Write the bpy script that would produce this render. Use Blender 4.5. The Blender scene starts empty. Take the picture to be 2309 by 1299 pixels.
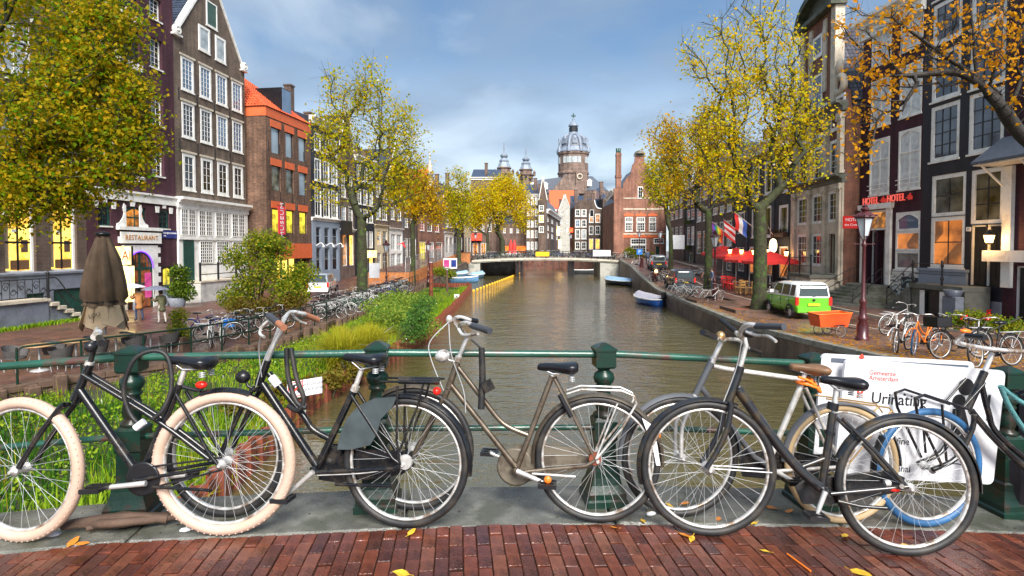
import bpy,bmesh,math,random
import numpy as np
from math import sin,cos,pi,radians,sqrt,atan2,tan
from mathutils import Vector,Matrix
RND=random.Random(7)
NR=np.random.default_rng(11)
SC=bpy.context.scene
COL=SC.collection
# ------------------ camera, sky, sun, exposure
FPX=1283.0;CX=1154.5;CY=600.0;PITCH=math.atan(40/1283.0);EYE=Vector((0,0,1.45))
cd=bpy.data.cameras.new('camera');cam=bpy.data.objects.new('camera',cd);COL.objects.link(cam)
cd.sensor_width=36;cd.lens=FPX/2309*36;cd.shift_y=-(649.5-CY)/2309
cd.clip_start=0.05;cd.clip_end=3000
cam.location=EYE;cam.rotation_euler=(pi/2-PITCH,0,0)
SC.camera=cam
SC.view_settings.view_transform='Standard';SC.view_settings.look='None'
SC.view_settings.exposure=2.42;SC.view_settings.gamma=1;SC.view_settings.use_curve_mapping=False
SUN_EL,SUN_AZ=radians(42),radians(166)
W=bpy.data.worlds.new('World');SC.world=W;W.use_nodes=True
def build_world():
 nt=W.node_tree;nt.nodes.clear();N=nt.nodes.new;L=nt.links.new
 out=N('ShaderNodeOutputWorld');tc=N('ShaderNodeTexCoord')
 sky=N('ShaderNodeTexSky');sky.sky_type='NISHITA';sky.sun_disc=False
 sky.sun_elevation=SUN_EL;sky.sun_rotation=SUN_AZ;sky.dust_density=2.0
 b1=N('ShaderNodeBackground');b1 .inputs[1].default_value=0.05;L(sky.outputs[0],b1 .inputs[0])
 sep=N('ShaderNodeSeparateXYZ');L(tc.outputs['Generated'],sep.inputs[0])
 zz=N('ShaderNodeMath');zz.operation='MAXIMUM';zz.inputs[1].default_value=0.0;L(sep.outputs[2],zz.inputs[0])
 za=N('ShaderNodeMath');za.operation='ADD';za.inputs[1].default_value=0.22;L(zz.outputs[0],za.inputs[0])
 dx=N('ShaderNodeMath');dx.operation='DIVIDE';L(sep.outputs[0],dx.inputs[0]);L(za.outputs[0],dx.inputs[1])
 dy=N('ShaderNodeMath');dy.operation='DIVIDE';L(sep.outputs[1],dy.inputs[0]);L(za.outputs[0],dy.inputs[1])
 cb=N('ShaderNodeCombineXYZ');L(dx.outputs[0],cb.inputs[0]);L(dy.outputs[0],cb.inputs[1])
 n1=N('ShaderNodeTexNoise');n1 .inputs['Scale'].default_value=1.9;n1 .inputs['Detail'].default_value=7;n1 .inputs['Roughness'].default_value=0.5
 n1 .inputs['Distortion'].default_value=0.4
 L(cb.outputs[0],n1 .inputs['Vector'])
 el=N('ShaderNodeValToRGB');L(zz.outputs[0],el.inputs[0])
 r=el.color_ramp;r.elements[0].position=0.0;r.elements[0].color=(1.0,1.04,1.06,1);r.elements[1].position=1.0;r.elements[1].color=(.30,.37,.47,1)
 e=r.elements.new(.12);e.color=(.60,.71,.81,1)
 e=r.elements.new(.32);e.color=(.15,.275,.46,1)
 e=r.elements.new(.46);e.color=(.085,.19,.38,1)
 e=r.elements.new(.85);e.color=(.26,.34,.45,1)
 pr=N('ShaderNodeValToRGB');L(n1 .outputs['Fac'],pr.inputs[0])
 pr.color_ramp.elements[0].position=.40;pr.color_ramp.elements[0].color=(0,0,0,1)
 pr.color_ramp.elements[1].position=.66;pr.color_ramp.elements[1].color=(1,1,1,1)
 mx=N('ShaderNodeMixRGB');L(pr.outputs[0],mx.inputs[0]);L(el.outputs[0],mx.inputs[1]);mx.inputs[2].default_value=(.23,.31,.42,1)
 n2=N('ShaderNodeTexNoise');n2 .inputs['Scale'].default_value=1.1;n2 .inputs['Detail'].default_value=6;n2 .inputs['Distortion'].default_value=.6;ofs=N('ShaderNodeVectorMath');ofs.inputs[1].default_value=(3.7,1.9,.4);L(cb.outputs[0],ofs.inputs[0]);L(ofs.outputs[0],n2 .inputs['Vector'])
 p2=N('ShaderNodeValToRGB');L(n2 .outputs['Fac'],p2 .inputs[0]);p2 .color_ramp.elements[0].position=.47;p2 .color_ramp.elements[0].color=(0,0,0,1);p2 .color_ramp.elements[1].position=.68;p2 .color_ramp.elements[1].color=(.8,.8,.8,1)
 m2=N('ShaderNodeMixRGB');L(p2 .outputs[0],m2 .inputs[0]);L(mx.outputs[0],m2 .inputs[1]);m2 .inputs[2].default_value=(.60,.68,.75,1);mx=m2
 b2=N('ShaderNodeBackground');L(mx.outputs[0],b2 .inputs[0]);b2 .inputs[1].default_value=0.25
 ms=N('ShaderNodeMixShader');ms.inputs[0].default_value=.86
 L(b1 .outputs[0],ms.inputs[1]);L(b2 .outputs[0],ms.inputs[2]);L(ms.outputs[0],out.inputs[0])
build_world()
sd=bpy.data.lights.new('sun','SUN');sun=bpy.data.objects.new('sun',sd);COL.objects.link(sun)
sd.energy=1.5;sd.angle=radians(32);sd.color=(1,.955,.90)
sun.rotation_euler=Vector((-sin(SUN_AZ)*cos(SUN_EL),-cos(SUN_AZ)*cos(SUN_EL),-sin(SUN_EL))).to_track_quat('-Z','Y').to_euler()
# ------------------ pixel of the photograph -> point of the place
UPV=Vector((0,sin(PITCH),cos(PITCH)));FWD=Vector((0,cos(PITCH),-sin(PITCH)))
def ray(x,y):return Vector(((x-CX)/FPX,0,0))+UPV*((CY-y)/FPX)+FWD
def at(x,y,Y):
 d=ray(x,y);return EYE+d*(Y/d.y)
def gnd(x,y,z):
 d=ray(x,y);return EYE+d*((z-EYE.z)/d.z)
def on_plane(x,y,p,n):
 d=ray(x,y);t=(Vector(p)-EYE).dot(n)/d.dot(n);return EYE+d*t
 # ------------------ mesh helpers
class MB:
 def __init__(s):s.v=[];s.f=[];s.mi=[];s.cur=0;s.sm=[]
 def add(s,vs,fs,smooth=False):
  b=len(s.v);s.v.extend([tuple(v)for v in vs])
  for f in fs:s.f.append([b+i for i in f]);s.mi.append(s.cur);s.sm.append(smooth)
  return s
 def box(s,x0,y0,z0,x1,y1,z1,M=None,ch=0):
  vs=[Vector((x,y,z))for z in(z0,z1)for y in(y0,y1)for x in(x0,x1)]
  if M is not None:vs=[M@v for v in vs]
  return s.add(vs,[(0,2,3,1),(4,5,7,6),(0,1,5,4),(2,6,7,3),(0,4,6,2),(1,3,7,5)])
 def cbox(s,x0,y0,z0,x1,y1,z1,c=.01,M=None):
  o=[(x0+c,y0),(x1-c,y0),(x1,y0+c),(x1,y1-c),(x1-c,y1),(x0+c,y1),(x0,y1-c),(x0,y0+c)]
  mx,my=(x0+x1)/2,(y0+y1)/2
  def ins(p):return(p[0]+(c if p[0]<mx else-c),p[1]+(c if p[1]<my else-c))
  rings=[[(p[0],p[1],z0)for p in o],[(p[0],p[1],z1-c)for p in o],[(*ins(p),z1)for p in o]]
  vs=[Vector(v)for r in rings for v in r]
  if M is not None:vs=[M@v for v in vs]
  fs=[(k*8+i,k*8+(i+1)%8,k*8+8+(i+1)%8,k*8+8+i)for k in(0,1)for i in range(8)]
  fs+=[tuple(range(16,24)),tuple(range(7,-1,-1))]
  return s.add(vs,fs)
 def prism(s,poly,y0,y1,M=None,axis='y'):
  n=len(poly)
  if axis=='y':vs=[Vector((a,y0,b))for a,b in poly]+[Vector((a,y1,b))for a,b in poly]
  elif axis=='z':vs=[Vector((a,b,y0))for a,b in poly]+[Vector((a,b,y1))for a,b in poly]
  else:vs=[Vector((y0,a,b))for a,b in poly]+[Vector((y1,a,b))for a,b in poly]
  if M is not None:vs=[M@v for v in vs]
  fs=[tuple(range(n)),tuple(range(2*n-1,n-1,-1))]+[(i,i+n,(i+1)%n+n,(i+1)%n)for i in range(n)]
  return s.add(vs,fs)
 def tube(s,pts,r,n=8,cap=True,smooth=True,closed=False):
  pts=[Vector(p)for p in pts];k=len(pts)
  rs=r if isinstance(r,(list,tuple))else[r]*k
  vs=[];prev=None
  for i,p in enumerate(pts):
   if closed:t=pts[(i+1)%k]-pts[i-1]
   else:t=(pts[min(i+1,k-1)]-pts[max(i-1,0)])
   t=t.normalized()if t.length>1e-9 else Vector((0,0,1))
   if prev is None:
    a=Vector((0,0,1))if abs(t.z)<.9 else Vector((1,0,0))
    u=t.cross(a).normalized()
   else:
    u=prev-t*prev.dot(t);u=u.normalized()if u.length>1e-6 else t.orthogonal().normalized()
   prev=u;w=t.cross(u)
   for j in range(n):
    a=2*pi*j/n;vs.append(p+(u*cos(a)+w*sin(a))*rs[i])
  m=k if closed else k-1
  fs=[(i*n+j,i*n+(j+1)%n,((i+1)%k)*n+(j+1)%n,((i+1)%k)*n+j)for i in range(m)for j in range(n)]
  s.add(vs,fs,smooth)
  if cap and not closed:s.add(vs[:n],[tuple(range(n-1,-1,-1))]);s.add(vs[-n:],[tuple(range(n))])
  return s
 def lathe(s,prof,n=16,M=None,smooth=True,ph=0,cap=True):
  vs=[Vector((r*cos(2*pi*j/n+ph),r*sin(2*pi*j/n+ph),z))for r,z in prof for j in range(n)]
  if M is not None:vs=[M@v for v in vs]
  fs=[(i*n+j,i*n+(j+1)%n,(i+1)*n+(j+1)%n,(i+1)*n+j)for i in range(len(prof)-1)for j in range(n)]
  s.add(vs,fs,smooth)
  if cap:
   s.add(vs[:n],[tuple(range(n-1,-1,-1))]);s.add(vs[-n:],[tuple(range(n))])
  return s
 def torus(s,c,axis,R,r,n=40,m=8,r2=None,M=None):
  c=Vector(c);ax=Vector(axis).normalized();u=ax.orthogonal().normalized();w=ax.cross(u);vs=[]
  r2=r2 or r
  for i in range(n):
   a=2*pi*i/n;d=u*cos(a)+w*sin(a)
   for j in range(m):
    b=2*pi*j/m;vs.append(c+d*(R+r*cos(b))+ax*r2*sin(b))
  fs=[(i*m+j,i*m+(j+1)%m,((i+1)%n)*m+(j+1)%m,((i+1)%n)*m+j)for i in range(n)for j in range(m)]
  return s.add(vs,fs,True)
 def ball(s,c,rx,ry=None,rz=None,n=12,m=8,M=None):
  ry=ry or rx;rz=rz or rx;c=Vector(c)
  vs=[c+Vector((rx*sin(pi*i/m)*cos(2*pi*j/n),ry*sin(pi*i/m)*sin(2*pi*j/n),rz*cos(pi*i/m)))for i in range(m+1)for j in range(n)]
  if M is not None:vs=[M@v for v in vs]
  return s.add(vs,[(i*n+j,(i+1)*n+j,(i+1)*n+(j+1)%n,i*n+(j+1)%n)for i in range(m)for j in range(n)],True)
 def mesh(s,name,mats=()):
  me=bpy.data.meshes.new(name);me.from_pydata(s.v,[],s.f)
  if any(s.sm):me.polygons.foreach_set('use_smooth',s.sm)
  for m in(mats if isinstance(mats,(list,tuple))else[mats]):me.materials.append(m)
  if any(s.mi):me.polygons.foreach_set('material_index',s.mi)
  me.validate();me.update();return me
 def build(s,name,mats,parent=None,**k):
  return link(name,s.mesh(name,mats),parent,**k)
def link(name,data,parent=None,loc=None,rot=None,M=None):
 o=bpy.data.objects.new(name,data);COL.objects.link(o)
 if parent is not None:o.parent=parent
 if M is not None:o.matrix_basis=M
 if loc is not None:o.location=loc
 if rot is not None:o.rotation_euler=rot
 return o
def tag(o,label=None,cat=None,group=None,kind=None):
 if label:o['label']=label
 if cat:o['category']=cat
 if group:o['group']=group
 if kind:o['kind']=kind
 return o
def thing(name,label,cat,loc=(0,0,0),rz=0,group=None,M=None):
 o=bpy.data.objects.new(name,None);COL.objects.link(o);o.empty_display_size=.2
 if M is not None:o.matrix_basis=M
 else:o.location=loc;o.rotation_euler=(0,0,rz)
 return tag(o,label,cat,group)
KIDS={}
def kids(o):return[c for c in o.children]
def dup(o,loc=None,rz=None,label=None,group=None,parent=None,scale=None):
 def cp(src,par):
  c=src.copy();COL.objects.link(c);c.parent=par
  for ch in src.children:cp(ch,c)
  return c
 c=cp(o,parent)
 if loc is not None:c.location=loc
 if rz is not None:c.rotation_euler=(0,0,rz)
 if scale:c.scale=(scale,)*3
 return tag(c,label,None,group)
def frameM(o,x,z=Vector((0,0,1))):
 x=Vector(x).normalized();z=Vector(z);y=z.cross(x).normalized();z=x.cross(y)
 M=Matrix((x,y,z)).transposed().to_4x4();M.translation=Vector(o);return M
def bez(pts,n=8):
 P=[Vector(p)for p in pts];out=[]
 for i in range(len(P)-1):
  a,b,c,d=P[max(i-1,0)],P[i],P[i+1],P[min(i+2,len(P)-1)]
  for k in range(n):
   t=k/n;out.append(.5*((2*b)+(c-a)*t+(2*a-5*b+4*c-d)*t*t+(3*b-a-3*c+d)*t**3))
 out.append(P[-1]);return out
def lerp(a,b,t):return a+(b-a)*t
def interp(x,xs,ys):return float(np.interp(x,xs,ys))
# ------------------ materials
def new_mat(name):
 m=bpy.data.materials.new(name);m.use_nodes=True;nt=m.node_tree
 return m,nt,nt.nodes['Principled BSDF']
def mat(name,col,rough=.6,metal=0,var=.18,scale=3,bump=0,bscale=40,spec=.5,col2=None,dirt=None,dscale=1.2,coat=0,trans=0,island=0,wet=None):
 m,nt,b=new_mat(name);N=nt.nodes.new;L=nt.links.new
 b.inputs['Roughness'].default_value=rough;b.inputs['Metallic'].default_value=metal
 b.inputs['Specular IOR Level'].default_value=spec
 if coat:b.inputs['Coat Weight'].default_value=coat;b.inputs['Coat Roughness'].default_value=.08
 tc=N('ShaderNodeTexCoord');n=N('ShaderNodeTexNoise');n.inputs['Scale'].default_value=scale;n.inputs['Detail'].default_value=6
 L(tc.outputs['Object'],n.inputs['Vector'])
 r=N('ShaderNodeValToRGB');L(n.outputs['Fac'],r.inputs[0])
 c2=col2 or tuple(min(1,c*(1+var))for c in col);c1=tuple(c*(1-var)for c in col)
 r.color_ramp.elements[0].position=.3;r.color_ramp.elements[1].position=.7
 r.color_ramp.elements[0].color=(*c1,1);r.color_ramp.elements[1].color=(*c2,1)
 src=r.outputs[0]
 if dirt:
  n2=N('ShaderNodeTexNoise');n2 .inputs['Scale'].default_value=dscale;n2 .inputs['Detail'].default_value=8;n2 .inputs['Roughness'].default_value=.65
  L(tc.outputs['Object'],n2 .inputs['Vector'])
  r2=N('ShaderNodeValToRGB');L(n2 .outputs['Fac'],r2 .inputs[0]);r2 .color_ramp.elements[0].position=.5;r2 .color_ramp.elements[1].position=.62
  mx=N('ShaderNodeMixRGB');L(r2 .outputs[0],mx.inputs[0]);L(src,mx.inputs[1]);mx.inputs[2].default_value=(*dirt,1);src=mx.outputs[0]
 if island:
  g=N('ShaderNodeNewGeometry');hs=N('ShaderNodeHueSaturation');mr=N('ShaderNodeMapRange')
  L(g.outputs['Random Per Island'],mr.inputs[0]);mr.inputs[3].default_value=1-island;mr.inputs[4].default_value=1+island
  L(mr.outputs[0],hs.inputs['Value']);L(src,hs.inputs['Color']);src=hs.outputs[0]
 L(src,b.inputs['Base Color'])
 if bump:
  n3=N('ShaderNodeTexNoise');n3 .inputs['Scale'].default_value=bscale;n3 .inputs['Detail'].default_value=4;L(tc.outputs['Object'],n3 .inputs['Vector'])
  bp=N('ShaderNodeBump');bp.inputs['Strength'].default_value=bump;bp.inputs['Distance'].default_value=.02
  L(n3 .outputs['Fac'],bp.inputs['Height']);L(bp.outputs[0],b.inputs['Normal'])
 if wet:
  n4=N('ShaderNodeTexNoise');n4 .inputs['Scale'].default_value=2.2;n4 .inputs['Detail'].default_value=5;g4=N('ShaderNodeNewGeometry');L(g4 .outputs['Position'],n4 .inputs['Vector']);w4=N('ShaderNodeMapRange');L(n4 .outputs['Fac'],w4 .inputs[0]);w4 .inputs[1].default_value=.42;w4 .inputs[2].default_value=.58;w4 .inputs[3].default_value=wet[0];w4 .inputs[4].default_value=wet[1];L(w4 .outputs[0],b.inputs['Roughness'])
 if trans:b.inputs['Transmission Weight'].default_value=trans
 return m
def brick_mat(name,c1,c2,mortar,bw=.22,bh=.068,ms=.011,rough=.8,stain=.35,offs=.5,spec=.3,bump=.5):
 m,nt,b=new_mat(name);N=nt.nodes.new;L=nt.links.new
 b.inputs['Roughness'].default_value=rough;b.inputs['Specular IOR Level'].default_value=spec
 tc=N('ShaderNodeTexCoord');sp=N('ShaderNodeSeparateXYZ');L(tc.outputs['Object'],sp.inputs[0])
 ad=N('ShaderNodeMath');L(sp.outputs[0],ad.inputs[0]);L(sp.outputs[1],ad.inputs[1])
 cb=N('ShaderNodeCombineXYZ');L(ad.outputs[0],cb.inputs[0]);L(sp.outputs[2],cb.inputs[1])
 t=N('ShaderNodeTexBrick');L(cb.outputs[0],t.inputs['Vector'])
 t.inputs['Color1'].default_value=(*c1,1);t.inputs['Color2'].default_value=(*c2,1);t.inputs['Mortar'].default_value=(*mortar,1)
 t.inputs['Scale'].default_value=1;t.inputs['Mortar Size'].default_value=ms;t.inputs['Brick Width'].default_value=bw;t.inputs['Row Height'].default_value=bh
 t.inputs['Mortar Smooth'].default_value=.3;t.inputs['Bias'].default_value=0;t.offset=offs
 n=N('ShaderNodeTexNoise');n.inputs['Scale'].default_value=.7;n.inputs['Detail'].default_value=8;n.inputs['Roughness'].default_value=.62;L(tc.outputs['Object'],n.inputs['Vector'])
 r=N('ShaderNodeValToRGB');L(n.outputs['Fac'],r.inputs[0]);r.color_ramp.elements[0].position=.35;r.color_ramp.elements[1].position=.66
 d=1-stain;r.color_ramp.elements[0].color=(d,d,d,1);u=1+stain*.5;r.color_ramp.elements[1].color=(u,u,u,1)
 mx=N('ShaderNodeMixRGB');mx.blend_type='MULTIPLY';mx.inputs[0].default_value=1;L(t.outputs['Color'],mx.inputs[1]);L(r.outputs[0],mx.inputs[2])
 sm=N('ShaderNodeMapping');sm.inputs['Scale'].default_value=(1.6,1.6,.12);L(tc.outputs['Object'],sm.inputs[0]);n5=N('ShaderNodeTexNoise');n5 .inputs['Scale'].default_value=1.5;n5 .inputs['Detail'].default_value=6;L(sm.outputs[0],n5 .inputs['Vector'])
 r5=N('ShaderNodeMapRange');L(n5 .outputs['Fac'],r5 .inputs[0]);r5 .inputs[1].default_value=.35;r5 .inputs[2].default_value=.62;r5 .inputs[3].default_value=.68;r5 .inputs[4].default_value=1.12;m5=N('ShaderNodeMixRGB');m5 .blend_type='MULTIPLY';m5 .inputs[0].default_value=1;L(mx.outputs[0],m5 .inputs[1]);L(r5 .outputs[0],m5 .inputs[2])
 L(m5 .outputs[0],b.inputs['Base Color'])
 bp=N('ShaderNodeBump');bp.inputs['Strength'].default_value=bump;bp.inputs['Distance'].default_value=.006;bp.invert=True
 L(t.outputs['Fac'],bp.inputs['Height']);L(bp.outputs[0],b.inputs['Normal'])
 return m
def glow(name,col,st,col2=None,scale=2.5):
 m,nt,b=new_mat(name);N=nt.nodes.new;L=nt.links.new
 tc=N('ShaderNodeTexCoord');n=N('ShaderNodeTexNoise');n.inputs['Scale'].default_value=scale;n.inputs['Detail'].default_value=3
 L(tc.outputs['Object'],n.inputs['Vector']);r=N('ShaderNodeValToRGB');L(n.outputs['Fac'],r.inputs[0])
 c2=col2 or tuple(c*.45 for c in col)
 r.color_ramp.elements[0].position=.34;r.color_ramp.elements[0].color=(*c2,1);r.color_ramp.elements[1].position=.6;r.color_ramp.elements[1].color=(*col,1)
 v=N('ShaderNodeTexVoronoi');v.distance='CHEBYCHEV';v.inputs['Scale'].default_value=scale*.55;L(tc.outputs['Object'],v.inputs['Vector'])
 m2=N('ShaderNodeMath');m2 .operation='MULTIPLY_ADD';s2=N('ShaderNodeSeparateColor');L(v.outputs['Color'],s2 .inputs[0]);L(s2 .outputs[0],m2 .inputs[0]);m2 .inputs[1].default_value=.45;m3=N('ShaderNodeMath');m3 .operation='MULTIPLY_ADD';L(n.outputs['Fac'],m3 .inputs[0]);m3 .inputs[1].default_value=.9;m3 .inputs[2].default_value=-.18;L(m3 .outputs[0],m2 .inputs[2]);L(m2 .outputs[0],r.inputs[0])
 L(r.outputs[0],b.inputs['Emission Color']);b.inputs['Emission Strength'].default_value=st*.40
 b.inputs['Base Color'].default_value=(*[c*.3 for c in col],1);b.inputs['Roughness'].default_value=.12
 return m
def leaf_mat(name,cols,trans=.35,rough=.5):
 m,nt,b=new_mat(name);N=nt.nodes.new;L=nt.links.new
 g=N('ShaderNodeNewGeometry');r=N('ShaderNodeValToRGB');L(g.outputs['Random Per Island'],r.inputs[0])
 r.color_ramp.interpolation='LINEAR';els=r.color_ramp.elements
 for i,c in enumerate(cols):
  p=i/max(1,len(cols)-1)
  e=els[0]if i==0 else els[1]if i==len(cols)-1 else els.new(p)
  e.position=p;e.color=(*c,1)
 L(r.outputs[0],b.inputs['Base Color']);b.inputs['Roughness'].default_value=rough;b.inputs['Specular IOR Level'].default_value=.08
 t=N('ShaderNodeBsdfTranslucent');L(r.outputs[0],t.inputs['Color'])
 ms=N('ShaderNodeMixShader');ms.inputs[0].default_value=trans
 L(b.outputs[0],ms.inputs[1]);L(t.outputs[0],ms.inputs[2]);L(ms.outputs[0],nt.nodes['Material Output'].inputs[0])
 return m
MT={}
def setup_mats():
 A=MT.__setitem__
 A('white',mat('white_paint',(.82,.81,.77),.45,var=.05,dirt=(.66,.64,.58),dscale=2))
 A('cream',mat('cream_paint',(.62,.52,.34),.5,var=.08))
 A('bluegrey',mat('blue_grey_paint',(.24,.29,.36),.5,var=.08))
 A('greybase',mat('grey_render',(.17,.19,.23),.7,var=.12,dirt=(.11,.12,.14)))
 A('stone',mat('pale_stone',(.58,.51,.40),.75,var=.2,bump=.3,dirt=(.38,.33,.26),dscale=1.5))
 A('darkstone',mat('dark_stone',(.13,.13,.11),.6,var=.25,bump=.3,dirt=(.07,.08,.05)))
 A('slate',mat('slate',(.09,.105,.135),.45,var=.2,scale=6))
 A('black',mat('black_paint',(.012,.012,.014),.32,var=.3))
 A('darkgreen',mat('dark_green_paint',(.014,.06,.045),.3,var=.3))
 A('doorgreen',mat('door_green_paint',(.01,.07,.035),.35,var=.2))
 A('glass',mat('window_glass',(.018,.022,.027),.06,var=.5,scale=.6,spec=.9))
 A('glass_blue',mat('painted_blue_reflection',(.10,.16,.25),.05,var=.4,scale=.5,spec=1))  # bluish window reflection put into the pane colour
 A('glass_pale',mat('curtained_glass',(.38,.42,.43),.12,var=.35,scale=2.0,spec=.8))
 A('lit',glow('lit_amber_room',(1,.56,.10),1.15,(.75,.27,.03)))
 A('lit_yellow',glow('lit_yellow_room',(1,.70,.14),.95,(.62,.30,.03),1.3))
 A('lit_dim',glow('lit_dim_room',(.75,.28,.05),.5,(.10,.05,.02)))
 A('lit_green',glow('lit_olive_room',(.75,.58,.05),.75,(.22,.20,.02)))
 A('orange',mat('orange_panel',(.60,.12,.035),.6,var=.12))
 A('tile_orange',mat('orange_roof_tile',(.62,.10,.03),.6,var=.3,scale=8,island=.25))
 A('tile_dark',mat('dark_glazed_tile',(.035,.045,.07),.22,var=.3,scale=8,island=.3))
 A('lead',mat('lead_grey',(.19,.23,.28),.5,var=.2,scale=.3))
 A('brown_brick',brick_mat('brown_brick',(.125,.072,.05),(.085,.05,.036),(.16,.14,.12)))
 A('grey_brick',brick_mat('grey_brown_brick',(.165,.110,.076),(.105,.072,.052),(.17,.145,.12)))
 A('purple_brick',brick_mat('purple_brick',(.092,.032,.046),(.064,.022,.033),(.05,.025,.032),stain=.2))
 A('aubergine',brick_mat('aubergine_brick',(.085,.024,.036),(.055,.017,.027),(.04,.02,.028),stain=.25))
 A('black_brick',brick_mat('black_painted_brick',(.021,.020,.032),(.015,.014,.022),(.013,.012,.018),rough=.55,stain=.3,spec=.4))
 A('slate_brick',brick_mat('slate_painted_brick',(.035,.040,.052),(.026,.03,.040),(.02,.023,.03),rough=.6))
 A('museum_brick',brick_mat('mixed_brown_brick',(.235,.125,.075),(.105,.058,.042),(.12,.085,.065)))
 A('red_brick',brick_mat('red_brick',(.34,.13,.075),(.22,.085,.055),(.26,.18,.14)))
 A('dull_brick',brick_mat('dull_brown_brick',(.17,.10,.075),(.12,.07,.055),(.18,.15,.13)))
 A('church_brick',brick_mat('church_brick',(.24,.16,.12),(.17,.11,.088),(.24,.2,.18),bw=.8,bh=.3,ms=.03))
 A('quay_brick',brick_mat('quay_brick',(.155,.085,.055),(.10,.058,.04),(.19,.17,.14),rough=.5,stain=.55))
 A('green_iron',mat('green_cast_iron',(.004,.026,.017),.32,var=.35,scale=5,spec=.4,coat=.1,dirt=(.03,.018,.012),dscale=9,bump=.08,bscale=60))
 A('green_rail',mat('chipped_green_paint',(.012,.075,.048),.33,var=.3,scale=4,dirt=(.085,.035,.028),dscale=5,spec=.6,coat=.3,bump=.1,bscale=50))
 A('maroon',mat('maroon_iron',(.065,.011,.014),.35,var=.25,spec=.5,coat=.3))
 A('bark',mat('mossy_bark',(.035,.030,.020),.85,var=.4,scale=3,bump=.9,bscale=14,col2=(.05,.06,.018)))
 A('bark_dark',mat('wet_dark_bark',(.022,.018,.014),.7,var=.4,scale=6,bump=.8,bscale=30))
 A('bark_moss',mat('green_mossy_bark',(.026,.026,.013),.9,var=.5,scale=9,bump=1.0,bscale=9,col2=(.05,.05,.02),dirt=(.045,.085,.012),dscale=2.6))
 A('blackmetal',mat('black_enamel',(.006,.007,.009),.26,var=.35,scale=9,spec=.45,coat=.25,dirt=(.032,.026,.02),dscale=11,bump=.03,bscale=200))
 A('chrome',mat('scuffed_chrome',(.72,.71,.68),.3,.55,var=.2,scale=20,dirt=(.30,.22,.16),dscale=12))
 A('alloy',mat('dull_alloy',(.60,.59,.57),.38,.5,var=.25,scale=15))
 A('rubber',mat('black_rubber',(.014,.014,.015),.55,var=.3,scale=20,dirt=(.038,.032,.026),dscale=7))
 A('tan_rubber',mat('tan_rubber',(.42,.30,.16),.6,var=.2))
 A('cream_rubber',mat('cream_rubber',(.54,.385,.30),.6,var=.1,scale=14,dirt=(.50,.35,.26),dscale=7,bump=.1,bscale=70))
 A('blue_rubber',mat('blue_rubber',(.022,.10,.23),.5,var=.3,scale=12))
 A('bronze',mat('taupe_metallic',(.20,.165,.125),.34,.75,var=.2,scale=12,dirt=(.12,.085,.06),dscale=9))
 A('vinyl',mat('black_vinyl',(.008,.009,.012),.28,var=.3,scale=12,bump=.06,bscale=120))
 A('leather',mat('brown_leather',(.17,.09,.045),.45,var=.3,scale=14))
 A('red_plastic',mat('red_reflector',(.75,.02,.01),.2,var=.1))
 A('orange_plastic',mat('orange_plastic',(.85,.20,.02),.35,var=.1))
 A('tan_grip',mat('tan_grip',(.36,.15,.08),.55,var=.2))
 A('grey_grip',mat('grey_grip',(.045,.05,.06),.55,var=.2))
 A('signwhite',mat('sign_white',(.74,.75,.78),.3,var=.04,dirt=(.62,.62,.64),dscale=4,spec=.5))
 A('signred',mat('sign_red',(.72,.06,.035),.5,var=.04))
 A('ink',mat('sign_ink',(.012,.012,.014),.5,var=.1))
 A('wood',mat('weathered_wood',(.10,.06,.04),.8,var=.4,scale=4,bump=.5,bscale=20))
 A('rust',mat('rusty_sheet_steel',(.20,.045,.018),.7,var=.5,scale=2.5,bump=.3,dirt=(.09,.03,.018),dscale=2))
 A('carpaint_g',mat('green_car_paint',(.12,.44,.015),.25,var=.03,coat=.8))
 A('carpaint_w',mat('white_car_paint',(.78,.79,.76),.25,var=.03,coat=.8))
 A('carpaint_d',mat('dark_car_paint',(.03,.032,.04),.2,var=.05,coat=1))
 A('carpaint_s',mat('silver_car_paint',(.42,.45,.50),.22,.4,var=.05,coat=1))
 A('carglass',mat('car_glass',(.035,.05,.05),.05,var=.2,spec=1))
 A('steel',mat('galvanised_steel',(.55,.56,.57),.4,.45,var=.2,scale=8))
 A('lamp_warm',glow('warm_lamp',(1,.62,.18),5,(1,.5,.1)))
 A('lamp_white',glow('white_lamp',(1,.9,.7),3,(1,.85,.6)))
 A('lamp_glass',mat('lantern_glass',(.50,.55,.60),.08,var=.15,spec=.9))
 A('redneon',glow('red_neon',(1,.09,.03),2.0,(1,.05,.02)))
 A('red_lamp',glow('red_tail_lamp',(1,.05,.02),1.2,(.8,.02,.01)))
 A('red_cloth',mat('red_canvas',(.80,.035,.03),.65,var=.12))
 A('brown_canvas',mat('brown_canvas',(.165,.108,.066),.8,var=.3,scale=2.5,bump=.15,bscale=60))
 A('tan_canvas',mat('tan_canvas',(.50,.37,.23),.8,var=.12,scale=4))
 A('wicker',mat('grey_wicker',(.085,.08,.078),.7,var=.3,scale=30,bump=.6,bscale=90))
 A('tabletop',mat('wooden_tabletop',(.42,.26,.12),.4,var=.25,scale=6))
 A('skin',mat('skin',(.55,.33,.24),.5,var=.05))
 A('plaster',mat('painted_concrete',(.42,.41,.36),.8,var=.2,scale=1.2,dirt=(.25,.25,.21)))
setup_mats()
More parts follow.
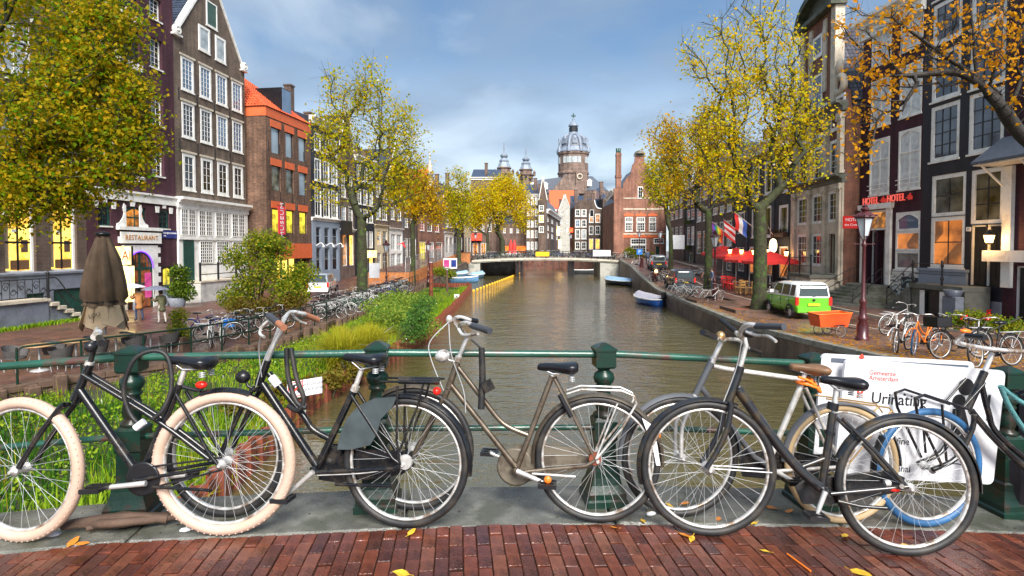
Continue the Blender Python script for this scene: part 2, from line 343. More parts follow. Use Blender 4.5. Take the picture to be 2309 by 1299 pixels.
# ------------------ the ground, the water, the quays
ZR=lambda Y:interp(Y,[3,8,14,17,24,45,64,85,140],[-.2,-.8,-1.25,-1.42,-1.75,-1.75,-.5,-.12,-.1])
ZL=lambda Y:interp(Y,[3,45,58,72,85,140],[-2.2,-2.2,-2.05,-1.0,-.25,-.1])
XR=lambda Y:interp(Y,[-8,3,12,20.6,37,55,70,85,90,140],[9.4,9.2,9.25,9.6,10.7,12.3,14,16,16.4,20])
XL=lambda Y:interp(Y,[-8,5,10,16,18.4,22,25.4,35,56,70,85,140],[-21,-17.5,-15.9,-12.6,-10.7,-9.6,-9.2,-8.9,-8.9,-7.4,-6.2,-3])
XS=lambda Y:interp(Y,[3,9,15,20,27,40,57,61],[-4.3,-4.9,-5.25,-4.6,-3.95,-3.95,-4.2,-4.9])
ZW=-2.75
def sheet(name,m,ys,x0,x1,z,nx=2,kind='structure',dz=0,parent=None,noise=0):
 b=MB();vs=[];nx1=nx+1
 for Y in ys:
  for k in range(nx1):
   t=k/nx;x=lerp(x0(Y),x1(Y),t);vs.append((x,Y,z(Y)+dz+(RND.uniform(-noise,noise)if noise else 0)))
 fs=[(i*nx1+k,i*nx1+k+1,(i+1)*nx1+k+1,(i+1)*nx1+k)for i in range(len(ys)-1)for k in range(nx)]
 b.add(vs,fs);o=b.build(name,m,parent)
 return tag(o,kind=kind)if kind else o
def water_mat():
 m,nt,b=new_mat('canal_water');N=nt.nodes.new;L=nt.links.new
 b.inputs['Base Color'].default_value=(.085,.072,.028,1);b.inputs['Roughness'].default_value=.03;b.inputs['Specular IOR Level'].default_value=1;b.inputs['IOR'].default_value=1.8
 tc=N('ShaderNodeTexCoord');mp=N('ShaderNodeMapping');mp.inputs['Scale'].default_value=(.55,1.15,1);L(tc.outputs['Object'],mp.inputs[0])
 n1=N('ShaderNodeTexNoise');n1 .inputs['Scale'].default_value=1.5;n1 .inputs['Detail'].default_value=4;n1 .inputs['Distortion'].default_value=.6;L(mp.outputs[0],n1 .inputs['Vector'])
 n2=N('ShaderNodeTexNoise');n2 .inputs['Scale'].default_value=9;n2 .inputs['Detail'].default_value=3;L(mp.outputs[0],n2 .inputs['Vector'])
 n3=N('ShaderNodeTexNoise');n3 .inputs['Scale'].default_value=.25;n3 .inputs['Detail'].default_value=3;L(tc.outputs['Object'],n3 .inputs['Vector'])
 r3=N('ShaderNodeMapRange');L(n3 .outputs['Fac'],r3 .inputs[0]);r3 .inputs[1].default_value=.35;r3 .inputs[2].default_value=.65;r3 .inputs[3].default_value=.6;r3 .inputs[4].default_value=1
 ad=N('ShaderNodeMath');ad.operation='MULTIPLY_ADD';L(n2 .outputs['Fac'],ad.inputs[0]);ad.inputs[1].default_value=.3;L(n1 .outputs['Fac'],ad.inputs[2])
 mu=N('ShaderNodeMath');mu.operation='MULTIPLY';L(ad.outputs[0],mu.inputs[0]);L(r3 .outputs[0],mu.inputs[1])
 bp=N('ShaderNodeBump');bp.inputs['Strength'].default_value=.95;bp.inputs['Distance'].default_value=.085;L(mu.outputs[0],bp.inputs['Height']);L(bp.outputs[0],b.inputs['Normal'])
 return m
def pave_mat(name,c1,c2,mortar,bw,bh,leaf=None,rough=(.18,.6),ang=0):
 m,nt,b=new_mat(name);N=nt.nodes.new;L=nt.links.new
 tc=N('ShaderNodeTexCoord');mp=N('ShaderNodeMapping');mp.inputs['Rotation'].default_value=(0,0,ang);L(tc.outputs['Object'],mp.inputs[0])
 t=N('ShaderNodeTexBrick');L(mp.outputs[0],t.inputs['Vector']);t.inputs['Scale'].default_value=1
 t.inputs['Color1'].default_value=(*c1,1);t.inputs['Color2'].default_value=(*c2,1);t.inputs['Mortar'].default_value=(*mortar,1)
 t.inputs['Brick Width'].default_value=bw;t.inputs['Row Height'].default_value=bh;t.inputs['Mortar Size'].default_value=.008;t.inputs['Bias'].default_value=0
 n=N('ShaderNodeTexNoise');n.inputs['Scale'].default_value=.45;n.inputs['Detail'].default_value=7;n.inputs['Roughness'].default_value=.6;L(tc.outputs['Object'],n.inputs['Vector'])
 r=N('ShaderNodeMapRange');L(n.outputs['Fac'],r.inputs[0]);r.inputs[1].default_value=.38;r.inputs[2].default_value=.62;r.inputs[3].default_value=rough[0];r.inputs[4].default_value=rough[1]
 L(r.outputs[0],b.inputs['Roughness'])
 n2=N('ShaderNodeTexNoise');n2 .inputs['Scale'].default_value=1.6;n2 .inputs['Detail'].default_value=6;L(tc.outputs['Object'],n2 .inputs['Vector'])
 r2=N('ShaderNodeMapRange');L(n2 .outputs['Fac'],r2 .inputs[0]);r2 .inputs[1].default_value=.3;r2 .inputs[2].default_value=.7;r2 .inputs[3].default_value=.6;r2 .inputs[4].default_value=1.35
 mx=N('ShaderNodeMixRGB');mx.blend_type='MULTIPLY';mx.inputs[0].default_value=1;L(t.outputs['Color'],mx.inputs[1]);L(r2 .outputs[0],mx.inputs[2])
 L(mx.outputs[0],b.inputs['Base Color'])
 bp=N('ShaderNodeBump');bp.inputs['Strength'].default_value=.4;bp.inputs['Distance'].default_value=.008;bp.invert=True;L(t.outputs['Fac'],bp.inputs['Height']);L(bp.outputs[0],b.inputs['Normal'])
 return m
MT['water']=water_mat()
MT['street']=pave_mat('street_clinker',(.15,.06,.04),(.095,.045,.034),(.05,.035,.028),.2,.1)
MT['walk']=pave_mat('footway_clinker',(.19,.10,.075),(.14,.08,.06),(.07,.05,.04),.2,.1,rough=(.2,.65))
MT['copestone']=mat('cope_stone',(.22,.21,.18),.55,var=.25,bump=.3,dirt=(.12,.13,.09));MT['earth']=mat('dark_soil',(.035,.04,.015),.9,var=.5,scale=3,bump=.5)
def setting():
 b=MB();b.add([(-400,-300,-3.3),(400,-300,-3.3),(400,900,-3.3),(-400,900,-3.3)],[(0,1,2,3)]);tag(b.build('ground',MT['darkstone']),kind='structure')
 b=MB();b.add([(-24,-20,ZW),(24,-20,ZW),(24,128,ZW),(-24,128,ZW)],[(0,1,2,3)]);tag(b.build('canal_water',MT['water']),kind='structure')
 ysr=[0,3,6,9,12,15,18,21,24,28,33,38,45,50,55,60,64,70,78,85,95,140]
 sheet('quay_strip',MT['walk'],ysr,lambda Y:XR(Y)+.38,lambda Y:XR(Y)+4.2,ZR)
 sheet('road',MT['street'],ysr,lambda Y:XR(Y)+4.3,lambda Y:XR(Y)+7.2,ZR,dz=-.09)
 sheet('pavement',MT['walk'],ysr,lambda Y:XR(Y)+7.3,lambda Y:34,ZR,dz=.01)
 for nm,a in(('kerb',4.2),('kerb',7.2)):
  k=MB()
  for i in range(len(ysr)-1):
   Y0,Y1=ysr[i],ysr[i+1];x0,x1=XR(Y0)+a,XR(Y1)+a;z0,z1=ZR(Y0)+.02,ZR(Y1)+.02
   vs=[(x0,Y0,z0-.2),(x0+.1,Y0,z0-.2),(x0+.1,Y0,z0),(x0,Y0,z0),(x1,Y1,z1-.2),(x1+.1,Y1,z1-.2),(x1+.1,Y1,z1),(x1,Y1,z1)]
   k.add(vs,[(0,1,2,3),(0,4,5,1),(1,5,6,2),(2,6,7,3),(3,7,4,0),(4,7,6,5)])
  tag(k.build(nm,MT['stone']),kind='structure')
 ysl=[0,5,10,13,16,18.4,20,22,25.4,30,35,40,45,50,54,58,62,66,72,78,85,95,140]
 sheet('pavement',MT['street'],ysl,lambda Y:-40,lambda Y:XL(Y)-.3,ZL,nx=4)
 sheet('bank',MT['earth'],[2,4,6,8,10,12,14,16,18.4,20,22,25.4,30,35,40,45,50,54,57,59],XL,lambda Y:XS(Y)-.05,lambda Y:-2.6,nx=8,noise=.05)
 def quay(name,X,Z,ys,side,stepm,zb=-3.2):
  root=thing(name,None,None);tag(root,kind='structure')
  w=MB()
  for i in range(len(ys)-1):
   Y0,Y1=ys[i],ys[i+1];x0,x1=X(Y0),X(Y1);d=.45*side
   w.add([(x0,Y0,zb),(x1,Y1,zb),(x1,Y1,Z(Y1)-.16),(x0,Y0,Z(Y0)-.16),(x0+d,Y0,zb),(x1+d,Y1,zb),(x1+d,Y1,Z(Y1)-.16),(x0+d,Y0,Z(Y0)-.16)],[(0,1,2,3),(4,5,6,7),(3,2,6,7)])
  w.build('wall_face',MT['quay_brick'],root)
  Y=ys[0];me={}
  while Y<ys[-1]-.5:
   st=stepm*RND.uniform(.9,1.15);Y1=min(Y+st,ys[-1])
   a,c=Vector((X(Y),Y+.006,Z(Y))),Vector((X(Y1),Y1-.006,Z(Y1)))
   M=frameM(a,c-a);l=(c-a).length;key=round(l,1)
   s0,s1=(-.04,.38)if side<0 else(-.38,.04)
   if key not in me:
    k=MB();k.cbox(0,s0,-.16,key,s1,RND.uniform(.012,.02),.015);me[key]=k.mesh('coping_stone',MT['copestone' if side>0 else 'wood'])
   o=link('coping_stone',me[key],root);o.matrix_basis=M@Matrix.Diagonal((l/key,1,1,1));Y=Y1
  return root
 quay('quay_wall',XR,ZR,[2.5,6,9,12,15,18,21,24,28,33,38,45,50,55,60,64,70,78,84],1,1.25)
 q=quay('quay_wall',XL,ZL,[8,10,12,14,16,17.2,18.4,20,22,25.4,30,35,40,45,50,54,58,62,66,70,74,78,83],-1,1.2)
 ms=[]
 for k in range(4):
  p=MB();w=RND.uniform(.13,.17);p.cbox(-w,-w,-.75,w,w,0,.03);p.cbox(-w*.7,-w*.75,0,w*.6,w*.6,.05,.02);ms.append(p.mesh('timber_post',MT['wood']))
 Y=14.6;i=0
 while Y<57:
  dx=Vector((XL(Y+.3)-XL(Y),.3,0)).normalized()
  p=Vector((XL(Y),Y,ZL(Y)+RND.uniform(-.05,.16)))+Vector((dx.y,-dx.x,0))*.2
  if i%7 not in(5,):link('timber_post',ms[i%4],q,loc=p,rot=(RND.uniform(-.03,.03),RND.uniform(-.03,.03),atan2(dx.y,dx.x)+RND.uniform(-.1,.1)))
  Y+=(.95 if Y>24 else .62)*RND.uniform(.9,1.2);i+=1
 root=thing('sheet_piling','rusty steel sheet piling holding the overgrown bank above the canal water','retaining wall')
 prof=[(0,0),(.10,0),(.17,.16),(.42,.16),(.49,0),(.56,0)]
 p=MB();n=len(prof)
 for th in(0,.012):
  pass
 vs=[(a,b_,z)for z in(-1.2,0)for a,b_ in prof]+[(a,b_-.02,z)for z in(-1.2,0)for a,b_ in prof]
 p.add(vs,[(i,i+1,n+i+1,n+i)for i in range(n-1)]+[(2*n+i,3*n+i,3*n+i+1,2*n+i+1)for i in range(n-1)]+[(n+i,n+i+1,3*n+i+1,3*n+i)for i in range(n-1)])
 me=p.mesh('steel_sheet',MT['rust']);Y=3.0
 while Y<59.5:
  a=Vector((XS(Y),Y,0));d=Vector((XS(Y+.4)-XS(Y),.4,0)).normalized()
  o=link('steel_sheet',me,root);top=-2.16+RND.uniform(-.05,.05)
  o.matrix_basis=frameM((a.x,a.y,top),d*-1)@Matrix.Translation((-.56,0,0));Y+=.56*d.y
 for k in range(8):
  o=link('steel_sheet',me,root);o.matrix_basis=frameM((XS(59.5)-.56*(k+1),59.6,-2.2),(1,0,0))
setting()
# ------------------ our bridge: deck, granite edge, iron railing
R0=Vector((-2.05,3.05,0));RE=Vector((1.294,.129,0)).normalized()
RM=frameM(R0,RE)
def inframe(p,m=0):
 v=Vector(p)-EYE;dy=v.dot(FWD)
 if dy<.05:return False
 x=CX+FPX*v.x/dy;y=CY-FPX*v.dot(UPV)/dy
 return-m<x<2309+m and-m<y<1299+m
def px(p):
 v=Vector(p)-EYE;dy=v.dot(FWD);return CX+FPX*v.x/dy,CY-FPX*v.dot(UPV)/dy
DX,DZ=[-14,-3,-1.3,-.65,0,2.0,2.6,3.9,5.2,8,18],[-.6,-.2,-.07,-.04,0,0,-.03,-.11,-.22,-.45,-1.0]
ZD=lambda x:interp(x,DX,DZ)
RI=RM.inverted()
def deck(x,y,dz=0):
 z=0
 for _ in range(6):p=gnd(x,y,z);z=ZD((RI@p).x)
 return gnd(x,y,z+dz)
def strip(y0,y1,dz):
 b=MB();vs=[(x,y,ZD(x)+dz)for x in DX for y in(y0,y1)];b.add(vs,[(2*i,2*i+2,2*i+3,2*i+1)for i in range(len(DX)-1)]);return b
def bridge():
 root=thing('bridge',None,None,M=RM);tag(root,kind='structure')
 b=MB();b.prism([(x,ZD(x)-.07)for x in DX]+[(18,-1.9),(-14,-1.9)],-7,.2);b.build('bridge_slab',MT['darkstone'],root)
 b=strip(-7,-1.55,-.03)
 MT['deckflat']=pave_mat('deck_clinker',(.135,.045,.033),(.09,.035,.028),(.03,.022,.018),.2,.1,rough=(.12,.5),ang=pi/2)
 b.build('deck_paving',MT['deckflat'],root)
 b=strip(-1.55,-.29,-.009);b.build('joint_bed',mat('joint_sand',(.022,.014,.011),.95,spec=.1,var=.4,scale=20),root)
 mats=[mat('wet_clinker',c,.22,var=.4,scale=9,bump=.18,bscale=60,spec=.55,island=.2,wet=(.07,.34),dirt=tuple(q*.5 for q in c),dscale=5)for c in((.135,.037,.020),(.10,.029,.018),(.155,.052,.030),(.078,.026,.020))]
 mesh=[]
 for k in range(8):
  p=MB();p.cbox(-.0312,-.0978,-.05,.0312,.0978,0,RND.uniform(.0015,.003));mesh.append(p.mesh('brick',mats[k%4]))
 rest=MB();cnt=0
 for r in range(6):
  for c in range(-90,190):
   x=c*.0668;y=-.395-r*.203-(.1015 if c%2 else 0)
   dz=RND.uniform(-.005,.003)-(RND.random()<.08)*.003+ZD(x);sl=ZD(x+.03)-ZD(x-.03)
   p=RM@Vector((x,y,dz))
   if cnt<300 and inframe(p,40)and not(r==0 and False):
    o=link('brick',mesh[RND.randrange(8)],root,loc=(x,y,dz),rot=(RND.uniform(-.012,.012),RND.uniform(-.02,.02)-sl/.06,RND.uniform(-.015,.015)));cnt+=1
   else:rest.cbox(x-.0312,y-.0978,dz-.05,x+.0312,y+.0978,dz,.002)
 for c in range(-91,190,2):
  x=c*.0668;z=ZD(x)+RND.uniform(-.004,.002);rest.cbox(x-.0312,-.392,z-.05,x+.0312,-.297,z,.004)
 tag(rest.build('paving_bricks',mats[0],root),kind='stuff')
 MT['granite']=mat('wet_granite',(.125,.125,.108),.24,var=.5,scale=7,bump=.35,bscale=110,dirt=(.075,.08,.06),dscale=3,spec=.6,wet=(.07,.5))
 edges=[-14,-11.5,-9,-6.5,-4.4,-3.0,-1.3,.1,1.46,2.6,3.9,5.2,6.6,8,10.5,13,18]
 for a,c in zip(edges[:-1],edges[1:]):
  ln=sqrt((c-a)**2+(ZD(c)-ZD(a))**2);p=MB();p.cbox(.005,-.288,-.35,ln-.005,.215,RND.uniform(-.002,.003),.012);p.build('granite_slab',MT['granite'],root,loc=(a,0,ZD(a)),rot=(0,-atan2(ZD(c)-ZD(a),c-a),0))
 p=MB();p.box(-14,.15,-3.3,-8,.2,-.35);p.box(-8,.12,-1.9,16,.18,-.6);p.build('bridge_side',MT['quay_brick'],root)
 rr=thing('bridge_railing','green cast iron railing of the near bridge with the bicycles leaning on it','railing',M=RM)
 b=MB();S=sqrt(2)
 def sq(prof):b.lathe([(r*S,z)for r,z in prof],4,smooth=False,ph=pi/4)
 sq([(.118,0),(.118,.035),(.108,.045),(.108,.075),(.088,.12),(.078,.16),(.076,.20),(.062,.21),(.058,.36),(.066,.37),(.066,.48),(.05,.50)])
 b.lathe([(.045,.49),(.062,.50),(.062,.515),(.04,.53),(.046,.545),(.052,.57),(.044,.62),(.036,.655),(.05,.665),(.05,.675),(.040,.685),(.055,.70),(.062,.725),(.055,.75),(.036,.765),(.033,.775),(.056,.79)],20)
 sq([(.05,.785),(.058,.795),(.058,.885),(.064,.887),(.064,.898),(.052,.908),(.012,.93),(.0,.932)])
 post=b.mesh('post',MT['green_iron'])
 for i in range(-6,12):link('post',post,rr,loc=(i*1.3,0,ZD(i*1.3)),rot=(0,0,RND.uniform(-.03,.03)))
 for i in range(-6,11):
  z0,z1=ZD(i*1.3),ZD(i*1.3+1.3);b=MB();b.tube([(i*1.3+.05,0,.862+z0),(i*1.3+1.25,0,.862+z1)],.021,12);b.build('top_rail',MT['green_rail'],rr)
  b=MB();b.tube([(i*1.3+.06,0,.432+z0),(i*1.3+1.24,0,.432+z1)],.017,12);b.build('lower_rail',MT['green_rail'],rr)
bridge()
# ------------------ houses
WC={}
def text(parent,s,size,m,M,name='lettering',extrude=.008,align='CENTER',spacing=1.0,sx=1.0,bold=0):
 c=bpy.data.curves.new(name,'FONT');c.body=s;c.size=size;c.extrude=extrude;c.align_x=align;c.align_y='CENTER';c.space_character=spacing
 c.offset=bold;c.materials.append(MT[m]if isinstance(m,str)else m);c.resolution_u=3
 t=bpy.data.objects.new(name,c);COL.objects.link(t);bpy.context.view_layer.update()
 me=bpy.data.meshes.new_from_object(t.evaluated_get(bpy.context.evaluated_depsgraph_get()));bpy.data.objects.remove(t);me.name=name
 o=link(name,me,parent)
 o.matrix_basis=M@Matrix.Rotation(pi/2,4,'X')@Matrix.Diagonal((sx,1,1,1));return o
class Bld:
 def __init__(s,label,p0,p1,zb,m,depth=9,name='house',cat='house',group=None):
  p0=Vector((p0[0],p0[1],zb));p1=Vector((p1[0],p1[1],zb));s.M=frameM(p0,p1-p0);s.I=s.M.inverted()
  s.root=thing(name,label,cat,M=s.M,group=group);s.W=(p1-p0).length;s.m=MT[m];s.D=depth;s.holes=[];s.n=s.M.to_3x3()@Vector((0,1,0));s.p0=p0
 def uv(s,x,y):
  p=s.I@on_plane(x,y,s.p0,s.n);return p.x,p.z
 def u(s,x):return s.uv(x,560)[0]
 def v(s,x,y):return s.uv(x,y)[1]
 def win(s,u0,v0,u1,v1,nx=2,ny=2,fw=.07,pane='glass',bars='white',frame='white',sill='white',hood=None,rec=.10,hole=True,bar=.028,mid=0,name='window',arch=False,blind=0):
  w=max(.2,round((u1-u0)/.05)*.05);h=max(.2,round((v1-v0)/.05)*.05)
  u0=(u0+u1-w)/2;v0=(v0+v1-h)/2
  if hole:s.holes.append((u0,v0,u0+w,v0+h,rec))
  y1=rec if hole else 0.0;y0=y1-.085 if hole else-.06
  key=(w.__round__(2),h.__round__(2),nx,ny,fw,frame,bars,sill,hood,rec,hole,bar,mid,arch,pane,blind)
  if key not in WC:
   a=MB();a.box(0,y0,0,fw,y1,h);a.box(w-fw,y0,0,w,y1,h);a.box(fw,y0,0,w-fw,y1,fw*.9)
   if arch:
    n=10;rise=w*.16
    pts=[(fw,h)]+[(fw,h-fw-rise)]+[(lerp(fw,w-fw,i/n),h-fw-rise+rise*sin(pi*i/n))for i in range(1,n)]+[(w-fw,h-fw-rise),(w-fw,h)]
    a.prism(pts,y0,y1)
   else:a.box(fw,y0,h-fw,w-fw,y1,h)
   iw,ih=w-2*fw,h-2*fw
   if mid:a.box(fw,y0+.004,h*mid-fw*.4,w-fw,y1,h*mid+fw*.4)
   fm=a.mesh('window',MT[frame])
   g=MB();yg=y1-.03;g.add([(fw*.8,yg,fw*.7),(w-fw*.8,yg,fw*.7),(w-fw*.8,yg,h-fw*.8),(fw*.8,yg,h-fw*.8)],[(0,1,2,3)]);gm=g.mesh('pane',MT[pane])
   bm_=None
   if nx>1 or ny>1:
    q=MB()
    for i in range(1,nx):x=fw+iw*i/nx;q.box(x-bar/2,yg-.022,fw,x+bar/2,yg-.002,h-fw)
    for j in range(1,ny):z=fw+ih*j/ny;q.box(fw,yg-.020,z-bar/2,w-fw,yg-.003,z+bar/2)
    bm_=q.mesh('glazing_bars',MT[bars])
   sm=None
   if sill:q=MB();q.box(-.05,-.07,-.09,w+.05,y0+.01 if hole else 0,-.002);sm=q.mesh('sill',MT[sill])
   hm=None
   if hood:q=MB();q.prism([(-.09,h+.02),(w+.09,h+.02),(w+.14,h+.16),(-.14,h+.16)],-.09,-.001);hm=q.mesh('hood',MT[hood])
   cm=None
   if blind:
    q=MB();z0=fw+(h-2*fw)*(1-blind);q.add([(fw*.9,yg+.012,z0),(w-fw*.9,yg+.012,z0),(w-fw*.9,yg+.012,h-fw),(fw*.9,yg+.012,h-fw)],[(0,1,2,3)])
   WC[key]=(fm,gm,bm_,sm,hm)
  fm,gm,bm_,sm,hm=WC[key]
  o=link(name,fm,s.root,loc=(u0,0,v0));link('pane',gm,o)
  if bm_:link('glazing_bars',bm_,o)
  if sm:link('sill',sm,o)
  if hm:link('hood',hm,o)
  return o
 def pwin(s,x0,y0,x1,y1,**k):
  xm=(x0+x1)/2;return s.win(s.u(x0),s.v(xm,y1),s.u(x1),s.v(xm,y0),**k)
 def grid(s,xs,rows,**k):
  xm=sum(xs[0])/2
  for j,(yt,yb)in enumerate(rows):
   v1,v0=s.v(xm,yt),s.v(xm,yb)
   for i,(a,b)in enumerate(xs):
    kk=dict(k)
    if 'panes' in kk:pn=kk.pop('panes');kk['pane']=pn[(j*len(xs)+i)%len(pn)]
    s.win(s.u(a),v0,s.u(b),v1,**kk)
 def finish(s,H,gable=None,holes_extra=(),roof='slate',top=True,gth=.35):
  W_,D=s.W,s.D;hs=[h for h in s.holes if h[0]>.01 and h[2]<W_-.01 and h[3]<H-.01]+list(holes_extra)
  us=sorted({0,W_}|{h[0]for h in hs}|{h[2]for h in hs});b=MB()
  for a,c in zip(us[:-1],us[1:]):
   if c-a<1e-5:continue
   m=(a+c)/2;cuts=sorted([(h[1],h[3])for h in hs if h[0]<m<h[2]]);z=0
   for z0,z1 in cuts+[(H,H)]:
    if z0-z>1e-4:b.add([(a,0,z),(c,0,z),(c,0,z0),(a,0,z0)],[(0,1,2,3)])
    z=max(z,z1)
  for u0,v0,u1,v1,r in hs:
   b.add([(u0,0,v0),(u1,0,v0),(u1,0,v1),(u0,0,v1),(u0,r,v0),(u1,r,v0),(u1,r,v1),(u0,r,v1)],[(0,4,7,3),(1,2,6,5),(3,7,6,2),(0,1,5,4)])
  b.add([(0,0,0),(0,D,0),(0,D,H),(0,0,H),(W_,0,0),(W_,D,0),(W_,D,H),(W_,0,H)],[(0,3,2,1),(4,5,6,7),(1,2,6,5)]+([(3,7,6,2)]if top else[]))
  b.build('wall',s.m,s.root)
  if gable:g=MB();g.prism(gable,0.0,gth);g.build('gable',s.m,s.root)
  return s
 def box(s,name,m,u0,y0,v0,u1,y1,v1,parent=None):
  b=MB();b.box(u0,y0,v0,u1,y1,v1);return b.build(name,MT[m],parent or s.root)
 def cornice(s,v,m='white',h=.4,out=.28,u0=None,u1=None,name='cornice',y1=.12):
  u0=-.04 if u0 is None else u0;u1=s.W+.04 if u1 is None else u1
  b=MB();b.prism([(0,v),(-out*.35,v),(-out*.35,v+h*.45),(-out*.6,v+h*.55),(-out*.6,v+h*.7),(-out,v+h*.78),(-out,v+h),(y1,v+h),(y1,v)],u0,u1,axis='x')
  return b.build(name,MT[m],s.root)
 def roof(s,pts,faces,m='tile_dark',name='roof'):
  b=MB();b.add(pts,faces);return b.build(name,MT[m],s.root)
 def door(s,u0,v0,u1,v1,m='darkgreen',frame='white',rec=.22,panels=True,name='door'):
  s.holes.append((u0,v0,u1,v1,rec));w,h=u1-u0,v1-v0;b=MB();f=.07
  b.box(0,rec-.12,0,f,rec,h);b.box(w-f,rec-.12,0,w,rec,h);b.box(f,rec-.12,h-f,w-f,rec,h);o=b.build('door_frame',MT[frame],s.root,loc=(u0,0,v0))
  b=MB();b.box(f,rec-.05,0,w-f,rec-.005,h-f)
  if panels:
   for z0,z1 in((.12,.42),(.47,.9)):
    for a0,a1 in((.14,.46),(.54,.86)):
     b.box(w*a0,rec-.07,h*z0,w*a1,rec-.0505,h*z1)
  d=b.build(name,MT[m],s.root,loc=(u0,0,v0))
  q=MB();q.ball((w*.8,rec-.09,h*.45),.04);q.build('handle',MT['chrome'],d)
  return d
 def front(s,v,m,y0=-.05,u0=.03,u1=None,name='shop_front'):
  u1=s.W-.03 if u1 is None else u1;hs=[h for h in s.holes if h[1]<v];us=sorted({u0,u1}|{x for h in hs for x in(h[0],h[2])if u0<x<u1});b=MB()
  for a,c in zip(us[:-1],us[1:]):
   z=0
   for h in sorted([h for h in hs if h[0]<(a+c)/2<h[2]],key=lambda h:h[1]):
    if h[1]>z+.01:b.box(a,y0,z,c,-.003,min(v,h[1]))
    z=max(z,h[3])
   if z<v-.01:b.box(a,y0,z,c,-.003,v)
  return b.build(name,MT[m],s.root)
 def anchors(s,pts):
  b=MB();b.box(-.025,-.035,-.4,.025,-.002,.4);me=b.mesh('wall_anchor',MT['black'])
  for u_,v_ in pts:link('wall_anchor',me,s.root,loc=(u_,0,v_))
def tiles(root,A,B,C,D,m,tw=.24,th=.34,name='roof_tiles'):
 """pantiles over the slope A-B (eave) to D-C (ridge): every tile an S-shaped piece"""
 A,B,C,D=map(Vector,(A,B,C,D));nrow=max(2,int(((D-A).length+(C-B).length)/2/th));b=MB()
 n=(B-A).cross(D-A).normalized()
 for j in range(nrow):
  t0,t1=j/nrow,min(1,(j+1.25)/nrow);L0,R0_=A.lerp(D,t0),B.lerp(C,t0);L1,R1=A.lerp(D,t1),B.lerp(C,t1)
  nc=max(1,int((R0_-L0).length/tw))
  for i in range(nc):
   a0,a1=i/nc,(i+1)/nc;vs=[]
   for s_,off in((0,.0),(.35,.055),(.7,.055),(1.0,.0)):
    a=lerp(a0,a1,s_);vs+=[L0 .lerp(R0_,a)+n*(off+.035),L1 .lerp(R1,a)+n*(off+.0)]
   b.add(vs,[(0,2,3,1),(2,4,5,3),(4,6,7,5)])
 o=b.build(name,MT[m],root);return tag(o,kind='stuff')
def line_at(p,d,x):
 k=(x-CX)/FPX;t=(k*p[1]-p[0])/(d[0]-k*d[1]);return(p[0]+d[0]*t,p[1]+d[1]*t)
LP,LDIR=(-26.5,0),(.106,1)
l1=line_at(LP,LDIR,196);l2=line_at(LP,LDIR,399);l3=line_at(LP,LDIR,557);l0=(-26.5+.106*15,15)
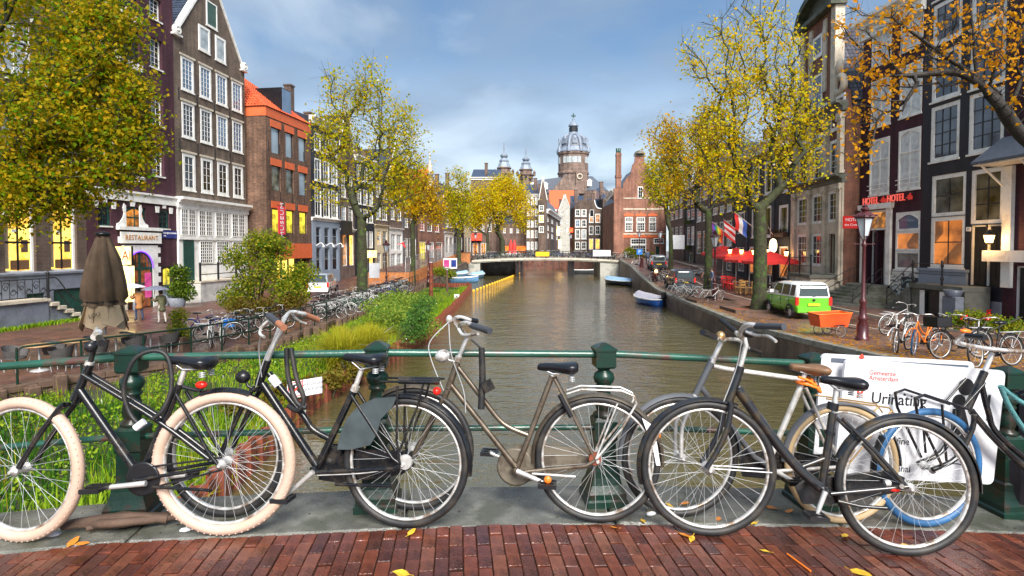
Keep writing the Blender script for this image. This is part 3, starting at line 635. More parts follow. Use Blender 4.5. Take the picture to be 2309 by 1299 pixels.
def house_far_left():
 B=Bld('brown brick canal house with lit yellow windows above a grey basement',l0,l1,-2.2,'brown_brick')
 sp=B.u(145)-B.u(47)
 for k in range(-2,2):
  uc=B.u(145)+(k-1)*sp;w=1.55
  if uc<1:continue
  v0,v1=B.v(145,612),B.v(145,425)
  o=B.win(uc-w/2,v0,uc+w/2,v1,nx=2,ny=3,pane='lit_yellow',bars='black',fw=.13,rec=.22,bar=.1)
  for nm,mm,q in(('curtain','tan_canvas',(.17,.21,.22,.34,.214,3.2)),('picture','wood',(.95,.20,1.0,1.3,.206,1.6)),('cupboard','leather',(.4,.20,.16,1.35,.206,.62)),('pendant_lamp','signwhite',(.52,.20,1.95,.72,.206,2.1))):d=MB();d.box(*q);d.build(nm,MT[mm],o,loc=(0,-.025,0))
  for r in((250,370),(90,200)):B.win(uc-w/2,B.v(145,r[1]),uc+w/2,B.v(145,r[0]),nx=2,ny=3,pane='glass_pale',bars='white',fw=.12,rec=.15,bar=.05)
 vb=B.v(190,616)
 cu0,cu1=B.u(112),B.u(188);c2=B.u(50),B.u(92)
 hs=[(cu0,.0,cu1,B.v(150,650)),(c2[0],.0,c2[1],B.v(70,662))]
 b=MB();ul=0
 for a,c,z in((0,c2[0],0),(c2[0],c2[1],hs[1][3]),(c2[1],cu0,0),(cu0,cu1,hs[0][3]),(cu1,B.W,0)):
  b.box(a,-.16,z,c,-.002,vb)
 b.build('basement',MT['greybase'],B.root)
 b=MB();b.prism([(-.16,vb),(-.24,vb+.05),(-.24,vb+.14),(-.002,vb+.2),(-.002,vb)],0,B.W,axis='x');b.build('plinth_band',MT['greybase'],B.root)
 for i,(a,z0,c,z1)in enumerate(hs):
  d=MB();d.box(a,-.05,z0,c,-.004,z1)
  for k in range(1,5):d.box(lerp(a,c,k/5)-.012,-.062,z0+.1,lerp(a,c,k/5)+.012,-.051,z1-.1)
  d.build('cellar_door',MT['darkgreen'],B.root)
 B.cornice(B.v(190,402),h=.3,out=.15,name='string_course')
 B.finish(17.5)
 st=thing('stoop','grey stoop with stone steps and a curly black iron handrail','steps',M=B.M)
 n=6;uA,uB=B.u(42),B.u(141);vt=B.v(45,672)
 f=MB()
 f.box(uA-3.2,-1.5,0,uA,-.17,vt-.12);pts=[(uA+.01,0)]
 stp=(uB-uA)/n;rise=vt/(n+0.0)
 for k in range(n):pts+=[(uA+.01+stp*k,vt-.12-rise*k-.1),(uA+.01+stp*(k+1),vt-.12-rise*k-.1)]
 pts=[(uA+.01,0.0),(uA+.01,vt-.32),(uB-.1,0.0)]
 f.prism(pts,-1.45,-.2);f.build('stair_side',MT['greybase'],st)
 p=MB();p.box(uA-3.3,-1.6,vt-.12,uA+.05,-.18,vt);p.build('landing',MT['stone'],st)
 for k in range(n):
  p=MB();z=vt-rise*(k+1);p.cbox(uA+stp*k+.055,-1.6,z-.16,uA+stp*(k+1)+.12,-.2,z,.02);p.build('step',MT['stone'],st)
 p=MB();y=-1.5
 p.tube([(uA,y,vt),(uA,y,vt+1.15)],.06,8);p.ball((uA,y,vt+1.2),.09)
 for h in(.95,.35):p.tube(bez([(uA,y,vt+h),(uA+.5,y,vt+h-.05),(uA+1.3,y,vt+h-1.0),(uB-.1,y,h*.55+.25)]),.028,6)
 p.tube([(uB-.1,y,0),(uB-.1,y,1.0)],.05,8)
 for h in(.1,.95):p.tube([(uA-3,y,vt+h),(uA,y,vt+h)],.025,6)
 for k in range(8):
  c=Vector((uA-.25-.36*k,y,vt+.52));q=[]
  for i in range(22):
   t=i/21;a=t*4*pi;r=.17*(1-t*.8);q.append(c+Vector((cos(a)*r,0,sin(a)*r+(.2 if k%2 else-.2)*(1-t))))
  p.tube(q,.014,5);p.tube([c+Vector((.18,0,-.42)),c+Vector((.18,0,.43))],.014,5)
 p.build('handrail',MT['black'],st)
 return B
def house_restaurant():
 B=Bld('tall purple brick warehouse with black loading hatches and an arched restaurant entrance',l1,l2,-2.2,'purple_brick')
 xs=(345,376)
 w=1.12;ucR=(B.u(346)+B.u(374))/2;uC=(B.u(272)+B.u(326))/2;ucL=2*uC-ucR
 for yt,yb in((-95,-30),(2,50),(92,158),(216,284),(334,398)):
  v1,v0=B.v(360,yt),B.v(360,yb)
  for uc in(ucL,ucR):B.win(uc-w/2,v0,uc+w/2,v1,nx=3,ny=5,pane='glass',rec=.28,fw=.07)
 hw=(B.u(326)-B.u(272))/2*.92
 for yt,yb in((-110,-50),(-30,35),(63,140),(205,280),(330,395)):
  v1,v0=B.v(300,yt),B.v(300,yb);B.holes.append((uC-hw,v0,uC+hw,v1,.25));d=MB()
  for sgn in(0,1):a=uC-hw+sgn*hw;d.box(a+.02,.14,v0+.03,a+hw-.02,.19,v1-.03);[d.box(a+.02+k*hw/4,.125,v0+.05,a+.035+k*hw/4,.139,v1-.05)for k in range(1,4)]
  d.build('hatch',MT['black'],B.root)
  B.box('band','white',uC-hw-.15,-.08,v0-.42,uC+hw+.15,-.002,v0-.02)
  r=MB();[r.tube([(uC-hw+k*hw/7,-.05,v0),(uC-hw+k*hw/7,-.05,v0+.5)],.012,4)for k in range(15)];r.tube([(uC-hw,-.05,v0+.5),(uC+hw,-.05,v0+.5)],.02,5);r.build('balcony_rail',MT['black'],B.root)
 vc0,vc1=B.v(360,461),B.v(360,440)
 B.box('band','white',0.02,-.1,vc0,B.W-.03,-.003,vc1-.12);B.box('cornice','white',0.01,-.2,vc1-.117,B.W-.03,-.004,vc1)
 a0,a1,av0,av1=B.u(286),B.u(331),B.v(308,514),B.v(308,468)
 B.win(a0,av0,a1,av1,nx=2,ny=2,pane='lit_dim',frame='darkgreen',bars='darkgreen',bar=.09,fw=.1,rec=.18,arch=True)
 q=MB()
 q.prism([(a0-.32,av0-.1),(a0-.06,av0-.1),(a0-.06,av1+.05),(a0-.2,av1+.18),(a0-.28,av1-.1),(a0-.2,av1-.4),(a0-.28,av0+.6),(a0-.5,av0+.3),(a0-.75,av0+.2),(a0-.75,av0-.1)],-.06,-.002)
 q.prism([(2*uC-a,b)for a,b in[(a0-.32,av0-.1),(a0-.06,av0-.1),(a0-.06,av1+.05),(a0-.2,av1+.18),(a0-.28,av1-.1),(a0-.2,av1-.4),(a0-.28,av0+.6),(a0-.5,av0+.3),(a0-.75,av0+.2),(a0-.75,av0-.1)]][::-1],-.06,-.002)
 q.prism([(uC-.13,av1+.04),(uC+.13,av1+.04),(uC+.2,vc0-.01),(uC-.2,vc0-.01)],-.07,-.002)
 q.build('scroll_surround',MT['white'],B.root)
 for x0,x1 in((223,252),(359,383)):
  o=B.win(B.u(x0),B.v(370,515),B.u(x1),B.v(370,474),nx=2,ny=3,frame='darkgreen',bars='darkgreen',fw=.1,rec=.18,arch=True)
  q=MB();c=(B.u(x0)+B.u(x1))/2;vt=B.v(370,472)
  for du,h in((0,.5),(-.62,.32),(.62,.32)):q=MB();q.prism([(c+du-.12,vt+.05-abs(du)*.5),(c+du+.12,vt+.05-abs(du)*.5),(c+du+.17,vt+h-abs(du)*.3),(c+du-.17,vt+h-abs(du)*.3)],-.06,-.002);q.build('keystone',MT['white'],B.root)
 u0,u1=B.u(266),B.u(358);vb=.0;vt=B.v(310,553);r=(B.u(340)-B.u(281))/2;uc=(B.u(340)+B.u(281))/2;vs=B.v(310,605)
 n=16;arc=[(uc+r*cos(pi*k/n),vs+r*sin(pi*k/n))for k in range(n+1)]
 q=MB();q.prism([(u1-.25,vb),(u1-.25,vt),(u0+.25,vt),(u0+.25,vb),(uc-r,vb)]+arc[::-1]+[(uc+r,vb)],-.13,-.003)
 for k in range(7):
  z=.25+k*.62
  for s_,e in((u0-.0,u0+.25),(u1-.25,u1+.0)):q.box(s_,-.12,z,e,-.004,z+.36)
 q.build('portal',MT['white'],B.root)
 q=MB();q.prism([(uc-r,.05)]+[(uc-r,vs)]+arc[::-1][1:-1]+[(uc+r,vs),(uc+r,.05)],-.02,-.004);q.build('doorway',MT['lit_dark'],B.root)
 q=MB()
 q.box(uc-r,-.09,vs-.12,uc+r,-.022,vs+.06);q.box(uc-.07,-.1,.05,uc+.07,-.023,vs+r-.03);q.box(uc-r,-.09,.05,uc-r+.12,-.022,vs);q.box(uc+r-.12,-.09,.05,uc+r,-.022,vs)
 q.torus((uc,-.055,vs),(0,1,0),r-.05,.06,40,4)
 for k in range(1,8):x=uc-r+2*r*k/8;q.box(x-.015,-.05,vs,x+.015,-.024,vs+sqrt(max(0,r*r-(x-uc)**2))-.02)
 for k in range(1,4):z=vs+.06+k*.27;hw2=sqrt(max(0,r*r-(z-vs)**2));q.box(uc-hw2,-.048,z-.015,uc+hw2,-.025,z+.015)
 q.build('entrance_door',MT['darkgreen'],B.root)
 q=MB();q.tube([(uc+(r-.02)*cos(pi*k/20),-.16,vs+(r-.02)*sin(pi*k/20))for k in range(0,15)],.035,6);q.build('neon_arch',glow('violet_neon',(.16,.04,1),1.6,(.16,.04,1)),B.root)
 q=MB();q.box(uc+r*.35,-.105,.6,uc+r-.13,-.1,vs-.3);q.build('pink_poster',MT['sign_pink'],B.root)
 su0,su1,sv0,sv1=B.u(266),B.u(358),B.v(310,549),B.v(310,524)
 q=MB();q.box(u0-.12,-.22,sv1+.12,u1+.12,-.004,sv1+.32);q.build('hood',MT['white'],B.root)
 au0,au1,avb,avt=B.u(366),B.u(387),B.v(376,645),B.v(376,601)
 B.win(au0,avb,au1,avt,nx=2,ny=1,pane='lit_green',frame='darkgreen',bars='darkgreen',fw=.08,rec=.15,arch=True,sill='darkgreen')
 B.box('basement','greybase',0.01,-.1,0,u0-.02,-.003,B.v(220,640));B.box('basement','greybase',u1+.02,-.1,0,B.W-.01,-.003,B.v(376,650)-.02)
 B.finish(20.5)
 s=thing('restaurant_sign','white sign board with the gold word RESTAURANT above the arched door','sign',M=B.M@Matrix.Translation(((su0+su1)/2,-.15,(sv0+sv1)/2)))
 q=MB();w,h=su1-su0,sv1-sv0;q.box(-w/2,-.06,-h/2,w/2,.0,h/2);q.build('board',MT['white'],s)
 text(s,'RESTAURANT',h*.62,'gold',Matrix.Translation((0,-.07,0)),sx=.98,spacing=1.08)
 s=thing('light_box_sign','glowing yellow light box sign left of the restaurant door','sign',M=B.M@Matrix.Translation((B.u(257),-.5,0)))
 q=MB();q.box(-.55,-.1,B.v(262,597),.55,.1,B.v(262,556));q.build('light_box',MT['lit_sign'],s)
 text(s,'AI',.75,'orange',Matrix.Translation((.2,-.11,B.v(262,577))))
 q=MB();q.box(.56,-.12,B.v(262,598),.7,.3,B.v(262,555));q.build('bracket',MT['black'],s)
 s=thing('menu_board','tall white lit menu panel beside the restaurant entrance','sign',M=B.M@Matrix.Translation((B.u(272),-.45,0)))
 q=MB();q.box(-.45,-.06,.5,.4,.06,B.v(272,600));q.build('panel',MT['lit_sign'],s)
 s=thing('street_name_sign','blue enamel street name plate on the purple brick wall','sign',M=B.M@Matrix.Translation((B.u(382),-.04,B.v(382,529))))
 w=B.u(398)-B.u(365);q=MB();q.box(-w/2,-.02,-.24,w/2,.03,.24);q.build('plate',MT['sign_blue'],s)
 text(s,'OUDEZIJDS VOORBURG',.15,'signwhite',Matrix.Translation((0,-.025,.08)),sx=.85);text(s,'WAL',.15,'signwhite',Matrix.Translation((-w*.35,-.025,-.1)),sx=.85)
 for x,lb in((286,'stone bollard left of the restaurant door'),(352,'stone bollard right of the restaurant door')):
  u_=B.u(x);o=thing('bollard','small round topped '+lb,'bollard',M=B.M@Matrix.Translation((u_,-.55,0)));q=MB();q.lathe([(.2,0),(.2,.45),(.17,.6),(.08,.68),(0,.69)],12);q.build('stone',MT['greybase'],o)
def house_gabled():
 B=Bld('grey brown brick house with a tall plain gable and rows of white windows',l2,l3,-2.2,'grey_brick')
 xs=[(415,443),(456,482),(493,517),(528,550)]
 B.grid(xs,[(135,208)],nx=3,ny=6,fw=.16,pane='glass_blue',rec=.06,hood='stone')
 B.grid(xs,[(234,313)],nx=3,ny=6,fw=.16,panes=['glass','glass','glass_blue','glass_blue'],rec=.06,hood='stone')
 B.grid(xs,[(348,429)],nx=2,ny=4,fw=.22,pane='glass',rec=.06,hood='stone')
 uL,uR=B.uv(399,78),B.uv(557,160);apex=B.uv(503,-14)
 vE=(B.v(399,84)+B.v(556,160))/2
 c=B.W/2
 ap=(c,vE+(apex[1]-vE)*1.0)
 B.finish(vE,gable=[(.25,vE),(B.W-.25,vE),(c+.45,ap[1]),(c-.45,ap[1])])
 for x0,x1,yt,yb in((455,480,66,120),(492,515,89,143)):B.pwin(x0,yt,x1,yb,nx=1,ny=1,fw=.17,pane='glass_pale',hole=False)
 B.pwin(473,12,497,67,nx=1,ny=1,fw=.1,pane='shutter_green',hole=False)
 k=MB()
 for s_ in(0,1):
  a,b_=((.2,vE),(c-.45,ap[1]))if s_==0 else((B.W-.2,vE),(c+.45,ap[1]))
  d=Vector((b_[0]-a[0],b_[1]-a[1])).normalized();nrm=Vector((-d.y,d.x))*(1 if s_==0 else-1)
  k.prism([a,b_,(b_[0]+nrm.x*.16,b_[1]+nrm.y*.16),(a[0]+nrm.x*.16,a[1]+nrm.y*.16)],-.1,.4)
 k.box(c-.6,-.12,ap[1],c+.6,.42,ap[1]+.3)
 k.build('coping',MT['white'],B.root)
 for u_ in(.22,B.W-.22):
  q=MB();q.torus((u_,-.1,vE+.28),(0,1,0),.24,.11,20,8,.2);q.ball((u_,-.2,vE+.28),.13);q.box(u_-.42,-.25,vE-.1,u_+.42,.3,vE+.02);q.build('scroll',MT['white'],B.root)
 tiles(B.root,(-.1,9,vE-.1),(-.1,.36,vE-.1),(c,.36,ap[1]-.1),(c,9,ap[1]-.1),'tile_dark')
 tiles(B.root,(B.W+.1,.36,vE-.1),(B.W+.1,9,vE-.1),(c,9,ap[1]-.1),(c,.36,ap[1]-.1),'tile_dark')
 B.anchors([(u_,v_)for v_ in(B.v(415,215),B.v(415,328))for u_ in(.45,B.u(450),B.u(488),B.u(522),B.W-.25)])
 vt,vb=B.v(400,465),B.v(410,634)
 b=MB();cu=[(B.u(405),B.u(437)),(B.u(445),B.u(475)),(B.u(483),B.u(512)),(B.u(520),B.u(548))]
 B.cornice(vt-.1,h=.75,out=.55)
 b.box(.02,-.12,vb,B.W-.02,-.004,vt-.1);b.build('shop_front',MT['white'],B.root)
 b=MB();vm=B.v(405,536);b.box(.0,-.22,vm-.12,B.W,-.122,vm+.08);b.build('transom_moulding',MT['white'],B.root)
 def flush(u0,v0,u1,v1,nx,ny,**kk):
  o=B.win(u0,v0,u1,v1,nx=nx,ny=ny,hole=False,sill=None,fw=.06,bar=.045,**kk);o.location.y=-.125;return o
 for a,c2 in cu:
  m=(a+c2)/2
  for e0,e1 in((a,m-.03),(m+.03,c2)):flush(e0,B.v(420,531),e1,B.v(420,471),3,6)
 for a,c2 in cu[1:]:flush(a+.05,B.v(450,594),c2-.02,B.v(450,543),6,7)
 d=B.win(B.u(409),vb,B.u(432),B.v(420,541),nx=1,ny=1,hole=False,sill=None,fw=.05,pane='darkgreen',frame='darkgreen',name='door');d.location.y=-.13
 B.box('plinth','stone',.02,-.1,0,B.W-.02,-.005,vb)
 st=thing('stoop','pale marble stoop with black iron railing before the gabled house','steps',M=B.M)
 u0,u1=B.u(404),B.u(490);q=MB();q.box(u0,-1.5,0,u1,-.15,vb-.1);q.build('marble_block',mat('veined_marble',(.5,.49,.46),.5,var=.3,scale=2),st)
 q=MB();q.box(u0-.05,-1.58,vb-.1,u1+.05,-.14,vb);q.build('landing',MT['stone'],st)
 for k in range(6):
  z=vb-(k+1)*vb/7;q=MB();q.box(u1+.05+.28*k,-1.5,0,u1+.33+.28*k,-.2,z);q.build('step',MT['stone'],st)
 q=MB();y=-1.45
 for u_ in(u0+.05,B.u(448),u1):q.tube([(u_,y,vb),(u_,y,vb+1.15)],.07,8);q.ball((u_,y,vb+1.2),.09)
 for h in(.45,1.1):q.tube([(u0+.05,y,vb+h),(u1,y,vb+h),(u1+1.7,y,h-.1)],.035,6)
 q.build('railing',MT['black'],st)
m0=(-20.0,46.5);m1=line_at(m0,(.15,1),703)
def house_museum():
 B=Bld('modern brown brick museum with orange tiled roof and black box dormer',m0,m1,-2.2,'museum_brick',name='museum',cat='museum',depth=10)
 xs=[(615,635),(647,664),(676,693)]
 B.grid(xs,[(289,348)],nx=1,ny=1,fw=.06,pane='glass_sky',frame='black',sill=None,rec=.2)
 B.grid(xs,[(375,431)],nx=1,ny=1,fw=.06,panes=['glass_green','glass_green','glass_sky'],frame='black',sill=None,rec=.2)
 B.grid(xs,[(472,525)],nx=1,ny=1,fw=.06,pane='lit_green',frame='black',sill=None,rec=.2)
 xm=625
 for y in(282,367,462):
  v_=B.v(xm,y)
  for a,c in xs:B.box('soldier_course','orange',B.u(a)-.15,-.03,v_-.3,B.u(c)+.15,-.002,v_+.28)
 vE=B.v(603,262);vF0,vF1=B.v(660,583),B.v(660,549)
 B.box('eaves_band','orange',-.03,-.04,vE-.0,B.W+.03,.3,vE+.75)
 B.box('eaves_band','orange',-.04,.301,vE,.3,10,vE+.75)
 B.box('fascia','orange',B.u(622),-.05,vF0,B.W,-.003,vF1)
 u0,u1=B.u(622),B.W-.3;B.holes.append((u0+.1,.05,u1,vF0-.02,.5))
 q=MB();q.box(u0+.1,.42,.05,u1-1.9,.5,vF0-.04);q.build('lit_entrance',MT['lit_yellow'],B.root)
 q=MB();q.box(u1-1.9,.44,.05,u1,.5,vF0-.04);q.build('dark_entrance',MT['black'],B.root)
 q=MB();[q.box(u0+.1+k*1.15,.3,.05,u0+.22+k*1.15,.41,vF0-.04)for k in range(4)];q.build('door_posts',MT['black'],B.root)
 B.finish(vE)
 R=vE+.75;rd=B.uv(594,163)[1]+1.5;W_=B.W;A=(-.1,10.5,R);Bq=(-.1,-.1,R);C=(W_*.42,5.2,rd);D=(W_*.42,10.5,rd)
 tiles(B.root,A,Bq,C,D,'tile_orange',tw=.27,th=.36)
 tiles(B.root,Bq,(W_+.1,-.1,R),(W_*.42,5.2,rd),(W_*.42,5.2,rd),'tile_orange',tw=.27,th=.36)
 B.roof([A,Bq,(W_+.1,-.1,R),(W_+.1,10.5,R),C,D],[(0,1,4,5),(1,2,4),(2,3,5,4),(0,5,3)],'orange')
 q=MB();u0,u1=B.u(644),B.u(664);q.box(u0,.2,R+.1,u1,4.5,R+2.3);q.build('dormer',MT['black'],B.root)
 q=MB();q.box(u0+.08,.13,R+.2,u1-.08,.198,R+2.2);q.build('dormer_pane',MT['glass_blue'],B.root)
 B.anchors([(k,z)for k in(.35,2.0,4.0,6.0)for z in(B.v(612,330),B.v(612,440))])
 s=thing('museum_banner','tall red vertical banner reading MUSEUM on the brown brick wall','banner',M=B.M@Matrix.Translation((B.u(626),-.4,B.v(626,497))))
 h=B.v(626,465)-B.v(626,530);q=MB();q.box(-.55,-.015,-h/2,.55,.015,h/2);q.build('cloth',MT['banner_red'],s)
 text(s,'MUSEUM',.72,'signwhite',Matrix.Translation((.05,-.02,0))@Matrix.Rotation(-pi/2,4,'Y'),spacing=1.08)
 q=MB();[q.tube([(-.6,0,z),(.6,0,z)],.025,6)for z in(-h/2,h/2)];[q.tube([(0,0,z),(0,.4,z)],.025,6)for z in(-h/2,h/2)];q.build('banner_rods',MT['black'],s)
def curtain_glass():
 m,nt,b=new_mat('glass_with_curtains');N=nt.nodes.new;L=nt.links.new;tc=N('ShaderNodeTexCoord');sp=N('ShaderNodeSeparateXYZ');L(tc.outputs['Generated'],sp.inputs[0])
 a=N('ShaderNodeMath');a.operation='SUBTRACT';L(sp.outputs[0],a.inputs[0]);a.inputs[1].default_value=.5;c=N('ShaderNodeMath');c.operation='ABSOLUTE';L(a.outputs[0],c.inputs[0]);k=N('ShaderNodeMath');k.operation='MULTIPLY_ADD';L(sp.outputs[2],k.inputs[0]);k.inputs[1].default_value=-.12;L(c.outputs[0],k.inputs[2])
 r=N('ShaderNodeValToRGB');L(k.outputs[0],r.inputs[0]);e=r.color_ramp.elements;e[0].position=.2;e[0].color=(0,0,0,1);e[1].position=.22;e[1].color=(1,1,1,1);w=N('ShaderNodeTexWave');w.inputs['Scale'].default_value=3.5;w.inputs['Distortion'].default_value=1;L(tc.outputs['Object'],w.inputs['Vector']);r2=N('ShaderNodeValToRGB');L(w.outputs['Fac'],r2 .inputs[0]);r2 .color_ramp.elements[0].color=(.20,.21,.20,1);r2 .color_ramp.elements[1].color=(.42,.42,.39,1)
 mx=N('ShaderNodeMixRGB');L(r.outputs[0],mx.inputs[0]);mx.inputs[1].default_value=(.02,.024,.028,1);L(r2 .outputs[0],mx.inputs[2]);L(mx.outputs[0],b.inputs['Base Color']);b.inputs['Roughness'].default_value=.08;b.inputs['Specular IOR Level'].default_value=.8;return m
MT['glass_curt']=curtain_glass()
MT['lit_dark']=glow('dark_doorway',(.35,.10,.03),.35,(.02,.012,.01));MT['sign_pink']=glow('pink_poster',(.8,.12,.35),.35,(.6,.05,.25));MT['gold']=mat('gold_letters',(.55,.24,.04),.35,.3)
MT['lit_sign']=glow('lit_sign_panel',(1,.86,.45),1.15,(1,.66,.2));MT['sign_blue']=mat('enamel_blue',(.02,.035,.20),.25)
MT['shutter_green']=mat('shutter_green',(.05,.10,.075),.5,var=.2);MT['glass_sky']=mat('painted_sky_tone',(.30,.38,.44),.06,var=.3,scale=.35,spec=.9);MT['glass_green']=mat('painted_tree_reflection',(.16,.19,.12),.08,var=.9,scale=1.2,spec=.8,col2=(.34,.38,.34))  # glass_sky and glass_green: sky and tree reflections painted into the pane colour
MT['banner_red']=mat('banner_red',(.72,.05,.06),.6,var=.08)
house_far_left();house_restaurant();house_gabled();house_museum()
def row_house(label,p0,p1,zb,m,top,xs,rows,win={},corn=None,ground=None,gmat=None,gtop=None,gable=None,roofm='tile_dark',door=None,depth=9,lit=None,cm='white',group=None,ph=0,gwin={}):
 """a canal house of the street front, measured from the photograph: top (x, y) of the eave, window columns xs and rows in pixels"""
 B=Bld(label,p0,p1,zb,m,depth=depth,group=group)
 w=dict(nx=2,ny=3,fw=.1,bar=.05,panes=['glass','glass_curt','glass_blue','glass','glass_curt','glass_pale','glass']);w.update(win)
 if rows:B.grid(xs,rows,**w)
 H=B.v(*top);q=MB();q.tube([(B.W-.09,-.09,0),(B.W-.09,-.09,H-.7),(B.W-.09,.05,H-.45)],.055,6);q.build('downpipe',MT['black' if len(label)%2 else 'slate'],B.root)
 if depth>5:q=MB();c=B.W*(.25+.5*(len(label)%3)/2);q.box(c-.35,3.4,H,c+.35,4.1,H+3.6);q.box(c-.42,3.33,H+3.6,c+.42,4.17,H+3.75);q.build('chimney',MT['dull_brick'],B.root)
 if corn:B.cornice(H-corn+.02,cm,h=corn,out=corn*.8)
 if ground:
  g=dict(nx=2,ny=2,fw=.1,pane='glass',bar=.05,sill=None);g.update(gwin);B.grid(ground[0],ground[1],**g)
 if gtop:
  B.gt=B.v(*gtop)
 if door:B.door(B.u(door[0]),.1,B.u(door[1]),B.v((door[0]+door[1])/2,door[2]),m=door[3])
 gp=None
 if gable=='neck':
  W_=B.W;gp=[(.1,H),(W_*.06,H+.8),(W_*.24,H+1.2),(W_*.28,H+3.2),(W_*.36,H+3.4),(W_*.5,H+4.1),(W_*.64,H+3.4),(W_*.72,H+3.2),(W_*.76,H+1.2),(W_*.94,H+.8),(W_-.1,H)]
 elif gable=='bell':
  W_=B.W;gp=[(.05,H)]+[(W_*(.5-.5*(1-t)**1.6-.12*(1-t*.2))+W_*.12,H+3*t)for t in(.2,.4,.6,.8,1)]
  gp+=[(W_-a,b)for a,b in gp[::-1]]
 elif gable=='point':
  W_=B.W;gp=[(.05,H),(W_*.42,H+4),(W_*.42,H+4.6),(W_*.58,H+4.6),(W_*.58,H+4),(W_-.05,H)]
 elif gable=='step':
  W_=B.W;n=5;gp=[]
  for k in range(n):a=W_*.46*k/n+.03;gp+=[(a,H+.95*k),(a,H+.95*(k+1))]
  gp+=[(W_-a,b)for a,b in gp[::-1]]
 B.finish(H,gable=gp)
 if gp:
  R=max(b for a,b in gp)-.5;W_=B.W
  B.roof([(-.05,.36,H),(-.05,depth,H),(W_/2,depth,R),(W_/2,.36,R),(W_+.05,.36,H),(W_+.05,depth,H)],[(0,3,2,1),(4,5,2,3),(1,2,5)],roofm)
  k=MB();b2=[(a,b)for a,b in gp]
  k.tube([(a,-.06,b+.04)for a,b in b2],.1,5);k.build('coping',MT[cm],B.root)
 elif roofm:
  W_=B.W;B.roof([(0,.3,H),(W_,.3,H),(W_,depth,H+3),(0,depth,H+3),(0,depth,H),(W_,depth,H)],[(0,1,2,3),(0,3,4),(1,5,2),(3,2,5,4)],roofm)
 if gmat:
  v=B.gt;B.front(v,gmat)
  B.cornice(v+.002,cm,h=.32,out=.3)
 return B
M15=(.15,1);zl=lambda p:ZL(p[1])-.05
pts=[m1]
for x in(765,800,843,876,908,940,1001,1023,1045,1062):pts.append(line_at(pts[-1],M15,x))
a=pts
B=row_house('slate grey house with white windows above a blue grey shop front',a[0],a[1],zl(a[0]),'slate_brick',(705,262),[(711,726),(730,745),(748,763)],[(301,341),(358,408),(422,488)],win=dict(ny=2,fw=.16),corn=.7,ground=([(712,723),(731,742),(749,761)],[(512,552),(558,612)]),gmat='bluegrey',gtop=(705,497),gwin=dict(frame='bluegrey',bars='bluegrey',nx=1,ny=2))
for k in range(3):
 s=thing('wall_spotlight','white swan neck spotlight on the blue grey shop front, '+['left','middle','right'][k]+' of three','wall lamp',M=B.M@Matrix.Translation((B.u([712,735,756][k]),-.05,B.v(735,554))),group='swan neck spotlights on the blue grey shop')
 q=MB();q.tube(bez([(0,0,0),(0,-.5,.25),(0,-.75,.0)],5),.04,6);q.build('arm',MT['white'],s);q=MB();q.lathe([(.05,.05),(.16,-.15),(.13,-.15)],10,M=Matrix.Translation((0,-.75,0)));q.build('lamp_shade',MT['white'],s)
B=row_house('narrow brown brick house with tall sash windows beside the slate grey house',a[1],a[2],zl(a[1]),'dull_brick',(768,330),[(771,781),(786,796)],[(393,445),(463,512)],win=dict(ny=4,fw=.14),gable='neck',ground=([(772,782),(787,797)],[(528,600)]),gwin=dict(ny=3,panes=['lit_dim','lit']),gmat='dull_brick',gtop=(768,522))
s=thing('hanging_sign','blank black box sign hanging out from the brown house','sign',M=B.M@Matrix.Translation((B.u(772),-.5,B.v(772,514))));q=MB();q.cbox(-1.2,-.12,-.75,1.2,.12,.75,.04);q.build('panel',MT['black'],s);q=MB();q.tube([(0,.1,.5),(0,.5,.5)],.04,6);q.build('bracket',MT['black'],s)
B=row_house('dark grey house with white windows and a glowing yellow snack bar below',a[2],a[3],zl(a[2]),'slate_brick',(802,350),[(806,816),(820,830),(833,842)],[(372,408),(425,460),(470,500)],win=dict(fw=.14),corn=.6,ground=([(807,816),(820,829),(832,841)],[(520,560),(580,612)]),gwin=dict(panes=['glass','glass','glass_pale','lit','lit','lit']),gable=None)
s=thing('snack_bar_sign','glowing yellow fascia sign of the snack bar on the dark grey house','sign',M=B.M@Matrix.Translation((B.u(828),-.25,B.v(828,573))));q=MB();q.box(-2.1,-.08,-.42,2.1,.1,.42);q.build('light_box',MT['lit_sign'],s)
B=row_house('cream fronted house with a black shop window under the large tree',a[3],a[4],zl(a[3]),'dull_brick',(845,390),[(849,859),(863,873)],[(412,445),(460,495)],win=dict(fw=.14),corn=.5,ground=([(850,858),(862,872)],[(520,552),(570,612)]),gmat='cream',gtop=(846,512),cm='cream')
B=row_house('brown brick house with a large white framed shop front',a[4],a[5],zl(a[4]),'dull_brick',(878,400),[(882,890),(896,905)],[(425,455),(468,495)],win=dict(fw=.14),gable='point',ground=([(881,892),(895,905)],[(528,565),(572,605)]),gwin=dict(ny=3,pane='glass_pale'),gmat='white',gtop=(878,519))
B=row_house('plain brown brick house with pairs of white windows beside the white shop front',a[5],a[6],zl(a[5]),'brown_brick',(910,430),[(913,920),(926,934)],[(450,480),(492,513)],win=dict(fw=.13),corn=.4,ground=([(913,919),(922,928),(932,938)],[(537,580)]),gwin=dict(ny=3))
B=row_house('large red brick house with steep orange roof and stepped gable',a[6],a[7],zl(a[6]),'red_brick',(945,480),[(947,957),(964,974),(981,990)],[(500,520)],win=dict(fw=.12,frame='white',panes=['red_shut','glass','red_shut']),gable='step',roofm='tile_orange',depth=16,ground=([(946,960),(966,978),(984,997)],[(545,590)]),gwin=dict(nx=3,ny=3,panes=['lit_green','glass_pale','glass']))if MT.setdefault('red_shut',mat('red_shutters',(.35,.04,.03),.5))else None
s=MB();R=max(v[2]for v in[(0,0,0)]);top=B.v(990,352);H=B.v(945,480);W_=B.W
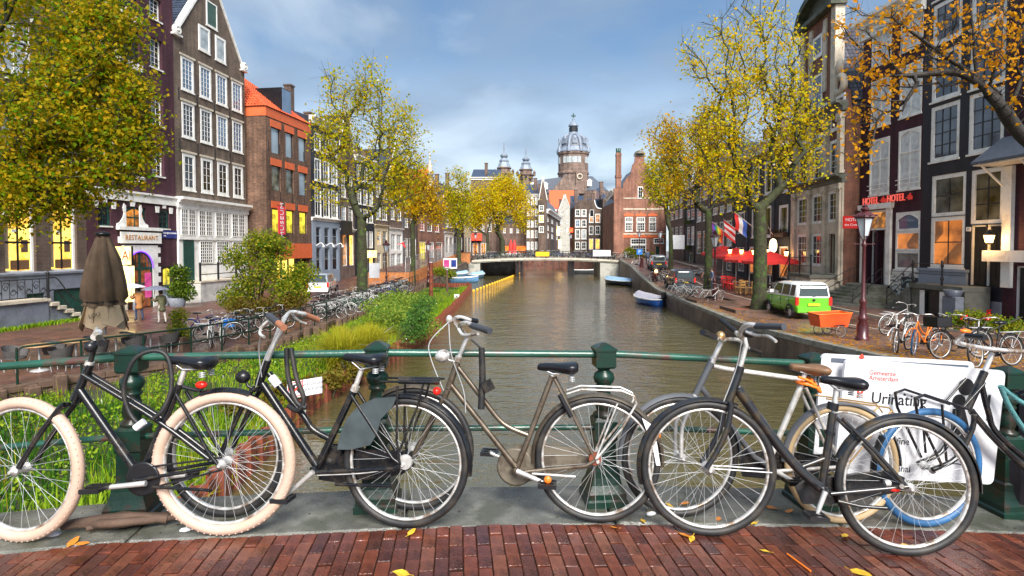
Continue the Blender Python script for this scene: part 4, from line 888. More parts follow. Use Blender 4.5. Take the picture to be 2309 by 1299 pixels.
s.lathe([(.5,H+4.6),(.5,H+6.5),(.7,H+6.6),(.35,H+7.4),(.4,H+8.2),(.12,H+8.6),(.05,top)],8,M=Matrix.Translation((W_/2,.2,0)));s.build('pinnacle',MT['stone'],B.root)
B.roof([(-.06,.4,H),(-.06,16,H),(W_/2,16,H+7.5),(W_/2,.4,H+7.5),(W_+.06,.4,H),(W_+.06,16,H)],[(0,3,2,1),(4,5,2,3),(1,2,5)],'tile_orange')
B=row_house('narrow brown house with white ground floor windows by the far bridge',a[7],a[8],zl(a[7]),'dull_brick',(1003,440),[(1005,1011),(1014,1020)],[(460,480),(492,512)],corn=.5,ground=([(1005,1011),(1014,1020)],[(535,570)]),gmat='white',gtop=(1004,527))
B=row_house('black painted narrow house with white windows by the far bridge',a[8],a[9],zl(a[8]),'black_brick',(1025,435),[(1027,1032),(1036,1042)],[(452,475),(487,515)],corn=.5,ground=([(1027,1032),(1036,1042)],[(535,565)]))
B=row_house('cream house with white windows at the foot of the far bridge',a[9],a[10],zl(a[9]),'cream',(1047,430),[(1049,1054),(1056,1061)],[(452,475),(487,515)],corn=.5,ground=([(1049,1054),(1056,1061)],[(535,570)]))
def face(xl,xr,Yl,Yr=None):
 Yr=Yl if Yr is None else Yr
 return((xl-CX)/FPX*Yl,Yl),((xr-CX)/FPX*Yr,Yr)
p=face(1062,1128,128)
B=row_house('brown brick house with a red neon bar front behind the yellow trees',*p,-.3,'dull_brick',(1064,400),[(1068,1076),(1084,1092),(1100,1108),(1116,1124)],[(430,452),(470,492),(505,522)],corn=.6,ground=([(1066,1078),(1084,1096)],[(548,575)]),gwin=dict(pane='lit_dim'))
s=thing('neon_bar_sign','red neon sign board over the bar beyond the bridge','sign',M=B.M@Matrix.Translation((B.u(1069),-.8,B.v(1069,535))));q=MB();q.box(-1.8,-.1,-.75,1.8,.1,.75);q.build('sign_board',MT['signred'],s)
q=MB()
for k in range(5):q.torus((-1.3+k*.65,-.15,0),(0,1,0),.28,.05,14,5)
q.tube([(-1.7,-.15,.65),(1.7,-.15,.65),(1.7,-.15,-.65),(-1.7,-.15,-.65)],.05,5,closed=True);q.build('neon_tube',MT['redneon'],s)
p=face(1128,1186,122)
B=row_house('low brown brick building with orange lit awning front behind the trees',*p,-.3,'dull_brick',(1130,505),[(1135,1140),(1150,1155),(1165,1170)],[(515,525)],ground=([(1131,1147),(1150,1166),(1169,1184)],[(556,572)]),gwin=dict(pane='lit_dim',nx=3,ny=1),roofm='tile_dark')
for k in range(3):
 s=thing('awning',['left','middle','right'][k]+' one of three orange lit awnings under the yellow trees','awning',M=B.M@Matrix.Translation((B.u([1140,1158,1176][k]),-.02,B.v(1150,557))),group='orange awnings beyond the bridge')
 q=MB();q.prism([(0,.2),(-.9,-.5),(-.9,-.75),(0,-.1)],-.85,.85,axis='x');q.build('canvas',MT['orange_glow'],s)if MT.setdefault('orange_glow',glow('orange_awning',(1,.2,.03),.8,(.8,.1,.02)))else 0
p=face(1120,1190,150)
B=row_house('pale house with a cream wall seen through the yellow crowns',*p,0,'plaster',(1124,452),[(1130,1138),(1150,1158),(1170,1178)],[(462,480),(498,515)],roofm=None)
p=face(1186,1216,118)
B=row_house('brown house with many white framed windows beside the alley',*p,0,'brown_brick',(1188,438),[(1188,1194),(1197,1203),(1206,1212)],[(445,462),(470,487),(496,512),(519,536),(545,562)],win=dict(panes=['glass_pale','glass','glass_pale','lit','glass','glass_pale','glass'],fw=.16,nx=2,ny=2),corn=.5)
p=face(1214,1234,116)
B=row_house('dark brown gabled house with amber lit windows at the alley corner',*p,0,'brown_brick',(1216,452),[(1215,1226)],[(463,476),(485,501),(510,524)],win=dict(panes=['glass','lit','glass'],fw=.14),gable='point',roofm='slate')
p=face(1233,1262,116,150)
B=row_house('brown brick side wall with small windows along the alley',*p,0,'dull_brick',(1233,471),[(1234,1237),(1243,1247),(1254,1257)],[(490,500),(508,520),(525,537)],win=dict(fw=.1,nx=1,ny=1),corn=.9,roofm='slate',depth=1.6)
p=face(1258,1288,165)
B=row_house('white plastered house at the end of the alley',*p,0,'plaster',(1260,476),[(1264,1267),(1277,1280)],[(476,484),(496,504),(515,523)],win=dict(fw=.1,nx=1,ny=1),gable='point',roofm='tile_orange')
p=face(1240,1298,175)
B=row_house('house with a broad orange tiled roof and white gable edge',*p,0,'white',(1242,470),[],[],roofm=None)
W_=B.W;H=B.v(1242,470);B.roof([(0,-.2,H),(W_,-.2,H),(W_,5,H+6.0),(0,5,H+6.0),(0,5,H),(W_,5,H)],[(0,1,2,3),(0,3,4),(1,5,2),(2,5,4,3)],'tile_orange')
s=thing('neon_bar_sign','small orange neon sign over the alley','sign',M=Matrix.Translation(at(1289,519,117)));q=MB();q.box(-.5,-.15,-.45,.5,.15,.45);q.build('light_box',MT['redneon'],s)
for x,y,lb in((1259,521,'upper amber alley light beside the brown side wall'),(1262,551,'lower amber alley light above the bridge')):
 s=thing('alley_lamp',lb,'lamp',M=Matrix.Translation(at(x,y,115)));q=MB();q.box(-.25,-.2,-.9,.25,.2,.9);q.build('lamp_panel',MT['lamp_warm'],s)
p=face(1295,1326,114)
B=row_house('dark brown bell gabled house with pairs of white framed windows facing the bridge',*p,0,'brown_brick',(1296,466),[(1297,1308),(1311,1322)],[(472,488),(495,512),(517,539),(545,562)],win=dict(fw=.16,ny=2),roofm='tile_dark')
W_=B.W;H=B.v(1296,466);q=MB();q.prism([(0,H),(.15,H+.5),(.7,H+.9),(1.0,H+1.35),(W_-.1,H+1.6),(W_,H)],0,.3);q.build('gable',MT['brown_brick'],B.root)
p=face(1326,1359,114)
B=row_house('dark brown house with amber lit windows and curved white gable edge facing the bridge',*p,0,'brown_brick',(1327,474),[(1328,1338),(1342,1353)],[(482,502),(509,529),(538,562)],win=dict(fw=.16,panes=['lit_dim','lit_dim','glass','glass','lit','lit'],ny=2),roofm='tile_dark')
W_=B.W;H=B.v(1327,474);q=MB();q.prism([(0,H),(0,H+2.0),(1.2,H+2.0),(1.4,H+1.2),(1.9,H+.5),(W_,H)],0,.3);q.build('gable',MT['brown_brick'],B.root);B.win(.3,H-1.3,1.1,H+.1,nx=1,ny=1,hole=False)
q=MB();q.tube(bez([(1.2,-.05,H+2.05),(1.5,-.05,H+.9),(2.3,-.05,H+.3),(W_+2.0,-.05,H+.6),(W_+3.0,-.05,H+1.8),(W_+3.3,-.05,H+3.9)],8),.13,6);q.build('coping',MT['white'],B.root)
p=face(1359,1370,113)
B=row_house('narrow dark strip of a house with red lit lower window',*p,0,'brown_brick',(1360,448),[(1360.5,1368.5)],[(480,499),(508,528),(537,558)],win=dict(panes=['glass_pale','glass_pale','red_lit'],fw=.14,ny=3))if MT.setdefault('red_lit',glow('red_lit_room',(1,.25,.2),.9))else 0
def end_house():
 Y=92;p=face(1386,1502,Y)
 B=Bld('big red brown brick house with stepped gable, tall chimney and arched ground floor windows',*p,-.3,'red_brick',depth=12)
 B.grid([(1409,1426),(1435,1454),(1463,1479)],[(489,501),(502,521)],nx=4,ny=3,fw=.12,bar=.05)
 B.pwin(1437,421,1449,447,nx=2,ny=3,fw=.12,hole=False)
 B.pwin(1422,538,1457,551,nx=6,ny=2,fw=.12);B.pwin(1422,553,1457,573,nx=6,ny=3,fw=.12);B.pwin(1474,537,1497,549,nx=4,ny=2,fw=.12)
 B.door(B.u(1478),.05,B.u(1490),B.v(1484,555),'darkgreen',frame='stone')
 H=B.v(1400,455);W_=B.W;U=B.u
 g=[(0,H),(U(1404),H),(U(1404),B.v(1404,415)),(U(1413),B.v(1413,400)),(U(1421),B.v(1421,392)),(U(1425),B.v(1425,372)),(U(1430),B.v(1430,365)),(U(1431),B.v(1431,350)),(U(1451),B.v(1451,350)),(U(1452),B.v(1452,365)),(U(1457),B.v(1457,372)),(U(1461),B.v(1461,392)),(U(1469),B.v(1469,400)),(U(1478),B.v(1478,415)),(U(1486),H),(W_,H)]
 B.finish(H,gable=g)
 q=MB();q.box(U(1429),-.1,B.v(1440,352),U(1453),.5,B.v(1440,347));q.lathe([(.9,B.v(1440,347)),(.7,B.v(1440,342)),(.2,B.v(1440,339))],8,M=Matrix.Translation((U(1441),.2,0)))
 q.build('gable_cap',MT['darkstone'],B.root)
 q=MB()
 for j,(y0,y1)in enumerate(((470,473),(526,529),(446,448))):q.box(-.02,-.06,B.v(1440,y1),W_+.02,-.003,B.v(1440,y0))
 q.build('string_course',MT['stone'],B.root)
 for x0,x1,yt in((1409,1426,488),(1435,1454,488),(1463,1479,488)):
  q=MB();c=(U(x0)+U(x1))/2;w=(U(x1)-U(x0))/2+.2;z=B.v(x0,yt);q.prism([(c-w,z+.02),(c+w,z+.02),(c+w,z+.35),(c+.2,z+.45),(c,z+.7),(c-.2,z+.45),(c-w,z+.35)],-.08,-.004);q.build('window_arch',MT['orange'],B.root)
 for k in range(7):
  q=MB();x=1404+k*13.5;c=U(x+6);z=B.v(1440,536);r=.5;q.prism([(c+r*cos(pi*i/8),z+r*sin(pi*i/8))for i in range(9)],-.08,-.004);q.build('arch',MT['orange'],B.root)
 q=MB();q.box(U(1386)-.25,-.5,0,U(1404),-.004,B.v(1395,425));q.build('corner_pier',MT['red_brick'],B.root)
 q=MB();q.box(U(1388),-.3,B.v(1395,424),U(1399),.5,B.v(1395,345));q.box(U(1387),-.4,B.v(1395,401),U(1400),.6,B.v(1395,395));q.box(U(1387.5),-.35,B.v(1395,352),U(1399.5),.55,B.v(1395,348));q.build('chimney',MT['red_brick'],B.root)
 q=MB();[q.lathe([(.22,0),(.26,.7),(.2,.75)],8,M=Matrix.Translation((U(x),.1,B.v(1395,345))))for x in(1391,1396)];q.build('chimney_pot',MT['darkgreen'],B.root)
 R=B.v(1440,372);B.roof([(0,.4,H),(0,12,H),(W_/2,12,R),(W_/2,.4,R),(W_,.4,H),(W_,12,H)],[(0,3,2,1),(4,5,2,3),(1,2,5)],'slate')
 p2=face(1369,1385,110,93.4);S=Bld('brick side wing with white windows running back from the gabled brick house',*p2,-.3,'dull_brick',depth=6)
 S.grid([(1371,1374),(1378,1381)],[(465,478),(485,500),(505,525)],nx=2,ny=3,fw=.12);H=S.v(1384,440);S.cornice(H,h=.8,out=.6);S.finish(H)
end_house()
def rp(x,d,p):return line_at(p,d,x)
r0=rp(2262,(-.042,1),(22.5,0));r1=rp(2075,(-.042,1),(22.5,0));r2=rp(1938,(-.042,1),(22.5,0))
rS=(20.2,34.7);r3=rp(1785,(.09,1),rS);r4=rp(1746,(.05,1),r3);r5=rp(1686,(.05,1),r3);r6=rp(1655,(.05,1),r3)
r7=rp(1602,(.08,1),r6);r8=rp(1568,(.08,1),r7);r9=rp(1545,(.08,1),r8);r10=rp(1508,(.08,1),r9)
def house_white_trim():
 z=-1.75;p1=(22.5-.042*16,16);B=Bld('dark brick house with tall white pilaster and door frame at the right edge',r0,p1,z,'aubergine',depth=8)
 for a,b,yt,yb in((2310,2380,-60,90),(2310,2380,110,250)):B.pwin(a,yt,b,yb,nx=2,ny=3,fw=.16,bars='black')
 u0,u1=B.u(2266),B.u(2286);vt=B.v(2276,375)
 B.box('pilaster','white',u0,-.18,1.5,u1,-.003,vt);B.box('sign_band','white',u0-.6,-.5,B.v(2270,590),u1+3,-.2,B.v(2270,565))
 B.door(B.u(2290),.2,B.u(2330),B.v(2300,600),'black');B.win(B.u(2340),1.2,B.u(2340)+2.2,4,nx=2,ny=2,bars='black',fw=.12)
 B.finish(15)
 s=thing('shed_canopy','small slate roofed wooden canopy on white brackets at the right edge','canopy',M=B.M@Matrix.Translation((B.u(2258),0,B.v(2262,372))))
 q=MB();q.prism([(0,1.2),(-1.4,.1),(-1.4,.0),(0,1.05)],-.1,4,axis='x');q.build('slate_roof',MT['slate'],s)
 q=MB();[q.tube([(x,-1.2,.05),(x,-.02,-1.0)],.06,4)for x in(.1,1.9)];q.box(-.1,-1.3,-.06,4,-.02,-.005);q.build('bracket',MT['white'],s)
def house_black():
 z=-1.75;B=Bld('black painted brick canal house with large white framed windows and a stone stoop',r1,r0,z,'black_brick',depth=9)
 kw=dict(fw=.2,bars='black',bar=.05,rec=.12,pane='glass_night')
 for x0,y0,x1,y1 in((2091,228,2156,362),(2175,205,2255,343),(2091,120,2156,226),(2175,60,2256,196)):
  pass
 uA0,uA1,uB0,uB1=B.u(2092),B.u(2157),B.u(2177),B.u(2256)
 for(ya,yb),(yc,yd)in(((-110,-5),(-160,-45)),((5,95),(-45,55)),((115,225),(58,195)),((236,362),(206,343))):
  v0,v1=B.v(2124,yb),B.v(2124,ya);B.win(uA0,v0,uA1,v1,nx=3,ny=4,**kw)
  v0,v1=B.v(2216,yd),B.v(2216,yc);B.win(uB0,v0,uB1,v1,nx=3,ny=4,**kw)
 uC0,uC1,uD0,uD1=B.u(2097),B.u(2175),B.u(2186),B.u(2260)
 v0,vm,v1=B.v(2136,604),B.v(2136,488),B.v(2136,393);k2=dict(kw);k2['pane']='glass_room'
 B.win(uC0,v0,uC1,vm,nx=2,ny=2,sill='white',**{**kw,'pane':'lit_room'});B.win(uC0,vm+.03,uC1,v1,nx=2,ny=2,sill=None,**k2)
 w0,w1,w2=B.v(2222,645),B.v(2222,507),B.v(2222,380)
 B.win(uD0,w1+.04,uD1,w2,nx=2,ny=3,sill=None,**k2)
 um=(uD0+uD1)/2;B.door(uD0,w0,um,w1,'black');B.door(um+.005,w0,uD1,w1,'black')
 B.box('basement','bluegrey',.05,-.12,.0,uC1+.25,-.003,B.v(2130,612));B.box('plinth_band','bluegrey',.0,-.2,B.v(2130,612),uC1+.3,-.004,B.v(2130,606))
 B.box('basement','greybase',uD1-.9,-.1,.0,B.W,-.003,B.v(2240,680))
 B.finish(17.5)
 st=thing('stoop','dark stone stoop with cellar door below and steps down to the left','steps',M=B.M)
 uL,uR=B.u(2118),B.W-.35;zt=w0-.02
 q=MB();q.box(uL,-1.5,zt-.22,uR,-.21,zt);q.build('landing',MT['darkstone'],st)
 q=MB();a,b=B.u(2140),B.u(2200);q.box(uL+.05,-1.4,0,a,-.22,zt-.23);q.box(b,-1.4,0,uR,-.22,zt-.23);q.box(a,-1.2,0,b,-.22,zt-.23);q.build('side_wall',MT['darkstone'],st)
 q=MB();q.box(a+.002,-1.43,0,a+.3,-1.41,zt-.3);q.box(b-.3,-1.43,0,b+.0,-1.41,zt-.3);q.build('cellar_frame',MT['white'],st)
 q=MB();q.box(a+.31,-1.3,.0,b-.31,-1.22,zt-.35);q.build('cellar_door',MT['black'],st)
 n=6
 for k in range(n):
  q=MB();zz=zt*(n-k)/(n+1);q.cbox(uL-.3*(k+1),-1.5,0,uL-.3*k-.002,-.25,zz,.015);q.build('step',MT['darkstone'],st)
 q=MB();y=-1.42
 for u_ in(uL+.1,uD0+.15):q.lathe([(.06,zt),(.05,zt+.2),(.085,zt+.3),(.045,zt+.4),(.04,zt+.8),(.08,zt+.9),(.04,zt+1.0),(.07,zt+1.1),(.0,zt+1.2)],10,M=Matrix.Translation((u_,y,0)))
 for h in(.5,1.0):q.tube([(uR,y,zt+h),(uL+.1,y,zt+h),(uL-1.7,y,h+.1)],.018,6)
 q.tube([(uL-1.7,y,0),(uL-1.7,y,1.15)],.03,6);q.build('railing',MT['black'],st)
 s=thing('wall_lantern','lit amber wall lantern beside the black front doors','wall lamp',M=B.M@Matrix.Translation((B.u(2252),-.45,B.v(2252,536))))
 q=MB();q.lathe([(.13,-.22),(.2,.1),(.17,.1)],6);q.build('lamp_glass',MT['lamp_warm'],s);q=MB();q.lathe([(.23,.1),(.18,.2),(.06,.3),(.0,.36)],6);q.lathe([(.06,-.3),(.14,-.22)],6);q.tube([(0,0,.3),(0,.25,.42),(0,.45,.2)],.02,5);q.build('lantern_frame',MT['black'],s)
 L=bpy.data.lights.new('lantern_light','POINT');L.energy=22;L.color=(1,.55,.18);L.shadow_soft_size=.12;lo=link('lantern_light',L,s,loc=(0,-.35,-.05))
 s=thing('planter','grey box with a bowl of rusty plants at the stoop','planter',M=B.M@Matrix.Translation((B.u(2237),-1.75,0)))
 q=MB();q.cbox(-.38,-.2,0,.38,.2,1.05,.02);q.build('cabinet',MT['greybase'],s);q=MB();q.lathe([(.28,1.05),(.4,1.35),(.36,1.35),(.3,1.25)],12);q.build('bowl',MT['slate'],s)
 sg=thing('house_number','small white house number plate on the black brick','sign',M=B.M@Matrix.Translation((uC1+.22,-.02,B.v(2180,517))));q=MB();q.box(-.13,-.01,-.1,.13,.015,.1);q.build('plate',MT['signwhite'],sg);text(sg,'22',.16,'ink',Matrix.Translation((0,-.012,0)),extrude=.002)
def house_hotel():
 z=-1.75;B=Bld('aubergine brick hotel with white arched windows and red letters',r2,r1,z,'aubergine',name='hotel',cat='hotel',depth=9)
 kw=dict(fw=.1,rec=.06,pane='curtain')
 uA0,uA1,uB0,uB1=B.u(1958),B.u(2002),B.u(2022),B.u(2072)
 for(ya,yb),(yc,yd),ar in(((75,148),(38,113),0),((180,286),(146,262),0),((314,439),(292,427),1)):
  for(u0,u1),xm,(a,b)in(((uA0,uA1),1980,(ya,yb)),((uB0,uB1),2047,(yc,yd))):
   v0,v1=B.v(xm,b),B.v(xm,a);o=B.win(u0,v0,u1,v1,nx=2,ny=1,mid=.62,arch=bool(ar),bar=.09,**kw)
   if ar:
    q=MB();[q.tube([(u0-.05,-.12,v0+h),(u1+.05,-.12,v0+h)],.02,5)for h in(.3,.55)];q.build('safety_rail',MT['white'],B.root)
 d0,d1=B.u(1950),B.u(2004);vt,vb=B.v(1976,480),B.v(1976,640)
 q=MB();q.box(d0-.25,-.14,vb,d0+.1,-.003,vt+.2);q.box(d1-.1,-.14,vb,d1+.25,-.003,vt+.2);q.prism([(d0-.35,vt+.2),(d1+.35,vt+.2),(d1+.4,vt+.5),(d0-.4,vt+.5)],-.25,-.004);q.build('door_surround',MT['white'],B.root)
 vtr=B.v(1976,520);um=(d0+d1)/2
 B.win(d0+.1,vtr+.02,d1-.1,vt+.15,nx=2,ny=1,pane='lit_dim',fw=.12,sill=None)
 B.door(d0+.1,vb,um-.1,vtr,'black',rec=.5);B.door(um+.1,vb,d1-.1,vtr,'black',rec=.5)
 w0,w1=B.u(2018),B.u(2074);v1,v2,v0=B.v(2046,478),B.v(2046,522),B.v(2046,608);vm=B.v(2046,566)
 B.win(w0,v2+.02,w1,v1,nx=1,ny=1,arch=True,pane='glass_blue',fw=.16,sill=None);B.win(w0,vm+.02,w1,v2,nx=1,ny=1,pane='lit_room',fw=.12,sill=None);B.win(w0,v0,w1,vm,nx=1,ny=1,pane='glass_room',fw=.12)
 q=MB();q.box(w0-.25,-.06,0,B.u(2034),-.003,v0-.12);q.box(B.u(2034),-.06,B.v(2046,625),B.W-.02,-.003,v0-.12);q.build('graffiti_wall',graffiti('graffiti_plaster',(.62,.6,.55),(.06,.07,.08),9),B.root)
 q=MB();q.box(B.u(2034)+.02,-.03,0.02,B.W-.05,-.004,B.v(2046,625)-.02);q.build('cellar_door',graffiti('graffiti_door',(.03,.035,.045),(.35,.45,.45),7),B.root)
 H=B.v(1945,76);B.cornice(H-.6,h=1.1,out=.8);B.finish(H)
 B.roof([(0,.3,H),(B.W,.3,H),(B.W,6,H+3),(0,6,H+3),(0,6,H),(B.W,6,H)],[(0,1,2,3),(0,3,4),(1,5,2),(3,2,5,4)],'tile_dark')
 c0,c1=B.u(1955),B.u(2064);vc=B.v(2010,448)
 s=thing('hotel_letter_sign','row of red letters spelling HOTEL the on the aubergine brick','sign',M=B.M@Matrix.Translation(((c0+c1)/2,-.16,vc)))
 w=c1-c0
 for i,(t_,sz,dx)in enumerate((('HOTEL',.56,-.36),('-the',.5,-.09),('HOTEL',.56,.18),('-th',.5,.42))):
  text(s,t_,sz,'letter_red' if i%2==0 else 'letter_dim',Matrix.Translation((dx*w,-.06*(i%2==0),-.03)),extrude=.03,sx=.78)
 q=MB();[q.box(-w/2,.0,zz-.015,w/2,.03,zz+.015)for zz in(-.2,.18)];q.build('letter_rails',MT['black'],s)
 s=thing('hotel_projecting_sign','red projecting box sign of the hotel beside the lamp post','sign',M=Matrix.Translation(at(1921,501,33.2)))
 q=MB();q.cbox(-.52,-.07,-.36,.52,.07,.36,.02);q.build('sign_box',MT['sign_lit_red'],s);text(s,'HOTEL',.26,'signwhite',Matrix.Translation((-.02,-.075,.13)));text(s,'the Crown',.2,'signwhite',Matrix.Translation((-.02,-.075,-.16)))
 q=MB();q.tube([(.5,0,.3),(1.1,.3,.3)],.025,5);q.build('bracket',MT['black'],s)
 st=thing('stoop','curved grey stone steps with thin handrails up to the hotel doors','steps',M=B.M@Matrix.Translation(((d0+d1)/2,0,0)))
 n=7
 for k in range(n):
  q=MB();r=1.35+.3*(n-1-k);zz=vb*(k+1)/n;pts=[(r*cos(pi+pi*i/16),-.25+(r*.95)*sin(pi+pi*i/16))for i in range(17)];q.prism(pts,vb*k/n if k else-.2,zz-.005,axis='z');q.build('step',MT['darkstone'],st)
 q=MB()
 for s_ in(-1,1):
  for h in(.5,.95):q.tube([(s_*1.2,-.5,vb+h),(s_*1.75,-2.5,h-.1)],.022,6)
  for t in(0,.5,1):q.tube([(lerp(s_*1.2,s_*1.75,t),lerp(-.5,-2.5,t),lerp(vb,0,t)-.1),(lerp(s_*1.2,s_*1.75,t),lerp(-.5,-2.5,t),lerp(vb+.95,.85,t))],.022,6)
 q.build('handrail',MT['black'],st)
def graffiti(name,base,ink,sc):
 m,nt,b=new_mat(name);N=nt.nodes.new;L=nt.links.new;tc=N('ShaderNodeTexCoord');w=N('ShaderNodeTexWave');w.wave_type='RINGS';w.inputs['Scale'].default_value=.9;w.inputs['Distortion'].default_value=14;w.inputs['Detail'].default_value=4;w.inputs['Detail Scale'].default_value=sc*.25
 L(tc.outputs['Object'],w.inputs['Vector']);r=N('ShaderNodeValToRGB');L(w.outputs['Fac'],r.inputs[0]);e=r.color_ramp.elements;e[0].position=.08;e[0].color=(*ink,1);e[1].position=.2;e[1].color=(*base,1);L(r.outputs[0],b.inputs['Base Color']);b.inputs['Roughness'].default_value=.6;return m
MT['glass_night']=mat('deep_blue_window_glass',(.03,.04,.075),.05,var=.8,scale=.8,spec=.9,col2=(.10,.12,.17));MT['glass_room']=mat('curtained_dark_glass',(.035,.045,.04),.08,var=.9,scale=1.4,spec=.8,col2=(.16,.16,.13))
MT['lit_room']=glow('dim_amber_room',(.85,.26,.05),.42,(.07,.035,.02),.9);MT['curtain']=mat('net_curtain',(.60,.63,.64),.35,var=.25,scale=3,spec=.6);MT['letter_red']=glow('red_letters',(1,.16,.12),.38,(.9,.10,.07));MT['letter_dim']=glow('dim_red_letters',(.6,.04,.03),.35);MT['sign_lit_red']=glow('red_sign_box',(.75,.035,.03),.22,(.7,.03,.03))
def house_pilasters():
 z=-1.75;B=Bld('stately stone and red brick canal house with pilasters and a curved top gable',r3,rS,z,'red_brick2',depth=9)if MT.setdefault('red_brick2',brick_mat('warm_red_brick',(.26,.085,.045),(.17,.06,.038),(.2,.15,.12)))else 0
 X3=[(1799,1825),(1832,1860),(1868,1899)];kw=dict(nx=3,ny=5,fw=.2,rec=.06)
 H=B.v(1789,298)
 for yt,yb in((346,416),(262,326)):
  v1,v0=B.v(1808,yt),B.v(1808,yb);[B.win(B.u(a),v0,B.u(c),v1,**kw)for a,c in X3]
 v1,v0=B.v(1812,444),B.v(1812,508)
 for a,c in X3:B.win(B.u(a),v0,B.u(c),v1,nx=3,ny=4,fw=.2,rec=.02)
 v1,v0=B.v(1812,528),B.v(1812,598)
 for a,c in X3[:2]:B.win(B.u(a),v0,B.u(c),v1,nx=3,ny=4,fw=.2,rec=.02)
 B.door(B.u(1873),B.v(1884,617),B.u(1896),B.v(1884,527),'doorgreen',frame='stone')
 B.finish(H)
 vS=B.v(1789,437);B.front(vS,'stone',y0=-.12,u0=.02,u1=B.W-.02,name='stone_front')
 pw=.42
 for x in(1796,1829,1864,1900):
  u_=B.u(x)if x<1900 else B.W-.3
  for z0,z1,nm in((1.2,vS-.02,'pilaster'),(vS+.55,H-.3,'pilaster')):
   q=MB();q.box(u_-pw/2,-.26,z0+.2,u_+pw/2,-.125 if z1<vS+.1 else-.004,z1-.35);q.box(u_-pw/2-.07,-.3,z0,u_+pw/2+.07,-.126 if z1<vS+.1 else-.005,z0+.2)
   q.box(u_-pw/2-.07,-.34,z1-.35,u_+pw/2+.07,-.127 if z1<vS+.1 else-.006,z1-.05)
   [q.torus((u_+s_*.22,-.3,z1-.42),(0,1,0),.1,.05,12,6)for s_ in(-1,1)];q.build(nm,MT['stone'],B.root)
 B.cornice(vS,'darkstone',h=.5,out=.55);B.cornice(H-.25,'darkstone',h=.6,out=.6)
 W_=B.W;vN=B.v(1830,62);c=W_*.5;hw=W_*.30
 g=[(.1,H),(.25,H+1.0),(W_*.12,H+1.6),(c-hw,H+2.4),(c-hw,vN),(c+hw,vN),(c+hw,H+2.4),(W_*.88,H+1.6),(W_-.25,H+1.0),(W_-.1,H)]
 q=MB();q.prism(g,.02,.4);q.build('neck_gable',MT['red_brick2'],B.root)
 for s_ in(-1,1):
  q=MB();q.box(c+s_*hw-.3,-.12,H+.4,c+s_*hw+.3,.45,vN);q.torus((c+s_*(hw+.7),.05,H+1.5),(0,1,0),.5,.22,20,8);q.ball((c+s_*(hw+.65),.05,H+2.6),.35,.2,.5);q.build('gable_scroll',MT['stone'],B.root)
  q=MB();q.box(c+s_*hw*.45-.25,-.08,H+1.6,c+s_*hw*.45+.25,.019,vN-.3);q.ball((c+s_*hw*.45,-.06,vN-1.2),.32,.12,.5);q.build('carved_garland',MT['stone'],B.root)
 n=14;arc=[(c+(hw+.55)*cos(pi*k/n),vN+.3+1.75*sin(pi*k/n))for k in range(n+1)];arc2=[(c+(hw+.1)*cos(pi*k/n),vN+.3+1.35*sin(pi*k/n))for k in range(n+1)]
 q=MB();q.prism(arc,.1,.5);q.prism(arc+arc2[::-1],-.5,.099);q.box(c-hw-.5,-.5,vN,c+hw+.5,.5,vN+.3);q.build('curved_pediment',MT['mossstone'],B.root)
 B.win(c-.8,H+.8,c+.8,H+3.0,nx=2,ny=3,hole=False,fw=.16)
 B.win(c-.7,H+4.2,c+.7,H+5.6,nx=1,ny=1,hole=False,fw=.2)
 R=vN-.4
 tiles(B.root,(W_+.05,.45,H+.3),(W_+.05,9,H+.3),(c,9,R),(c,.45,R),'tile_grey');tiles(B.root,(-.05,9,H+.3),(-.05,.45,H+.3),(c,.45,R),(c,9,R),'tile_grey')
 B.roof([(-.05,.45,H),(-.05,9,H),(c,9,R-.08),(c,.45,R-.08),(W_+.05,.45,H),(W_+.05,9,H)],[(0,3,2,1),(4,5,2,3),(1,2,5),(0,4,3)],'slate')
 st=thing('stoop','stone stoop with black railings before the pilastered house','steps',M=B.M)
 zt=B.v(1884,619);u0,u1=B.u(1842),B.W-.1;q=MB();q.box(u0,-1.9,zt-.2,u1,-.13,zt);q.build('landing',MT['darkstone'],st);q=MB();q.box(u0+.1,-1.8,0,u1-.1,-.135,zt-.2);q.build('side_wall',MT['stone'],st)
 q=MB();[q.box(u0-.3*(k+1),-1.8,0,u0-.3*k-.002,-.14,zt*(6-k)/7)for k in range(6)];q.build('step',MT['darkstone'],st)
 q=MB()
 for u_ in(u0+.1,(u0+u1)/2,u1-.1):q.tube([(u_,-1.8,zt),(u_,-1.8,zt+1.15)],.05,8);q.ball((u_,-1.8,zt+1.2),.08)
 for h in(.55,1.05):q.tube([(u0-1.8,-1.8,h-.1),(u0+.1,-1.8,zt+h),(u1-.1,-1.8,zt+h)],.03,6)
 q.build('railing',MT['black'],st)
MT['mossstone']=mat('mossy_stone',(.07,.075,.05),.7,var=.4,bump=.3,dirt=(.03,.045,.02));MT['tile_grey']=mat('grey_pantile',(.085,.085,.105),.4,var=.3,scale=8,island=.3)
house_white_trim();house_black();house_hotel();house_pilasters()
